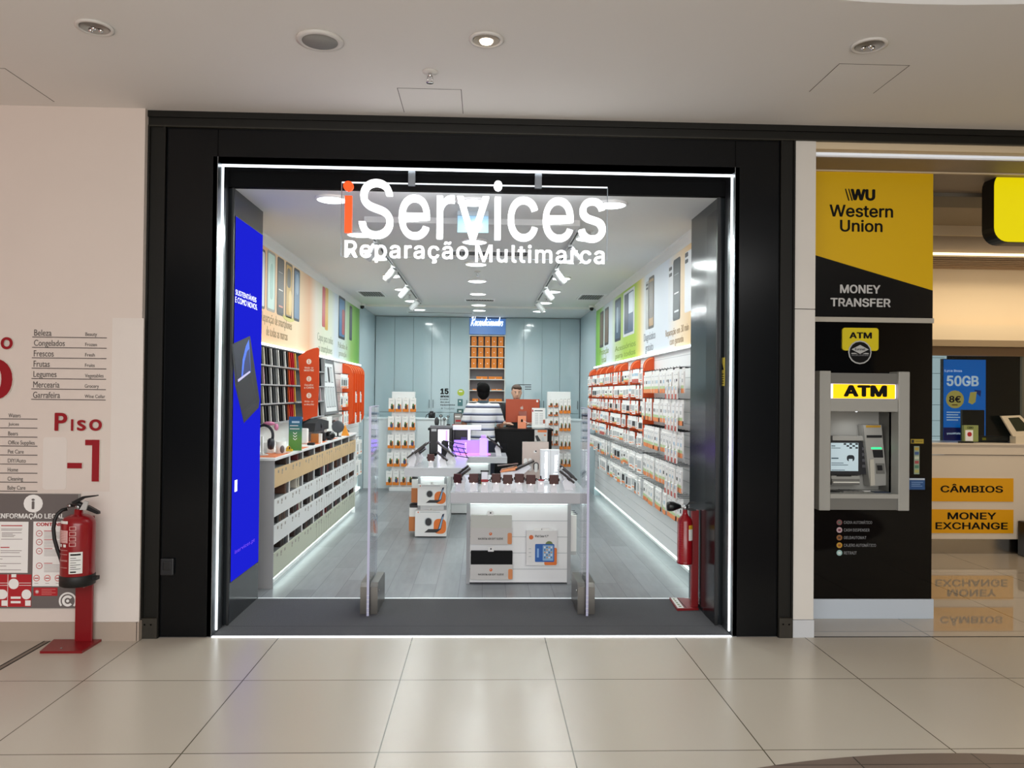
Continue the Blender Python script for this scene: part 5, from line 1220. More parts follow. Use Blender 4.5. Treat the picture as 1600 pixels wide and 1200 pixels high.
# small stands with square maroon pads
MAR = mat('pad_maroon', '4a221d', .5, noise=.2, nscale=60); MARF = mat('pad_red', '9a1f28', .5); STEMW = mat('stand_white', 'e6e5ea', .25); GLINT = mat('stand_light', 'ffffff', .4, emit=2.5, ecol='fff2ea')
ws = {}
def watch_stand(x, y, z, label, kind=0, rot=0):
    if kind in ws: return dup(ws[kind], (x, y, z), label, (0, 0, rot))
    t = thing('watch_stand', label, 'watch stand', (0, 0, 0), 'watch stands on the display tables')
    MB().prism([(-.026, 0), (.026, 0), (.024, .085), (-.024, .085)], 'Y', -.02, .03, STEMW).box((-.030, -.03, 0), (.030, .04, .004), STEMW).build('stem', t)
    if kind == 0:
        MB().box((-.038, -.036, .070), (.038, -.020, .146), MAR, .006).build('pad', t)
        for s in (-1, 1): MB().box((s*.036, -.034, .095), (s*.046, -.022, .118), BLACKP, .003).build('clamp_arm', t)
    elif kind == 1:
        MB().box((-.030, -.036, .085), (.030, -.02, .105), MARF, .004).build('pad', t)
        for s in (-1, 1): MB().tube([(s*.028, -.028, .095), (s*.045, -.028, .105), (s*.048, -.03, .085)], .006, BLACKP, 6).build('clamp_arm', t)
        MB().box((-.028, -.018, .10), (.028, -.012, .17), mat('band_silver', 'b9bcc6', .3, .6), .004).box((-.034, -.02, .165), (.034, -.008, .178), BLACKP).build('watch_band', t)
    else:
        MB().box((-.022, -.036, .088), (.022, -.02, .102), MARF, .004).build('pad', t)
        for s in (-1, 1): MB().tube([(s*.02, -.028, .095), (s*.042, -.028, .108), (s*.05, -.03, .098)], .005, BLACKP, 6).build('clamp_arm', t)
        MB().tube([(0, -.025, .1), (-.005, -.025, .13)], .006, BLACKP, 6).build('sensor_stalk', t)
    MB().ball((0, -.036, .068), .006, GLINT, 8).build('light_dot', t)
    ws[kind] = t; t.location = (x, y, z); t.rotation_euler = (0, 0, rot); return t
fr_ = [(740, 767, 0), (757, 769, 1), (775, 767, 0), (793, 769.5, 0), (811, 767, 0), (829, 769.5, 0), (845, 767.5, 2), (865, 769.5, 0)]
for k, (px, py, kd) in enumerate(fr_):
    q = on(px, py, Z=T1); watch_stand(q.x, max(q.y, 1.24), T1, '%s watch stand from the blue screen along the nearest table, %s' % (od(k), ('maroon pad', 'silver band', 'red pad')[kd]), kd)
q = on(718, 769, Z=T1); watch_stand(q.x, 1.27, T1, 'maroon pad watch stand turned sideways at the corner of the nearest table', 0, radians(-38))
q = on(674, 729, Z=T2); watch_stand(q.x, 3.42, T2, 'single maroon pad watch stand at the edge of the sleeve box table', 0, 0)
# tilted phone stands
PHB = mat('phone_black', '1f1615', .2); PHS = mat('phone_screen_lit', '2d2f45', .1, emit=.08, ecol='6a6a9a')
ps = {}
def phone_stand(x, y, z, label, rot, big=False):
    if big in ps: return dup(ps[big], (x, y, z), label, (0, 0, rot))
    t = thing('phone_stand', label, 'phone stand', (0, 0, 0), 'tilted phones on the display tables')
    k = 1.6 if big else 1.0
    m = MB(); m.prism([(-.035, 0), (.035, 0), (.055, .06*k), (.015, .115*k), (-.005, .10*k)], 'Y', -.03, .03, STEMW).build('stem', t)
    d = V(.78, 0, .62).normalized(); n = V(-.62, 0, .78)
    def sl(u0, u1, w, t0, t1, mt_, nm, par):
        o = V(-.035, -w, .055*k)+d*u0+n*t0; m = MB(); m.poly(o, d, Y3, -d.cross(Y3)*-1, [(0, 0), (u1-u0, 0), (u1-u0, 2*w), (0, 2*w)], mt_, 0, -0.0001)
        m = MB(); v = [o, o+d*(u1-u0), o+d*(u1-u0)+Y3*2*w, o+Y3*2*w]; v += [p+n*(t1-t0) for p in v]
        m.add(v, [(3, 2, 1, 0), (4, 5, 6, 7), (0, 1, 5, 4), (1, 2, 6, 5), (2, 3, 7, 6), (3, 0, 4, 7)], mt_); return m.build(nm, par)
    b = sl(0, .16*k, .05*k, 0, .018, PHB, 'phone', t); sl(.006, .144*k, .045*k, .0182, .0188, PHS, 'phone_screen', b)
    m = MB(); m.tube([V(.0, -.03*k, .08*k), V(.02, -.045*k, .10*k)], .006, BLACKP, 6).tube([V(0, .03*k, .08*k), V(.02, .045*k, .10*k)], .006, BLACKP, 6); m.build('clamp_arm', t)
    ps[big] = t; t.location = (x, y, z); t.rotation_euler = (0, 0, rot); return t
phone_stand(-.20, 1.55, T1, 'tilted phone on the corner of the nearest table, nearer the front', 0)
phone_stand(-.22, 1.78, T1, 'tilted phone on the nearest table, behind the corner phone', 0)
for k, (x, y) in enumerate(((.72, 1.42), (.765, 1.62), (.77, 1.87), (.77, 2.1))): phone_stand(x, y, T1, 'tilted phone facing the pegboard on the nearest table, %s from the front' % od(k), pi)
for k, (x, y) in enumerate(((-.80, 3.52), (-.78, 3.74), (-.76, 3.98), (-.79, 4.25))): phone_stand(x, y, T2, 'tilted phone facing the counter on the sleeve box table, %s from the front' % od(k), 0, k < 2)
for k, (x, y) in enumerate(((-.44, 3.55), (-.38, 3.82), (-.36, 4.1))): phone_stand(x, y, T2, 'tilted phone facing the pegboard on the sleeve box table, %s from the front' % od(k), pi, k == 1)
phone_stand(.20, 5.1, T3, 'tilted phone at the corner of the violet tray table', pi, True)
# boxes and signs standing on the nearest table
a, b = on(845, 763, Z=T1), None
t = thing('product_sign', 'white standing box sign with glowing vertical words on the nearest table', 'sign', (.62, 1.95, T1))
YS = 1.86; ww = mat('sign_box_white', 'e9eef2', .35); p0, p1, pm = on(845, 703, Y=YS), on(874.5, 702, Y=YS), on(860.5, 702, Y=YS)
MB().box((p0.x, YS, T1), (p1.x, YS+.09, p0.z), ww).box((pm.x-.001, YS-.0008, T1), (pm.x+.001, YS, p0.z), GREYM).build('box', t)
GL = mat('glow_letters', 'ffffff', .4, emit=1.3, ecol='f6fbff'); m = MB()
def vtext(m, s, x, y0, y1, wpx, Y):
    b0, b1 = on(x, y1, Y=Y), on(x, y0, Y=Y); w = on(x+wpx, y0, Y=Y).x-b1.x
    m.type(s, V(b0.x+w/2, Y-.001, b0.z), Z3, -X3, b1.z-b0.z, w, -Y3, GL, .001, 'G', .02)
vtext(m, 'Recondicionados', 852.5, 706, 750, 5, YS); vtext(m, 'i novos', 868, 711, 741, 6, YS); m.build('lettering', t)
# beige poster board with white bust pictures
YS2 = 2.18
t = thing('poster_board', 'beige upright phone poster behind the white box sign on the nearest table', 'poster', (.42, YS2, T1))
m = MB(); m.card(816, 690.5, 857, 749.5, mat('board_beige', 'cdbdb4', .5), t=.004, back=.02, Y=YS2); q = on(830, 756, Y=YS2)
m.box((on(820, 750, Y=YS2).x, YS2, T1), (on(850, 750, Y=YS2).x, YS2+.06, T1+.05), OFFWHITE); m.build('board', t)
P = {'Y': YS2-.0045}; m = MB(); m.card(834, 704, 838, 707.5, PAPER, t=.001, **P); m.card(836, 704, 838.5, 706, PDRK, t=.0014, **P)
m.card(818, 716, 824, 735, PAPER, t=.001, r=.02, **P); m.card(825.5, 716, 831, 736, PAPER, t=.001, r=.02, **P); m.card(833, 722, 842, 736, mat('print_dark_grey', '55504e', .5), t=.001, r=.03, **P); m.card(835, 724, 840, 738, PAPER, t=.0015, r=.03, **P); m.build('print', t)
def flat_box(name, label, cat, pts, Y, mt_, t_=.02, extra=None, grp=None):
    q = [on(a, b, Y=Y) for a, b in pts]; m = MB(); m.poly(V(0, Y, 0), X3, Z3, -Y3, [(p.x, p.z) for p in q], mt_, t_, .02)
    if extra:
        for p_, mm in extra: m.poly(V(0, Y, 0), X3, Z3, -Y3, [(on(a, b, Y=Y).x, on(a, b, Y=Y).z) for a, b in p_], mm, t_+.001)
    return m.single(name, label, cat, grp)
t = thing('phone_box', 'open orange and white phone boxes leaning on the nearest table', 'box', (.25, 2.2, T1))
m = MB(); yb = 2.05
m.prism([(.16, T1), (.30, T1), (.44, T1+.125), (.41, T1+.15), (.30, T1+.09), (.16, T1+.075)], 'Y', yb, yb+.12, STEMW); m.build('wedge', t)
m = MB(); m.prism([(.155, T1+.075), (.30, T1+.10), (.31, T1+.13), (.17, T1+.10)], 'Y', yb-.005, yb+.12, mat('box_peach', 'e9935f', .4)); m.build('peach_lid', t)
m = MB(); m.prism([(.30, T1+.095), (.47, T1+.175), (.465, T1+.19), (.29, T1+.11)], 'Y', yb-.01, yb+.12, PHB); m.prism([(.13, T1+.13), (.32, T1+.15), (.32, T1+.155), (.13, T1+.135)], 'Y', yb, yb+.12, PHB); m.build('phone', t)
m = MB().box((-.02, 1.75, T1), (.03, 1.80, T1+.055), mat('box_lime', 'b7ac2e', .5)).box((-.05, 1.80, T1), (.0, 1.84, T1+.09), PDRK); m.single('small_box', 'tiny lime and black box between the stands on the nearest table', 'box')
# sleeves and tablet box hanging on the table front
def sleeve(x0, x1, y0, ym, y1, flap, label):
    Y = 1.398; t = thing('laptop_sleeve', label, 'laptop sleeve', on((x0+x1)/2, y1, Y=Y), 'laptop sleeves on the nearest table')
    m = MB(); m.card(x0+.5, y0, x1-.5, y1-2, flap, t=.022, back=-.0, r=.006, Y=Y); m.build('sleeve', t)
    P = {'Y': Y-.022}; m = MB(); m.card(x0, ym, x1, y1, mat('sleeve_card', 'c9c6c2', .45), t=.004, back=0, **P); m.build('card_band', t)
    m = MB(); P = {'Y': Y-.0262}; xm = (x0+x1)/2-1; yc = ym+(y1-ym)*.36
    m.card(xm-2.4, yc-2.4, xm+2.4, yc+2.4, mat('logo_orange', 'd9692c', .5), t=.0008, r=.05, **P); m.card(xm-1, yc-1.8, xm+.2, yc+.4, mat('sleeve_card', 'c9c6c2', .45), t=.0012, r=.01, **P)
    m.text('MACBOOK AIR SOFT SLEEVE', x0+12, ym+(y1-ym)*.60, x1-14, ym+(y1-ym)*.72, PDRK, font='G', bold=.02, **P)
    m.card(x1-7, ym+(y1-ym)*.3, x1-.2, y1-.2, mat('sleeve_orange', 'd98a54', .5), t=.0004, r=.012, **P); m.build('print', t)
    m = MB(); m.card(xm-4.5, y0-6.5, xm+4.5, y0+1, PAPER, t=.024, back=-.018, r=.004, Y=Y); m.card(xm-1, y0-4.5, xm+1, y0-2, BLACKP, t=.0246, back=-.02, Y=Y); m.build('hang_tag', t)
    q = on(xm, y0-3.5, Y=Y); MB().tube([(q.x, 1.4055, q.z), (q.x, 1.36, q.z)], .003, HOOK, 6).build('hang_hook', t)
sleeve(735, 800, 804, 825, 850.5, mat('sleeve_silver', 'c4c5bd', .35), 'silver laptop sleeve hanging on the front of the nearest table')
sleeve(735, 801, 860, 882, 905.5, mat('sleeve_black', '0b0b0d', .6, spec=.2), 'black laptop sleeve hanging below the silver sleeve')
Y = 1.398; t = thing('tablet_case_box', 'white tablet case box with blue tablet picture on the nearest table', 'box', on(846, 882, Y=Y))
MB().card(822, 828, 870, 882, mat('box_white', 'e4e3e1', .45), t=.035, back=0, Y=Y).build('box', t)
P = {'Y': Y-.0355}; m = MB()
m.card(850.5, 856, 870, 883, mat('print_orange', 'e2752a', .5), t=.0006, r=.012, **P); m.card(852, 845.5, 864, 857, mat('print_olive', '6f7f4a', .5), t=.0008, r=.05, **P)
m.card(836, 850, 866, 878, mat('print_blue', '1f5fb0', .4), t=.0016, r=.008, **P); m.card(848, 852, 864.5, 876, mat('print_screen', '8fb4d6', .3), t=.0022, r=.004, **P); m.card(839, 857, 842, 871, mat('print_lightblue', '86b0e0', .4), t=.0022, **P)
for i in range(4):
    for j in range(5): m.card(850+i*3.5, 854+j*4, 852.2+i*3.5, 856.2+j*4, mat('print_icon_%d' % ((i+j) % 3), ('f0f0f0', '3b6ea0', 'd9a06a')[(i+j) % 3], .4), t=.0026, **P)
m.card(826.5, 836, 833.5, 843, mat('logo_orange', 'd9692c', .5), t=.0008, r=.05, **P); m.text('iPad Case 9.7"', 836, 836, 857, 839.5, PDRK, font='G', bold=.02, **P)
for k in range(3): m.card(826, 857+k*6, 830, 858+k*6, PGRY, t=.0006, **P)
m.build('print', t); m = MB(); m.card(834, 824.5, 858, 828.5, PAPER, t=.02, back=-.012, Y=Y); m.build('hang_tag', t)
q = on(846, 826, Y=Y); MB().tube([(q.x, 1.4055, q.z), (q.x, 1.36, q.z)], .003, HOOK, 6).build('hang_hook', t)
for k in range(3):
    y = 1.55+k*.09; m = MB().box((.7455, y-.032, .22), (.80-.004*k, y+.032, .56), PCARD).tube([(.7395, y, .555), (.81, y, .565)], .003, HOOK, 6).box((.7455, y-.033, .22), (.80-.004*k, y+.033, .25), PGRY)
    m.single('cable_pack', 'slim white pack hanging on the side of the nearest table, %s from the front' % od(k), 'accessory pack', 'packs on the table sides')
Y = 3.518
for k, (x0, x1, y0, y1) in enumerate(((653, 697.5, 756, 789), (649.5, 698, 796.5, 836))):
    t = thing('sleeve_box', ('upper', 'lower')[k]+' white laptop sleeve box hung on the end of the second table', 'box', on((x0+x1)/2, y1, Y=Y), 'laptop sleeve boxes on the second table')
    d = .05+.03*k; MB().card(x0, y0, x1, y1, mat('box_white', 'e4e3e1', .45), t=d, back=0, Y=Y).build('box', t)
    P = {'Y': Y-d-.0003}; w = x1-x0; h = y1-y0; m = MB(); F = lambda a: x0+a*w; G = lambda b: y0+b*h
    m.card(F(.58), G(.36), F(.98), G(.95), mat('print_orange', 'e2752a', .5), t=.0006, r=.05, **P); m.card(F(.28), G(.3), F(.54), G(.66), PGRY, t=.0006, r=.1, **P); m.card(F(.31), G(.33), F(.51), G(.63), PDRK, t=.001, r=.1, **P)
    o, u, v, ww_, hh_, n = m.fr(F(.28), G(.15), F(.92), G(.9), P)
    m.poly(o, u, v, n, [(0, .0), (ww_*.62, 0), (ww_*.84, hh_*.18), (ww_*.2, hh_*.18)], PDRK, .0016); m.poly(o, u, v, n, [(ww_*.66, hh_*.1), (ww_*.84, hh_*.18), (ww_, hh_), (ww_*.9, hh_*.96)], mat('print_navy', '1d2740', .4), .002); m.poly(o, u, v, n, [(ww_*.72, hh_*.18), (ww_*.82, hh_*.22), (ww_*.95, hh_*.85), (ww_*.9, hh_*.82)], mat('print_screen', '8fb4d6', .3), .0024)
    m.card(F(.06), G(.07), F(.10), G(.13), mat('logo_orange', 'd9692c', .5), t=.0006, r=.02, **P); m.card(F(.14), G(.08), F(.78), G(.11), PGRY, t=.0006, **P); m.build('print', t)
    q = on(F(.5), y0-2.5, Y=Y); MB().tube([(q.x, 3.5255, q.z-.004), (q.x, 3.45, q.z-.004)], .003, HOOK, 6).box((q.x-.02, Y-.03, q.z-.03), (q.x+.02, Y-.02, q.z+.01), PAPER).build('hang_tag', t)
for k, (y, z, d) in enumerate(((3.62, .365, .0), (3.72, .365, 0), (3.60, .05, .02), (3.69, .05, .03), (3.78, .05, .01))):
    m = MB().box((-.80-d, y-.035, z), (-.7305, y+.035, z+.26), PCARD, .003).box((-.802-d, y-.036, z), (-.731, y+.036, z+.16), mat('pack_copper', 'c9793c', .5)).box((-.798-d, y-.03, z+.16), (-.733, y+.03, z+.285), PDRK, .006).tube([(-.7255, y, z+.289), (-.82, y, z+.289)], .003, HOOK, 6)
    m.single('sleeve_pack', 'black and copper sleeve pack, %s from the upper front, second table side' % od(k), 'accessory pack', 'packs on the table sides')
# things on the violet table
YV = 5.05
t = thing('acrylic_tray', 'violet glowing acrylic accessory tray on the rear display table', 'display tray', (-.2, 5.2, T3))
VG = mat('acrylic_violet', 'b48cf5', .3, emit=.55, ecol='a478ff'); VG2 = mat('acrylic_violet_soft', 'cdb0fb', .3, emit=.62, ecol='b890ff'); VP = mat('acrylic_pink', 'ef8fe0', .3, emit=.7, ecol='ff86d8')
a, b = on(708, 712, Y=YV), on(763, 690, Y=YV)
m = MB().box((a.x, YV, T3), (b.x, YV+.3, T3+.012), VG2).box((a.x, YV+.28, T3), (b.x, YV+.29, b.z), VG).box((a.x, YV, T3), (a.x+.01, YV+.3, b.z-.05), VG).box((a.x+.15, YV+.01, T3), (a.x+.17, YV+.28, b.z-.03), VG2); m.build('tray', t)
c_, d_ = on(749, 712, Y=YV), on(761.5, 685, Y=YV); m = MB().box((c_.x, YV-.02, T3), (d_.x, YV+.1, d_.z), VG2, .006).box((c_.x+.02, YV-.01, d_.z-.001), (d_.x-.02, YV+.08, d_.z+.04), VG, .006); m.build('block', t)
MB().box((a.x+.05, YV-.01, T3+.012), (b.x+.03, YV+.03, T3+.03), VP).build('light_edge', t)
MB().tube([on(761, 700, Y=YV+.1), on(759.5, 680, Y=YV+.1)], .004, PAPER, 6).build('sensor_stalk', t)
Yt = 5.42
t = thing('display_tower', 'black tower with a white lit front beside the violet tray', 'display tower', (-.6, Yt, T3))
a, b = on(672, 712, Y=Yt), on(706, 669, Y=Yt)
MB().box((a.x+.0, Yt, T3), (b.x, Yt+.18, b.z), mat('tower_black', '0b0b0e', .3)).box((a.x-.005, Yt-.01, b.z), (b.x+.01, Yt+.19, b.z+.03), mat('tower_top', '6c6c70', .4)).build('case', t)
c_, d_ = on(684, 712, Y=Yt), on(702, 671, Y=Yt); MB().box((c_.x, Yt-.008, T3), (d_.x, Yt, d_.z), mat('tower_white', 'f0ecff', .3, emit=.75, ecol='efe8ff')).box((d_.x-.05, Yt-.0095, T3+.08), (d_.x-.02, Yt-.007, d_.z-.01), VG2).build('lit_panel', t)
m = MB(); m.card(674, 670, 682, 674, PGRY, t=.001, Y=Yt); m.build('name_plate', t)
t = thing('lit_display_case', 'white framed display case with dark violet lit inside', 'display case', (-.3, Yt, T3))
a, b = on(707, 712, Y=Yt), on(752, 665, Y=Yt); b2 = on(735, 672, Y=Yt)
MB().box((a.x, Yt, b2.z), (b.x, Yt+.18, b.z), WHITE, .004).build('top', t)
MB().box((a.x, Yt+.17, T3), (b2.x, Yt+.18, b2.z), mat('case_dark', '0a0712', .3)).build('back', t)
MB().box((b2.x-.035, Yt-.005, T3), (b2.x, Yt+.17, b2.z), mat('tower_white', 'f0ecff', .3, emit=.75, ecol='efe8ff')).box((a.x, Yt, T3), (a.x+.02, Yt+.17, b2.z), mat('case_dark', '0a0712', .3)).build('side_post', t)
m = MB(); c_, d_ = on(720, 696, Y=Yt+.1), on(729, 683, Y=Yt+.1); m.box((c_.x, Yt+.08, T3), (d_.x, Yt+.12, d_.z), mat('case_violet', '3b2a66', .3, emit=.08, ecol='5a3fae')); m.build('inner_block', t)
q = on(695, 712, Y=4.6); m = MB().box((q.x-.045, 4.6, T2), (q.x+.04, 4.68, T2+.21), mat('speaker_black', '121114', .5), .006).box((q.x-.04, 4.598, T2+.02), (q.x+.035, 4.601, T2+.19), mat('speaker_cloth', '1d1c20', .9)); m.single('small_speaker', 'small black box speaker in front of the white lit tower', 'speaker')
t = thing('card_holder_grid', 'black wire grid holder leaning on the sleeve box table', 'grid holder', (-.33, 4.5, T2)); m = MB(); T2 += .007
for k in range(4): q = V(-.50, 4.45, T2+.22-.055*k); m.tube([q+V(.02*k, 0, 0), q+V(.26+.02*k, 0, -.045)], .006, BLACKP, 6)
for k in range(4): q = V(-.50+.08*k, 4.45, T2+.225-.03*k); m.tube([q, q+V(.06, 0, -.12)], .005, BLACKP, 6)
m.tube([(-.42, 4.45, T2), (-.42, 4.45, T2+.12)], .006, BLACKP, 6); m.build('wire_grid', t); T2 -= .007

# ------------------------------------------------------------------ pack towers
GW = mat('tower_panel_white', 'e8eaea', .4); PIC = [mat('pic_'+c, c, .5) for c in ('2b3a30', '3a4a78', '5a3a2a', '31382c')]
def gondola(x0, x1, Y, z1, label, shelf_z):
    t = thing('pack_tower', label, 'display stand', ((x0+x1)/2, Y+.1, 0), 'white pack towers')
    MB().box((x0, Y, .06), (x1, Y+.12, z1), GW, .004).build('panel', t); MB().box((x0-.02, Y-.09, 0), (x1+.02, Y+.2, .06), GW, .004).build('foot', t)
    return t
def tower_pack(x, Y, z, w, h, label, pics, grp, t_par, base=ORANGEB):
    m = MB(); m.box((x-w/2, Y-.045, z-h), (x+w/2, Y-.02, z), PCARD); m.box((x-w/2-.0004, Y-.0458, z-h-.0004), (x+w/2+.0004, Y-.0195, z-h*.78), base)
    m.prism([(x-w*.30, z-h*.95), (x+w*.42, z-h*.95), (x+w*.42, z-h*.45), (x+w*.0, z-h*.55)], 'Y', Y-.0462, Y-.044, base)
    m.ball((x+w*.1, Y-.0455, z-h*.66), (w*.26, .002, h*.19), pics, 10); m.ball((x+w*.05, Y-.046, z-h*.5), (w*.16, .002, h*.10), mat('pic_green', '4f7a3a', .5), 8); m.box((x-w*.3, Y-.0456, z-h*.2), (x+w*.25, Y-.0448, z-h*.17), PGRY)
    m.single('accessory_pack', label, 'accessory pack', grp)
    MB().tube([(x, Y+.004, z+.0035), (x, Y-.052, z+.0035)], .003, HOOK, 6).build('hook', t_par)
GY_ = 7.52; a, b = on(612.5, 612, Y=GY_), on(648.5, 611, Y=GY_)
t = gondola(a.x, b.x, GY_, a.z, 'white pack tower with plant picture packs beside the counter', 0)
RWN = ('top row', 'second row', 'third row', 'fourth row', 'lowest row')
for r, (y0, y1, xs) in enumerate(((622, 643.5, (612, 622.8, 634, 645.5)), (650.5, 672, (611, 622, 633, 644.5)), (679, 700.5, (610.5, 621.5, 632.5, 643.5)), (707, 729, (609.5, 620, 631.5, 642)), (736, 758, (608, 618.5, 630, 641)))):
    for k, x in enumerate(xs):
        p, q = on(x, y0, Y=GY_-.045), on(x, y1, Y=GY_-.045); tower_pack(p.x, GY_, p.z, .096, p.z-q.z, 'white and orange pack, %s from the counter, %s, plant picture tower' % (od(k), RWN[r]), PIC[(k+r) % 4], 'packs on the tower beside the counter', t)
GY_ = 7.12; a, b = on(855.5, 612, Y=GY_), on(891.5, 612, Y=GY_)
t = gondola(a.x, b.x, GY_, a.z, 'white pack tower with slim packs beside the orange computer', 0)
for r, (y0, y1) in enumerate(((625, 636), (638.5, 650), (652, 664), (666, 680.5), (682.5, 696))):
    for k, x in enumerate((860.5, 869)):
        p, q = on(x, y0, Y=GY_-.045), on(x, y1, Y=GY_-.045); tower_pack(p.x, GY_, p.z, .068, p.z-q.z, 'short white and brown pack, %s column, %s, slim pack tower' % (od(k), RWN[r]), PIC[2], 'short packs on the slim tower', t, mat('pack_rust', 'c06a34', .5))
for r, (y0, y1) in enumerate(((624, 646), (652, 673.5), (680.5, 702), (708.5, 729.5))):
    for k, x in enumerate((877, 883.3, 889.3)):
        p, q = on(x, y0, Y=GY_-.045), on(x, y1, Y=GY_-.045); tower_pack(p.x, GY_, p.z, .052, p.z-q.z, 'tall slim white and orange pack, %s column, %s, slim pack tower' % (od(k+2), ('top row', 'second row', 'third row', 'lowest row')[r]), PIC[3], 'tall packs on the slim tower', t)

# ------------------------------------------------------------------ reception desk and what stands on it
DZ = 1.07
t = thing('reception_desk', 'black reception desk between the display tables and the blue cabinets', 'desk', (.08, 6.6, 0))
DBK = mat('desk_black', '050506', .35, spec=.15)
MB().box((-.80, 6.3, 0), (1.0, 6.34, DZ-.03), DBK).box((-.80, 6.34, 0), (-.77, 6.88, DZ-.03), DBK).box((.97, 6.34, 0), (1.0, 6.9, DZ-.03), DBK).box((-.2, 6.292, .3), (.35, 6.3, .85), mat('desk_panel', '08090b', .2, spec=.2)).build('front_panel', t)
MB().box((-.82, 6.27, DZ-.03), (1.02, 6.9, DZ), DBK, .004).build('desk_top', t)
# computer
Yi = 6.62; t = thing('desktop_computer', 'orange all in one desktop computer seen from behind on the desk', 'computer', on(816, 667, Y=Yi))
OI = mat('computer_orange', 'ab3d08', .4); a, b = on(790, 658.5, Y=Yi), on(843, 624, Y=Yi); a.z = on(816, 660, Y=Yi).z
MB().box((a.x, Yi, a.z), (b.x, Yi+.012, b.z), OI, .004).build('display_back', t)
MB().box((a.x+.004, Yi+.0122, a.z+.004), (b.x-.004, Yi+.014, b.z-.004), PHB).build('screen', t)
c_ = on(816.5, 664, Y=Yi); MB().prism([(Yi-.06, DZ), (Yi-.05, DZ+.006), (Yi+.0, a.z+.16), (Yi-.006, a.z+.17), (Yi-.075, DZ+.008)], 'X', c_.x-.06, c_.x+.06, mat('stand_dark_orange', '7a2a10', .35)).box((c_.x-.07, Yi-.12, DZ), (c_.x+.07, Yi+.06, DZ+.006), mat('stand_dark_orange', '7a2a10', .35)).build('stand', t)
m = MB(); q = on(815.5, 637.5, Y=Yi); AP = mat('emblem_grey', 'b9a59c', .4); R_ = .021
pts = []
for k in range(40):
    an = 2*pi*k/40; r = R_*(1+.10*abs(cos(an))-.12*max(0, sin(an))**8-.10*max(0, -sin(an))**8); x_, z_ = r*cos(an), r*1.05*sin(an)
    dx, dz = x_-R_*1.18, z_-R_*.12; dd = sqrt(dx*dx+dz*dz)
    if dd < R_*.48: x_ = R_*1.18-sqrt(max(0, (R_*.48)**2-dz*dz)); 
    pts.append((x_, z_))
m.poly(V(q.x, Yi, q.z), X3, Z3, -Y3, pts, AP, .0015); m.poly(V(q.x+.002, Yi, q.z+R_*1.12), X3, Z3, -Y3, [(0, 0), (.008, .004), (.010, .014), (.002, .009)], AP, .0015); m.build('emblem', t)
MB().card(838, 625, 841, 628.5, PAPER, t=.001, r=.01, Y=Yi).build('sticker', t)
Yb = 6.42; t = thing('phone_box', 'peach coloured phone box standing in front of the orange computer', 'box', on(815.5, 668, Y=Yb))
a, b = on(809, 668, Y=Yb), on(822, 650, Y=Yb); MB().box((a.x, Yb, DZ), (b.x, Yb+.06, b.z), mat('box_salmon', 'f0936a', .45)).build('box', t)
m = MB(); m.card(814, 655, 817, 659.5, BLACKINK, t=.001, r=.01, Y=Yb); m.build('print', t)
m = MB().tube([on(818, 658, Y=Yb-.003), on(824, 660.5, Y=Yb), on(831, 664, Y=Yb+.02)], .003, PAPER, 6); m.single('charging_cable', 'thin white cable from the peach phone box', 'cable')
Yp = 6.40; t = thing('price_list_stand', 'white price list in a clear stand on the desk', 'price list', on(841, 667, Y=Yp))
a = on(831, 667, Y=Yp); m = MB(); m.card(831, 637.5, 852, 668.3, PAPER, t=.003, back=.003, Y=Yp); m.box((a.x, Yp-.03, DZ), (a.x+.19, Yp+.03, DZ+.004), PCLR); m.build('sheet', t)
m = MB(); P = {'Y': Yp-.0032}
for k in range(7): m.card(836, 646+k*2.6, 841, 647+k*2.6, PGRY, t=.0006, **P); m.card(843, 646+k*2.6, 848.5, 647+k*2.6, PGRY, t=.0006, **P)
m.card(835, 641, 848, 642.5, PDRK, t=.0006, **P); m.card(831.5, 640, 833.5, 643.5, INKR, t=.0006, **P); m.card(848.5, 655.5, 851.7, 662, mat('print_rust', 'a4492a', .5), t=.0006, r=.02, **P); m.build('print', t)
m = MB().card(852, 654, 857, 668.3, OFFWHITE, t=.05, back=.0, Y=6.44); m.single('card_terminal', 'small white card terminal by the price list', 'terminal')
Yf = 6.262; t = thing('framed_poster', 'small framed phone poster on the front of the black desk', 'poster', on(845, 690, Y=Yf))
MB().card(834.5, 671, 856, 690.5, PHB, t=.01, back=0, Y=Yf).card(835.2, 671.7, 855, 689.8, mat('poster_grey', 'c9c4be', .5), t=.011, Y=Yf).build('frame', t)
P = {'Y': Yf-.0112}; m = MB(); m.card(840, 672, 854.5, 675.5, mat('poster_orange_bar', 'd9763f', .5), t=.0006, **P); m.card(850, 679, 853, 681, mat('poster_orange_bar', 'd9763f', .5), t=.0006, **P)
pg(m, [(836, 681), (840, 680), (845, 689), (839, 689.5)], PDRK, Yf-.0115); pg(m, [(846, 684), (849, 683), (851, 689), (847, 689)], PGRY, Yf-.0115); m.build('print', t)
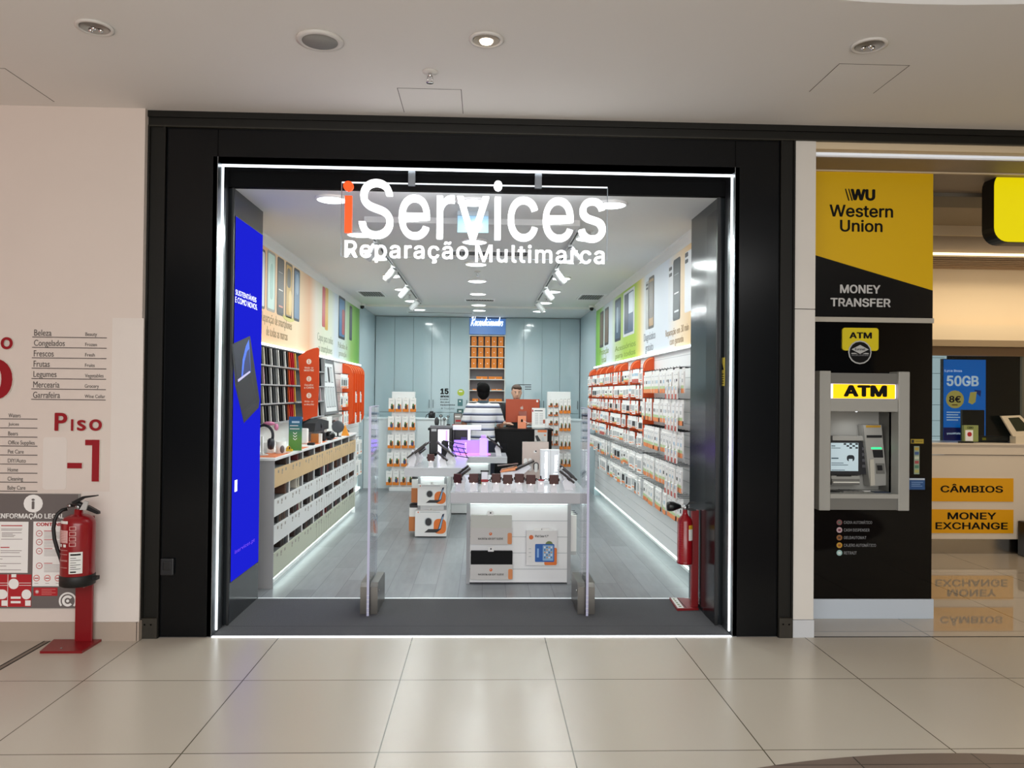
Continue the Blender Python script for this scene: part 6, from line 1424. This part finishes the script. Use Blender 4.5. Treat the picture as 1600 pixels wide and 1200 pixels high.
# camera things at the desk end
Yc = 6.6
t = thing('camera', 'black camera with strap lying on the low white back counter', 'camera', on(674, 653, Y=7.8))
q = on(674, 653.5, Y=7.8); CZ = 1.165; x_ = q.x; m = MB().box((x_-.05, 7.8, CZ), (x_+.06, 7.87, CZ+.09), BLACKP, .01).box((x_-.03, 7.81, CZ+.085), (x_+.03, 7.86, CZ+.115), BLACKP, .006); m.build('camera_body', t)
m = MB().lathe([(.035, 0), (.035, -.05), (.028, -.055)], (x_, 7.8, CZ+.045), BLACKP, 16, 'Y'); m.build('lens', t)
MB().tube([(x_-.05, 7.82, CZ+.07), (x_-.08, 7.8, CZ+.05), (x_-.095, 7.8, CZ+.004)], .007, BLACKP, 6).build('strap', t)
q = on(682.5, 656, Y=6.75); m = MB().ball((q.x, 6.75, DZ+.075), (.036, .012, .072), mat('paddle_grey', '34373a', .4), 14).box((q.x-.03, 6.72, DZ), (q.x+.03, 6.78, DZ+.01), BLACKP); m.single('table_mirror', 'dark oval tabletop mirror at the end of the desk', 'mirror')
for k, (px, py, r) in enumerate(((689, 650, .024), (694, 654.5, .022), (700, 651, .018))):
    q = on(px, py, Y=6.7); m = MB().lathe([(r, -.012), (r, .012)], (q.x, 6.7, q.z), BLACKP, 16, 'Y').lathe([(r*.5, -.014), (r*.5, -.011)], (q.x, 6.7, q.z), PGRY, 12, 'Y').tube([(q.x, 6.7, q.z), (q.x, 6.7, DZ)], .005, BLACKP, 6).lathe([(.025, 0), (.02, .006)], (q.x, 6.7, DZ), BLACKP, 12)
    m.single('webcam', 'small round black webcam on a stalk, %s from the oval mirror' % od(k), 'webcam', 'round webcams on the desk')
m = MB().box((on(686, 664, Y=6.6).x, 6.55, DZ), (on(704, 664, Y=6.6).x, 6.68, DZ+.02), PDRK, .004).box((on(698, 664, Y=6.6).x, 6.5, DZ+.02), (on(704, 664, Y=6.6).x, 6.56, DZ+.05), PHB, .01); m.single('document_tray', 'flat dark tray with a mouse at the end of the desk', 'tray')
t = thing('picture_frame', 'small black picture frame on the desk behind the customer', 'picture frame', on(716, 665, Y=6.7))
m = MB(); m.card(709, 645.5, 722.5, 664, PHB, t=.01, back=.0, Y=6.72); m.card(710.3, 647, 721.2, 662.5, mat('frame_photo', '9a9690', .4), t=.011, Y=6.72); q = on(716, 660, Y=6.72); m.box((q.x-.06, 6.71, DZ), (q.x+.06, 6.78, DZ+.012), PHB); m.build('frame', t)
MB().card(711, 650, 719, 652, PAPER, t=.0118, Y=6.72).card(712, 656, 720, 659, INKR, t=.0118, Y=6.72).build('photo', t)
q = on(714, 665, Y=6.5); m = MB().box((q.x-.07, 6.46, DZ), (q.x+.06, 6.56, DZ+.05), mat('red_candy_box', '9c2a2c', .4)).box((q.x-.04, 6.459, DZ+.02), (q.x+.02, 6.462, DZ+.04), PAPER); m.single('red_box', 'low red box in front of the small picture frame', 'box')

# ------------------------------------------------------------------ back counter and cabinets
BC = mat('back_counter_white', 'dfe8ea', .3)
t = thing('back_counter', 'low pale back counter in front of the blue cabinets, counter side', 'counter', (-1.3, 7.97, 0), 'low back counters')
MB().box((-1.985, 7.76, 0), (-.62, 8.2, 1.14), BC).build('body', t); MB().box((-1.985, 7.74, 1.14), (-.60, 8.22, 1.165), BC, .004).build('worktop', t)
t = thing('back_counter', 'low pale back counter in front of the blue cabinets, pegboard side', 'counter', (1.45, 7.97, 0), 'low back counters')
MB().box((1.15, 7.76, 0), (1.74, 8.2, 1.14), BC).build('body', t); MB().box((1.13, 7.74, 1.14), (1.74, 8.22, 1.165), BC, .004).build('worktop', t)
q = on(918, 651, Y=7.85); m = MB().box((q.x-.09, 7.85, 1.165), (min(q.x+.1, 1.74), 7.95, 1.275), BLACKP, .01).box((q.x-.06, 7.848, 1.19), (q.x+.06, 7.851, 1.25), PHB); m.single('printer', 'black printer on the back counter by the pegboard wall', 'printer')
CY = 9.0; t = thing('cabinet_wall', 'tall glossy pale blue cabinets across the back of the shop', 'cabinet', (-.1, 9.1, 0))
cx_ = lambda px: on(px, 560, Y=CY).x
L5 = [cx_(a) for a in (586, 616.5, 646, 674.6, 703.2, 733)]; R4 = [cx_(a) for a in (789.5, 818, 847, 875, 904.5)]
L5[0] = -1.985; R4[-1] = 1.74; zd = on(700, 644.5, Y=CY).z; NZ = on(760, 523, Y=CY).z
MB().box((-1.985, CY+.02, 0), (L5[-1], 9.2, 2.97), BLUEGLOSS).box((R4[0], CY+.02, 0), (1.74, 9.2, 2.97), BLUEGLOSS).build('carcass', t)
HN = mat('handle_dark', '5d6a6e', .3, .7)
k = 0
for xs in (L5, R4):
    for i in range(len(xs)-1):
        d = MB().box((xs[i]+.004, CY, zd+.004), (xs[i+1]-.004, CY+.018, 2.955), BLUEGLOSS, .002).build('door', t)
        hx = xs[i+1]-.035 if (k % 2 == 0) else xs[i]+.035
        MB().box((hx-.006, CY-.022, 1.31), (hx+.006, CY-.012, 1.46), HN).box((hx-.005, CY-.015, 1.32), (hx+.005, CY, 1.33), HN).box((hx-.005, CY-.015, 1.44), (hx+.005, CY, 1.45), HN).build('handle', d)
        MB().box((xs[i]+.004, CY, .05), (xs[i+1]-.004, CY+.018, zd-.004), BLUEGLOSS, .002).build('lower_door', t); k += 1
# niche with shelves
nx0, nx1 = L5[-1]+.0, R4[0]-.0; NG = mat('niche_grey', '7b7a80', .6); SHW = mat('shelf_white', 'dcdad2', .4)
MB().box((nx0, 9.18, 0), (nx1, 9.2, NZ), NG).build('niche_back', t)
MB().box((nx0-.001, CY, .8), (nx0+.012, 9.19, NZ), SHW).box((nx1-.012, CY, .8), (nx1+.001, 9.19, NZ), SHW).build('niche_side', t)
shz = [on(761, y, Y=CY).z for y in (524, 541, 558, 575.5, 592.7, 610, 627.5, 644.5)]
for z in shz: MB().box((nx0+.012, CY, z-.012), (nx1-.012, 9.18, z+.004), SHW).build('niche_shelf', t)
MB().box((nx0, CY, .05), (nx1, CY+.02, shz[-1]-.013), BLUEGLOSS).build('niche_base', t)
MB().box((nx0, CY-.006, NZ+.005), (nx1, CY+.02, 2.95), mat('niche_sign_blue', '5f8fd6', .3, emit=.10, ecol='4f8fe8')).build('sign_panel', t)
t = thing('neon_sign', 'glowing white script sign above the orange box shelves', 'neon sign', on(761, 508, Y=CY-.02))
NEON = mat('neon_white', 'ffffff', .4, emit=2.6, ecol='f2f8ff')
_o = [(.15, .5), (.03, .3), (.1, .02), (.26, .2), (.22, .46), (.15, .5)]
STROKES = {'R': ([[(.05, 0), (.16, 1)], [(-.1, .82), (.15, 1.02), (.5, .95), (.48, .66), (.14, .5), (.5, 0)]], .62),
           'e': ([[(0, .22), (.27, .3), (.24, .48), (.12, .5), (.02, .25), (.12, .02), (.36, .14)]], .36), 'c': ([[(.28, .42), (.15, .5), (.02, .25), (.12, .02), (.34, .14)]], .34),
           'o': ([_o+[(.38, .42)]], .38), 'n': ([[(0, 0), (.04, .48)], [(.02, .3), (.15, .5), (.25, .4), (.24, .05), (.38, .12)]], .38),
           'd': ([_o, [(.34, 1), (.26, .05), (.4, .12)]], .4), 'i': ([[(.06, .48), (.04, .06), (.2, .12)], [(.1, .68), (.11, .72)]], .2),
           'a': ([_o, [(.3, .48), (.27, .05), (.4, .12)]], .4), 's': ([[(.25, .44), (.1, .5), (.08, .35), (.22, .2), (.15, .02), (0, .08)]], .34)}
m = MB(); wr = 'Recondicionados'; tot = sum(STROKES[c][1] for c in wr); a_, b_ = on(735.5, 509, Y=CY-.02), on(788.5, 495, Y=CY-.02)
kx, kz, x_ = (b_.x-a_.x-.03)/tot, b_.z-a_.z, a_.x
for c in wr:
    for st in STROKES[c][0]: m.tube([(x_+kx*p+.05*q*kz/.16*.6, CY-.016, a_.z+kz*q) for p, q in st], .0055, NEON, 6)
    x_ += kx*STROKES[c][1]
m.build('lettering', t)
MB().box((on(738, 500, Y=CY).x, CY-.018, on(738, 508, Y=CY).z), (on(786, 500, Y=CY).x, CY-.0065, on(738, 507.4, Y=CY).z), mat('niche_sign_blue', '5f8fd6')).build('mounting_bar', t)
ol = 0
for r in range(3):
    for k in range(5):
        x = on((740.5, 751.3, 761.8, 772, 782.4)[k], 550, Y=CY+.02).x; z = shz[r+1]+.0042; h = (shz[r]-shz[r+1])*.86
        m = MB().box((x-.046, CY+.02, z), (x+.046, CY+.14, z+h), ORANGEB, .002).box((x-.008, CY+.0185, z+h*.44), (x+.008, CY+.021, z+h*.52), PAPER)
        m.single('orange_box', 'upright orange box, %s along the %s shelf of the niche' % (od(k), ('top', 'second', 'third')[r]), 'box', 'upright orange boxes in the niche')
for r, items in ((3, ((744, 762), (763, 785))), (4, ((738, 754), (768, 785))), (5, ((738, 748), (764, 785))), (6, ((774, 786),))):
    for k, (a, b) in enumerate(items):
        xa, xb = on(a, 590, Y=CY+.02).x, on(b, 590, Y=CY+.02).x; z = shz[r+1]+.0042
        MB().box((xa+.004, CY+.02, z), (xb-.004, CY+.16, z+(.048 if r != 4 else .022)), ORANGEB, .002).box(((xa+xb)/2-.01, CY+.0185, z+.012), ((xa+xb)/2+.01, CY+.021, z+.02), PAPER).single('orange_box', 'flat orange box, %s along the %s shelf of the niche' % (od(k), ('fourth', 'fifth', 'sixth', 'seventh')[r-3]), 'box', 'flat orange boxes in the niche')
# lettering and stickers on the cabinets
t = thing('cabinet_lettering', 'black anniversary lettering on a pale blue cabinet door', 'lettering', on(699, 645, Y=CY))
m = MB(); P = {'Y': CY}
m.text('15', 688, 607, 701, 616, BLACKINK, font='G', bold=.05, **P); m.text('anos', 688, 618, 701.5, 621, BLACKINK, font='G', bold=.045, **P); m.text('a cuidar', 688, 622.5, 701, 625, BLACKINK, font='G', bold=.02, **P)
m.text('dos seus', 688, 627, 702, 629.4, BLACKINK, font='G', bold=.02, **P); m.text('equipamentos', 688, 631.3, 711, 634.3, BLACKINK, font='G', bold=.02, **P); m.text('★ Trustpilot', 689, 636.5, 710, 640.3, mat('ink_soft', '55636a', .6), font='G', **P); m.build('lettering', t)
m = MB()
for k, (y, w) in enumerate(((600.5, 22), (604, 10), (607.5, 10))): m.card(830-w, y, 830, y+1.3, PDRK, t=.001, Y=CY)
m.single('cabinet_lettering', 'small dark lettering lines on the cabinet above the shop assistant', 'lettering')
for c, (x0, y0, x1, y1), lab in (('b3c23a', (714.5, 608, 725.5, 618.5), 'round lime sticker on the pale blue cabinet door'), ('4f7a7c', (715, 623.5, 723, 634.5), 'square dark green sticker under the lime one'), ('3c5f5c', (714, 639, 724, 645), 'low green sticker above the small picture frame')):
    m = MB(); m.card(x0, y0, x1, y1, mat('sticker_'+c, c, .5), t=.001, r=.06 if 'round' in lab else .005, Y=CY); m.card(x0+2.5, y0+2.5, x1-3, y0+4.5, PAPER, t=.0015, Y=CY); m.single('sticker', lab, 'sticker', 'stickers on the cabinets')

# ------------------------------------------------------------------ things on the long counter
KZ = 1.052
def ctr(px, py): return on(px, py, Z=KZ)
MATO = mat('counter_mat_orange', 'e07a45', .5, noise=.25, nscale=30)
for k, (y, l) in enumerate(((1.30, .5), (2.15, .35), (2.9, .5), (3.6, .4))):
    m = MB().box((-1.88, y, KZ), (-1.70, y+l, KZ+.003), MATO); m.single('printed_mat', 'orange printed mat on the counter top, %s from the blue screen' % od(k), 'mat', 'orange mats on the counter')
q = ctr(411, 702); t = thing('headphones', 'black and pink headphones on a stand at the counter front', 'headphones', (-1.84, 1.46, KZ))
m = MB(); A = [(-1.84+.075*cos(radians(a)), 1.46, KZ+.17+.085*sin(radians(a))) for a in range(-40, 221, 13)]; m.tube(A, .012, mat('headphone_navy', '22242e', .4), 8); m.build('headband', t)
for s in (-1, 1): MB().lathe([(.01, -.02), (.045, -.018), (.05, 0), (.045, .018), (.02, .022)], (-1.84+s*.06, 1.46, KZ+.10), mat('headphone_navy', '22242e', .4), 18, 'X').build('ear_cup', t)
MB().lathe([(.05, 0), (.05, .008), (.01, .012), (.01, .16)], (-1.86, 1.49, KZ), PAPER, 18).build('stand', t)
MB().ball((-1.80, 1.47, KZ+.27), (.05, .02, .018), mat('ear_pink', 'e58fb5', .5), 10).ball((-1.74, 1.47, KZ+.24), (.02, .02, .03), mat('ear_pink', 'e58fb5', .5), 8).build('pink_ear', t)
t = thing('photo_mug', 'white mug with grey round print at the counter front', 'mug', (-1.76, 1.70, KZ))
MB().lathe([(.038, 0), (.042, .004), (.043, .105), (.038, .105), (.037, .012), (0, .01)], (-1.76, 1.70, KZ), PAPER, 24).build('body', t)
MB().tube([(-1.79, 1.735, KZ+.085), (-1.815, 1.765, KZ+.08), (-1.82, 1.77, KZ+.05), (-1.795, 1.745, KZ+.02)], .006, PAPER, 8).build('handle', t)
m = MB(); m.ball((-1.742, 1.668, KZ+.04), (.022, .016, .036), mat('print_mug_grey', '6d6668', .5), 12); m.build('grey_print', t)
for k, (x, y, w, h) in enumerate(((-1.86, 1.74, .05, .12), (-1.90, 1.80, .06, .09))): MB().box((x-w/2, y-.03, KZ), (x+w/2, y+.03, KZ+h), PAPER, .004).single('white_box', ('taller', 'shorter')[k]+' small white box behind the printed mug', 'box', 'small white boxes on the counter')
Ya = 2.02; t = thing('leaflet_stand', 'blue to green upright sign with white arrows on the counter', 'sign', on(461, 700, Y=Ya))
lm = ramp_mat('leaflet_gradient', [(0, '4f8a3c'), (.10, '5f9440'), (.16, '4f8a5a'), (.24, '2f6f8a'), (.30, '2c5f9a')], 0, .32, 'Z', .35)
a, b = on(451, 702, Y=Ya), on(472, 651, Y=Ya)
o = MB().box((0, -.004, 0), (b.x-a.x, .004, b.z-KZ), lm).box((0, -.03, 0), (b.x-a.x, .03, .004), PCLR).build('sign_sheet'); o.parent = t; o.location = V(a.x, Ya, KZ)-t.location
m = MB(); P = {'Y': Ya-.0042}
for k in range(3):
    o_, u_, v_, w_, h_, n_ = m.fr(458, 675+k*4.5, 464, 679+k*4.5, P); m.poly(o_, u_, v_, n_, [(0, h_), (w_/2, h_*.35), (w_, h_), (w_, h_*.6), (w_/2, 0), (0, h_*.6)], PAPER, .001)
m.card(456, 658, 468, 661, mat('leaflet_pale', 'bcd6ea', .5), t=.001, **P); m.card(453, 664.5, 466, 665.7, PAPER, t=.001, **P); m.card(453, 669.5, 468, 670.7, PAPER, t=.001, **P); m.build('print', t)
m = MB().box((-1.79, 1.93, KZ), (-1.72, 1.97, KZ+.02), mat('toy_yellow', 'e0b030', .5), .006).ball((-1.755, 1.95, KZ+.03), .02, mat('toy_yellow', 'e0b030', .5), 10).box((-1.745, 1.92, KZ+.02), (-1.735, 1.925, KZ+.045), BLACKP); m.single('yellow_toy', 'small yellow toy at the foot of the green sign', 'toy')
t = thing('spray_bottle', 'clear spray bottle on the counter beside the green sign', 'bottle', (-1.80, 2.44, KZ))
MB().lathe([(.024, 0), (.026, .004), (.026, .10), (.010, .125), (.010, .14)], (-1.80, 2.44, KZ), PCLR, 18).build('body', t); MB().lathe([(.009, .14), (.009, .19), (.002, .20)], (-1.80, 2.44, KZ), PAPER, 12).build('cap', t)
MB().lathe([(.0262, .02), (.0262, .06)], (-1.80, 2.44, KZ), mat('label_beige', 'd7b58a', .5), 18).build('label', t)
def cb(name, lab, cat, x, y, w, d, h, m_, c=.004, grp=None): return MB().box((x-w/2, y-d/2, KZ), (x+w/2, y+d/2, KZ+h), m_, c).single(name, lab, cat, grp)
cb('white_jar', 'short white jar block behind the spray bottle', 'jar', -1.84, 2.62, .06, .06, .07, PAPER, .012)
cb('black_puck', 'small flat black puck on the counter', 'puck', -1.74, 2.78, .07, .06, .025, BLACKP, .008)
cb('white_charger', 'tall rounded white charger block on the counter', 'charger', -1.86, 2.95, .10, .08, .16, PAPER, .015)
cb('amber_box', 'small amber brown box on the counter', 'box', -1.76, 3.05, .075, .05, .10, mat('amber_box', 'a96a2c', .4), .003)
cb('white_card_box', 'slim white box beside the amber box', 'box', -1.71, 3.08, .03, .05, .10, PAPER, .003)
cb('black_cup', 'black cylinder speaker on the counter', 'speaker', -1.75, 3.40, .06, .06, .10, BLACKP, .02)
m = MB().ball((-1.72, 3.62, KZ+.05), (.06, .07, .05), mat('shiny_black', '101012', .1), 16).box((-1.74, 3.58, KZ), (-1.70, 3.66, KZ+.01), BLACKP); m.single('black_speaker', 'shiny rounded black speaker on the counter', 'speaker')
t = thing('black_case', 'open matt black case with lens hole on the counter', 'case', (-1.86, 3.5, KZ))
m = MB().prism([(3.2, KZ+.11), (3.95, KZ+.11), (3.95, KZ+.20), (3.5, KZ+.24), (3.25, KZ+.20)], 'X', -1.93, -1.80, mat('case_matt', '232427', .6)).box((-1.93, 3.3, KZ), (-1.84, 3.9, KZ+.11), mat('case_grey', '7d8184', .5)); m.build('shell', t)
MB().lathe([(.03, -.003), (.03, .004)], (-1.80, 3.55, KZ+.165), BLACKP, 16, 'X').build('lens_hole', t)
cb('card_display', 'white upright card display behind the black case', 'card display', -1.90, 4.2, .12, .3, .24, PAPER, .003)
t = thing('desk_fan', 'small grey round desk fan near the counter end', 'fan', (-1.75, 4.25, KZ))
MB().lathe([(.06, -.012), (.075, 0), (.06, .012)], (-1.75, 4.25, KZ+.12), mat('fan_grey', '4a4d52', .4), 20, 'Y').build('fan_head', t); MB().tube([(-1.75, 4.25, KZ), (-1.75, 4.25, KZ+.06)], .01, BLACKP, 8).lathe([(.045, 0), (.04, .01)], (-1.75, 4.25, KZ), BLACKP, 16).build('foot', t)
m = MB().prism([(-.04, 0), (.05, 0), (.0, .13)], 'Y', -.03, .03, mat('cone_orange', 'ee9a2c', .5)); m.v = [v+V(-1.71, 4.5, KZ) for v in m.v]; m.single('orange_wedge', 'orange and yellow wedge by the small fan', 'wedge')
t = thing('tablet_display', 'tilted tablet on a white wedge at the end of the counter', 'tablet', (-1.82, 4.8, KZ))
MB().prism([(-1.96, KZ), (-1.74, KZ), (-1.74, KZ+.02), (-1.93, KZ+.16)], 'Y', 4.65, 4.95, PAPER).build('wedge', t); MB().prism([(-1.73, KZ+.022), (-1.725, KZ+.03), (-1.925, KZ+.175), (-1.93, KZ+.165)], 'Y', 4.66, 4.94, PHB).build('tablet', t)

# ------------------------------------------------------------------ people
def body_mesh(build, voxel=.012, it=6):
    m = MB(); build(m); me = bpy.data.meshes.new('tmp'); me.from_pydata(m.v, [], m.f); me.update()
    o = bpy.data.objects.new('tmp', me); COL.objects.link(o)
    r = o.modifiers.new('r', 'REMESH'); r.mode = 'VOXEL'; r.voxel_size = voxel
    s = o.modifiers.new('s', 'SMOOTH'); s.iterations = it; s.factor = .5
    dg = bpy.context.evaluated_depsgraph_get(); out = bpy.data.meshes.new_from_object(o.evaluated_get(dg))
    bpy.data.objects.remove(o); bpy.data.meshes.remove(me)
    for p in out.polygons: p.use_smooth = True
    return out
def loft(m, rings, mt_, n=20):
    """closed body of elliptical rings (cx, cy, z, rx, ry)"""
    v = []; f = []
    for cx, cy, z, rx, ry in rings:
        for k in range(n): a = 2*pi*k/n; v.append((cx+rx*cos(a), cy+ry*sin(a), z))
    for i in range(len(rings)-1):
        for k in range(n): f.append((i*n+k, i*n+(k+1) % n, (i+1)*n+(k+1) % n, (i+1)*n+k))
    f += [tuple(reversed(range(n))), tuple(range((len(rings)-1)*n, len(rings)*n))]
    m.add(v, f, mt_)
TORSO = [(0, 0, .84, .13, .10), (0, 0, .93, .165, .115), (0, 0, 1.05, .15, .105), (0, 0, 1.15, .15, .105), (0, 0, 1.28, .175, .115), (0, 0, 1.38, .185, .105), (0, 0, 1.44, .15, .085), (0, 0, 1.475, .075, .065), (0, .0, 1.50, .058, .06)]
HEAD = [(0, .0, 1.47, .058, .058), (0, -.008, 1.525, .056, .06), (0, -.03, 1.535, .048, .06), (0, -.028, 1.56, .064, .082), (0, -.02, 1.60, .074, .094), (0, -.012, 1.65, .078, .098), (0, -.006, 1.70, .074, .092), (0, -.002, 1.735, .055, .07), (0, 0, 1.75, .025, .03)]
def hand(m, w, d, up, s=1):
    """palm and five fingers from the wrist w along d; s = which side the thumb leaves"""
    d = d.normalized(); side = d.cross(up).normalized()*s; nrm = side.cross(d)*s
    p = w+d*.05; m.tube([w, w+d*.03, w+d*.06, w+d*.09], [.024, .03, .034, .026], SKIN, 10)
    for k, (o, l) in enumerate(((.028, .062), (.010, .072), (-.009, .067), (-.026, .052))):
        b = w+d*.085+side*o; m.tube([b, b+d*l*.5-up*.004, b+d*l-up*.016], [.0095, .009, .0075], SKIN, 8)
    b = w+d*.03+side*.03; m.tube([b, b+side*.025+d*.025, b+side*.03+d*.055], [.0115, .0105, .0085], SKIN, 8)
def person(loc, rot, label, arms, shirt, trousers, hair, hairmat, face, collar=None, scale=1, tilt=0, skin=None):
    """faces -y in its own space; arms = ((elbow, wrist) for -x, same for +x)"""
    t = thing('person', label, 'person', loc, None, (0, 0, rot)); t.scale = (scale,)*3
    def put(me, nm, mt_):
        me.materials.clear(); me.materials.append(mt_); o = bpy.data.objects.new(nm, me); COL.objects.link(o); o.parent = t; return o
    SH = [V(-.185, 0, 1.41), V(.185, 0, 1.41)]
    HT = Matrix.Translation((0, 0, 1.5)) @ Matrix.Rotation(tilt, 4, 'X') @ Matrix.Translation((0, 0, -1.5))
    def bd(m):
        loft(m, TORSO, SKIN); m.M = HT; loft(m, HEAD, SKIN)
        for s in (-1, 1): m.ball((s*.078, .0, 1.63), (.012, .022, .034), SKIN, 10)
        m.tube([(0, -.105, 1.655), (0, -.125, 1.62), (0, -.118, 1.605)], [.010, .014, .012], SKIN, 8); m.ball((0, -.095, 1.565), (.03, .022, .012), SKIN, 10); m.M = None
        for i, s in enumerate((-1, 1)):
            el, wr = arms[i]; m.tube([V(s*.12, 0, 1.41), SH[i], SH[i].lerp(el, .5), el, el.lerp(wr, .35), wr], [.06, .056, .046, .038, .038, .026], SKIN, 12); hand(m, wr, wr-el, Z3, -s)
            m.tube([(s*.085, 0, .90), (s*.10, -.01, .70), (s*.10, -.015, .49), (s*.105, .01, .35), (s*.105, .015, .09)], [.095, .08, .055, .055, .038], SKIN, 12)
            m.tube([(s*.105, .04, .045), (s*.108, -.04, .045), (s*.112, -.15, .03)], [.038, .042, .028], SKIN, 10)
    put(body_mesh(bd, .011, 4), 'body', skin or SKIN)
    def sh(m):
        loft(m, [(x, y, z, rx+.022, ry+.022) for x, y, z, rx, ry in TORSO[1:7]]+[(0, 0, 1.485, .075, .07)], SKIN)
        for i, s in enumerate((-1, 1)): el = arms[i][0]; m.tube([V(s*.10, 0, 1.39), SH[i], SH[i].lerp(el, .45), SH[i].lerp(el, .82)], [.08, .076, .07, .066], SKIN, 14)
    put(body_mesh(sh, .013, 5), 'shirt', shirt)
    def tr(m):
        loft(m, [(0, 0, .84, .15, .115), (0, 0, .93, .176, .128), (0, 0, .99, .165, .12)], SKIN)
        for s in (-1, 1): m.tube([(s*.085, 0, .90), (s*.10, -.01, .70), (s*.10, -.015, .49), (s*.105, .01, .35), (s*.105, .015, .06)], [.105, .094, .075, .072, .065], SKIN, 14)
    put(body_mesh(tr, .014, 4), 'trousers', trousers)
    for s in (-1, 1):
        m = MB(); m.tube([(s*.105, .07, .045), (s*.107, .0, .052), (s*.11, -.10, .045), (s*.114, -.19, .035)], [.034, .046, .048, .03], BLACKP, 12); m.box((s*.11-.045, -.2, 0), (s*.11+.045, .085, .022), PDRK, .01); m.build('shoe', t) if False else put(body_mesh(lambda q, s=s: (q.tube([(s*.105, .07, .045), (s*.107, .0, .055), (s*.11, -.10, .048), (s*.114, -.19, .036)], [.034, .05, .05, .034], BLACKP, 12), q.box((s*.11-.046, -.2, 0), (s*.11+.046, .09, .025), BLACKP)), .01, 4), 'shoe', BLACKP)
    def hr(m):
        m.M = HT; hair(m)
    put(body_mesh(hr, .009, 3), 'hair', hairmat)
    if collar:
        m = MB(); m.lathe([(.078, 1.455), (.072, 1.475), (.07, 1.505), (.076, 1.507), (.088, 1.47)], (0, 0, 0), collar, 24); o = m.build('collar'); o.parent = t
    if face:
        m = MB(); m.M = HT
        for s in (-1, 1): m.ball((s*.03, -.101, 1.648), (.012, .006, .007), PAPER, 8); m.ball((s*.03, -.1055, 1.648), (.006, .004, .006), mat('iris_dark', '2a1d16', .2), 8)
        o = m.build('eye'); o.parent = t
        m = MB(); m.M = HT
        for s in (-1, 1): m.tube([(s*.016, -.106, 1.666), (s*.032, -.106, 1.670), (s*.05, -.094, 1.665)], [.004, .005, .003], hairmat, 6)
        o = m.build('eyebrow'); o.parent = t
        m = MB(); m.M = HT; m.ball((0, -.112, 1.567), (.024, .008, .006), mat('lip', 'a65f54', .5), 10); o = m.build('mouth'); o.parent = t
    return t
def stripe_mat():
    m = bpy.data.materials.new('striped_knit'); m.use_nodes = True; nt = m.node_tree; L = nt.links
    tc = nt.nodes.new('ShaderNodeTexCoord'); sp = nt.nodes.new('ShaderNodeSeparateXYZ'); L.new(tc.outputs['Object'], sp.inputs[0])
    d = nt.nodes.new('ShaderNodeMath'); d.operation = 'DIVIDE'; d.inputs[1].default_value = .108; L.new(sp.outputs[2], d.inputs[0])
    f = nt.nodes.new('ShaderNodeMath'); f.operation = 'FRACT'; L.new(d.outputs[0], f.inputs[0])
    cr = nt.nodes.new('ShaderNodeValToRGB'); cr.color_ramp.interpolation = 'CONSTANT'; L.new(f.outputs[0], cr.inputs[0])
    st = [(0, '2b3047'), (.15, '8b92a6'), (.30, 'c9ccd4'), (.36, 'd6d5d6'), (.66, 'c6c7cb'), (.70, 'd9d8d9'), (.97, '2b3047')]
    while len(cr.color_ramp.elements) < len(st): cr.color_ramp.elements.new(.5)
    for e, (p, c) in zip(cr.color_ramp.elements, st): e.position = p; e.color = lin(c)
    b = nt.nodes['Principled BSDF']; b.inputs['Roughness'].default_value = .85; L.new(cr.outputs[0], b.inputs['Base Color'])
    return m
def hair_dark(m):
    m.ball((0, .018, 1.672), (.099, .11, .10), SKIN, 18); m.ball((0, .035, 1.61), (.088, .082, .085), SKIN, 16); m.ball((0, -.02, 1.735), (.062, .07, .04), SKIN, 14); m.ball((.03, -.05, 1.735), (.06, .05, .04), SKIN, 12); m.ball((0, .05, 1.57), (.06, .045, .05), SKIN, 12)
def hair_brown(m):
    m.ball((0, .018, 1.685), (.086, .098, .078), SKIN, 18); m.ball((0, .05, 1.62), (.074, .065, .08), SKIN, 14); m.ball((0, -.055, 1.728), (.068, .05, .035), SKIN, 14); m.ball((.035, -.07, 1.72), (.04, .035, .028), SKIN, 10)
q = on(755, 620, Y=5.93)
person((q.x, 5.93, 0), pi+.06, 'customer seen from behind in a white and navy striped polo shirt', ((V(-.275, -.08, 1.14), V(-.26, -.29, 1.135)), (V(.275, .0, 1.14), V(.27, -.24, 1.135))), stripe_mat(), mat('trousers_navy', '1c2030', .8), hair_dark, mat('hair_black', '0c0a0a', .8, spec=.1), False, mat('collar_teal', '31454f', .7), .985)
q = on(807, 620, Y=7.18)
person((q.x, 7.18, 0), .05, 'shop assistant with brown hair looking down behind the orange computer', ((V(-.27, -.06, 1.14), V(-.16, -.23, 1.135)), (V(.27, -.06, 1.14), V(.17, -.23, 1.135))), mat('shirt_black', '1a1b1e', .8), mat('trousers_dark', '202127', .8), hair_brown, mat('hair_brown', '4a3628', .6), True, None, .985, radians(12), mat('skin_fair', 'd3a48c', .55))
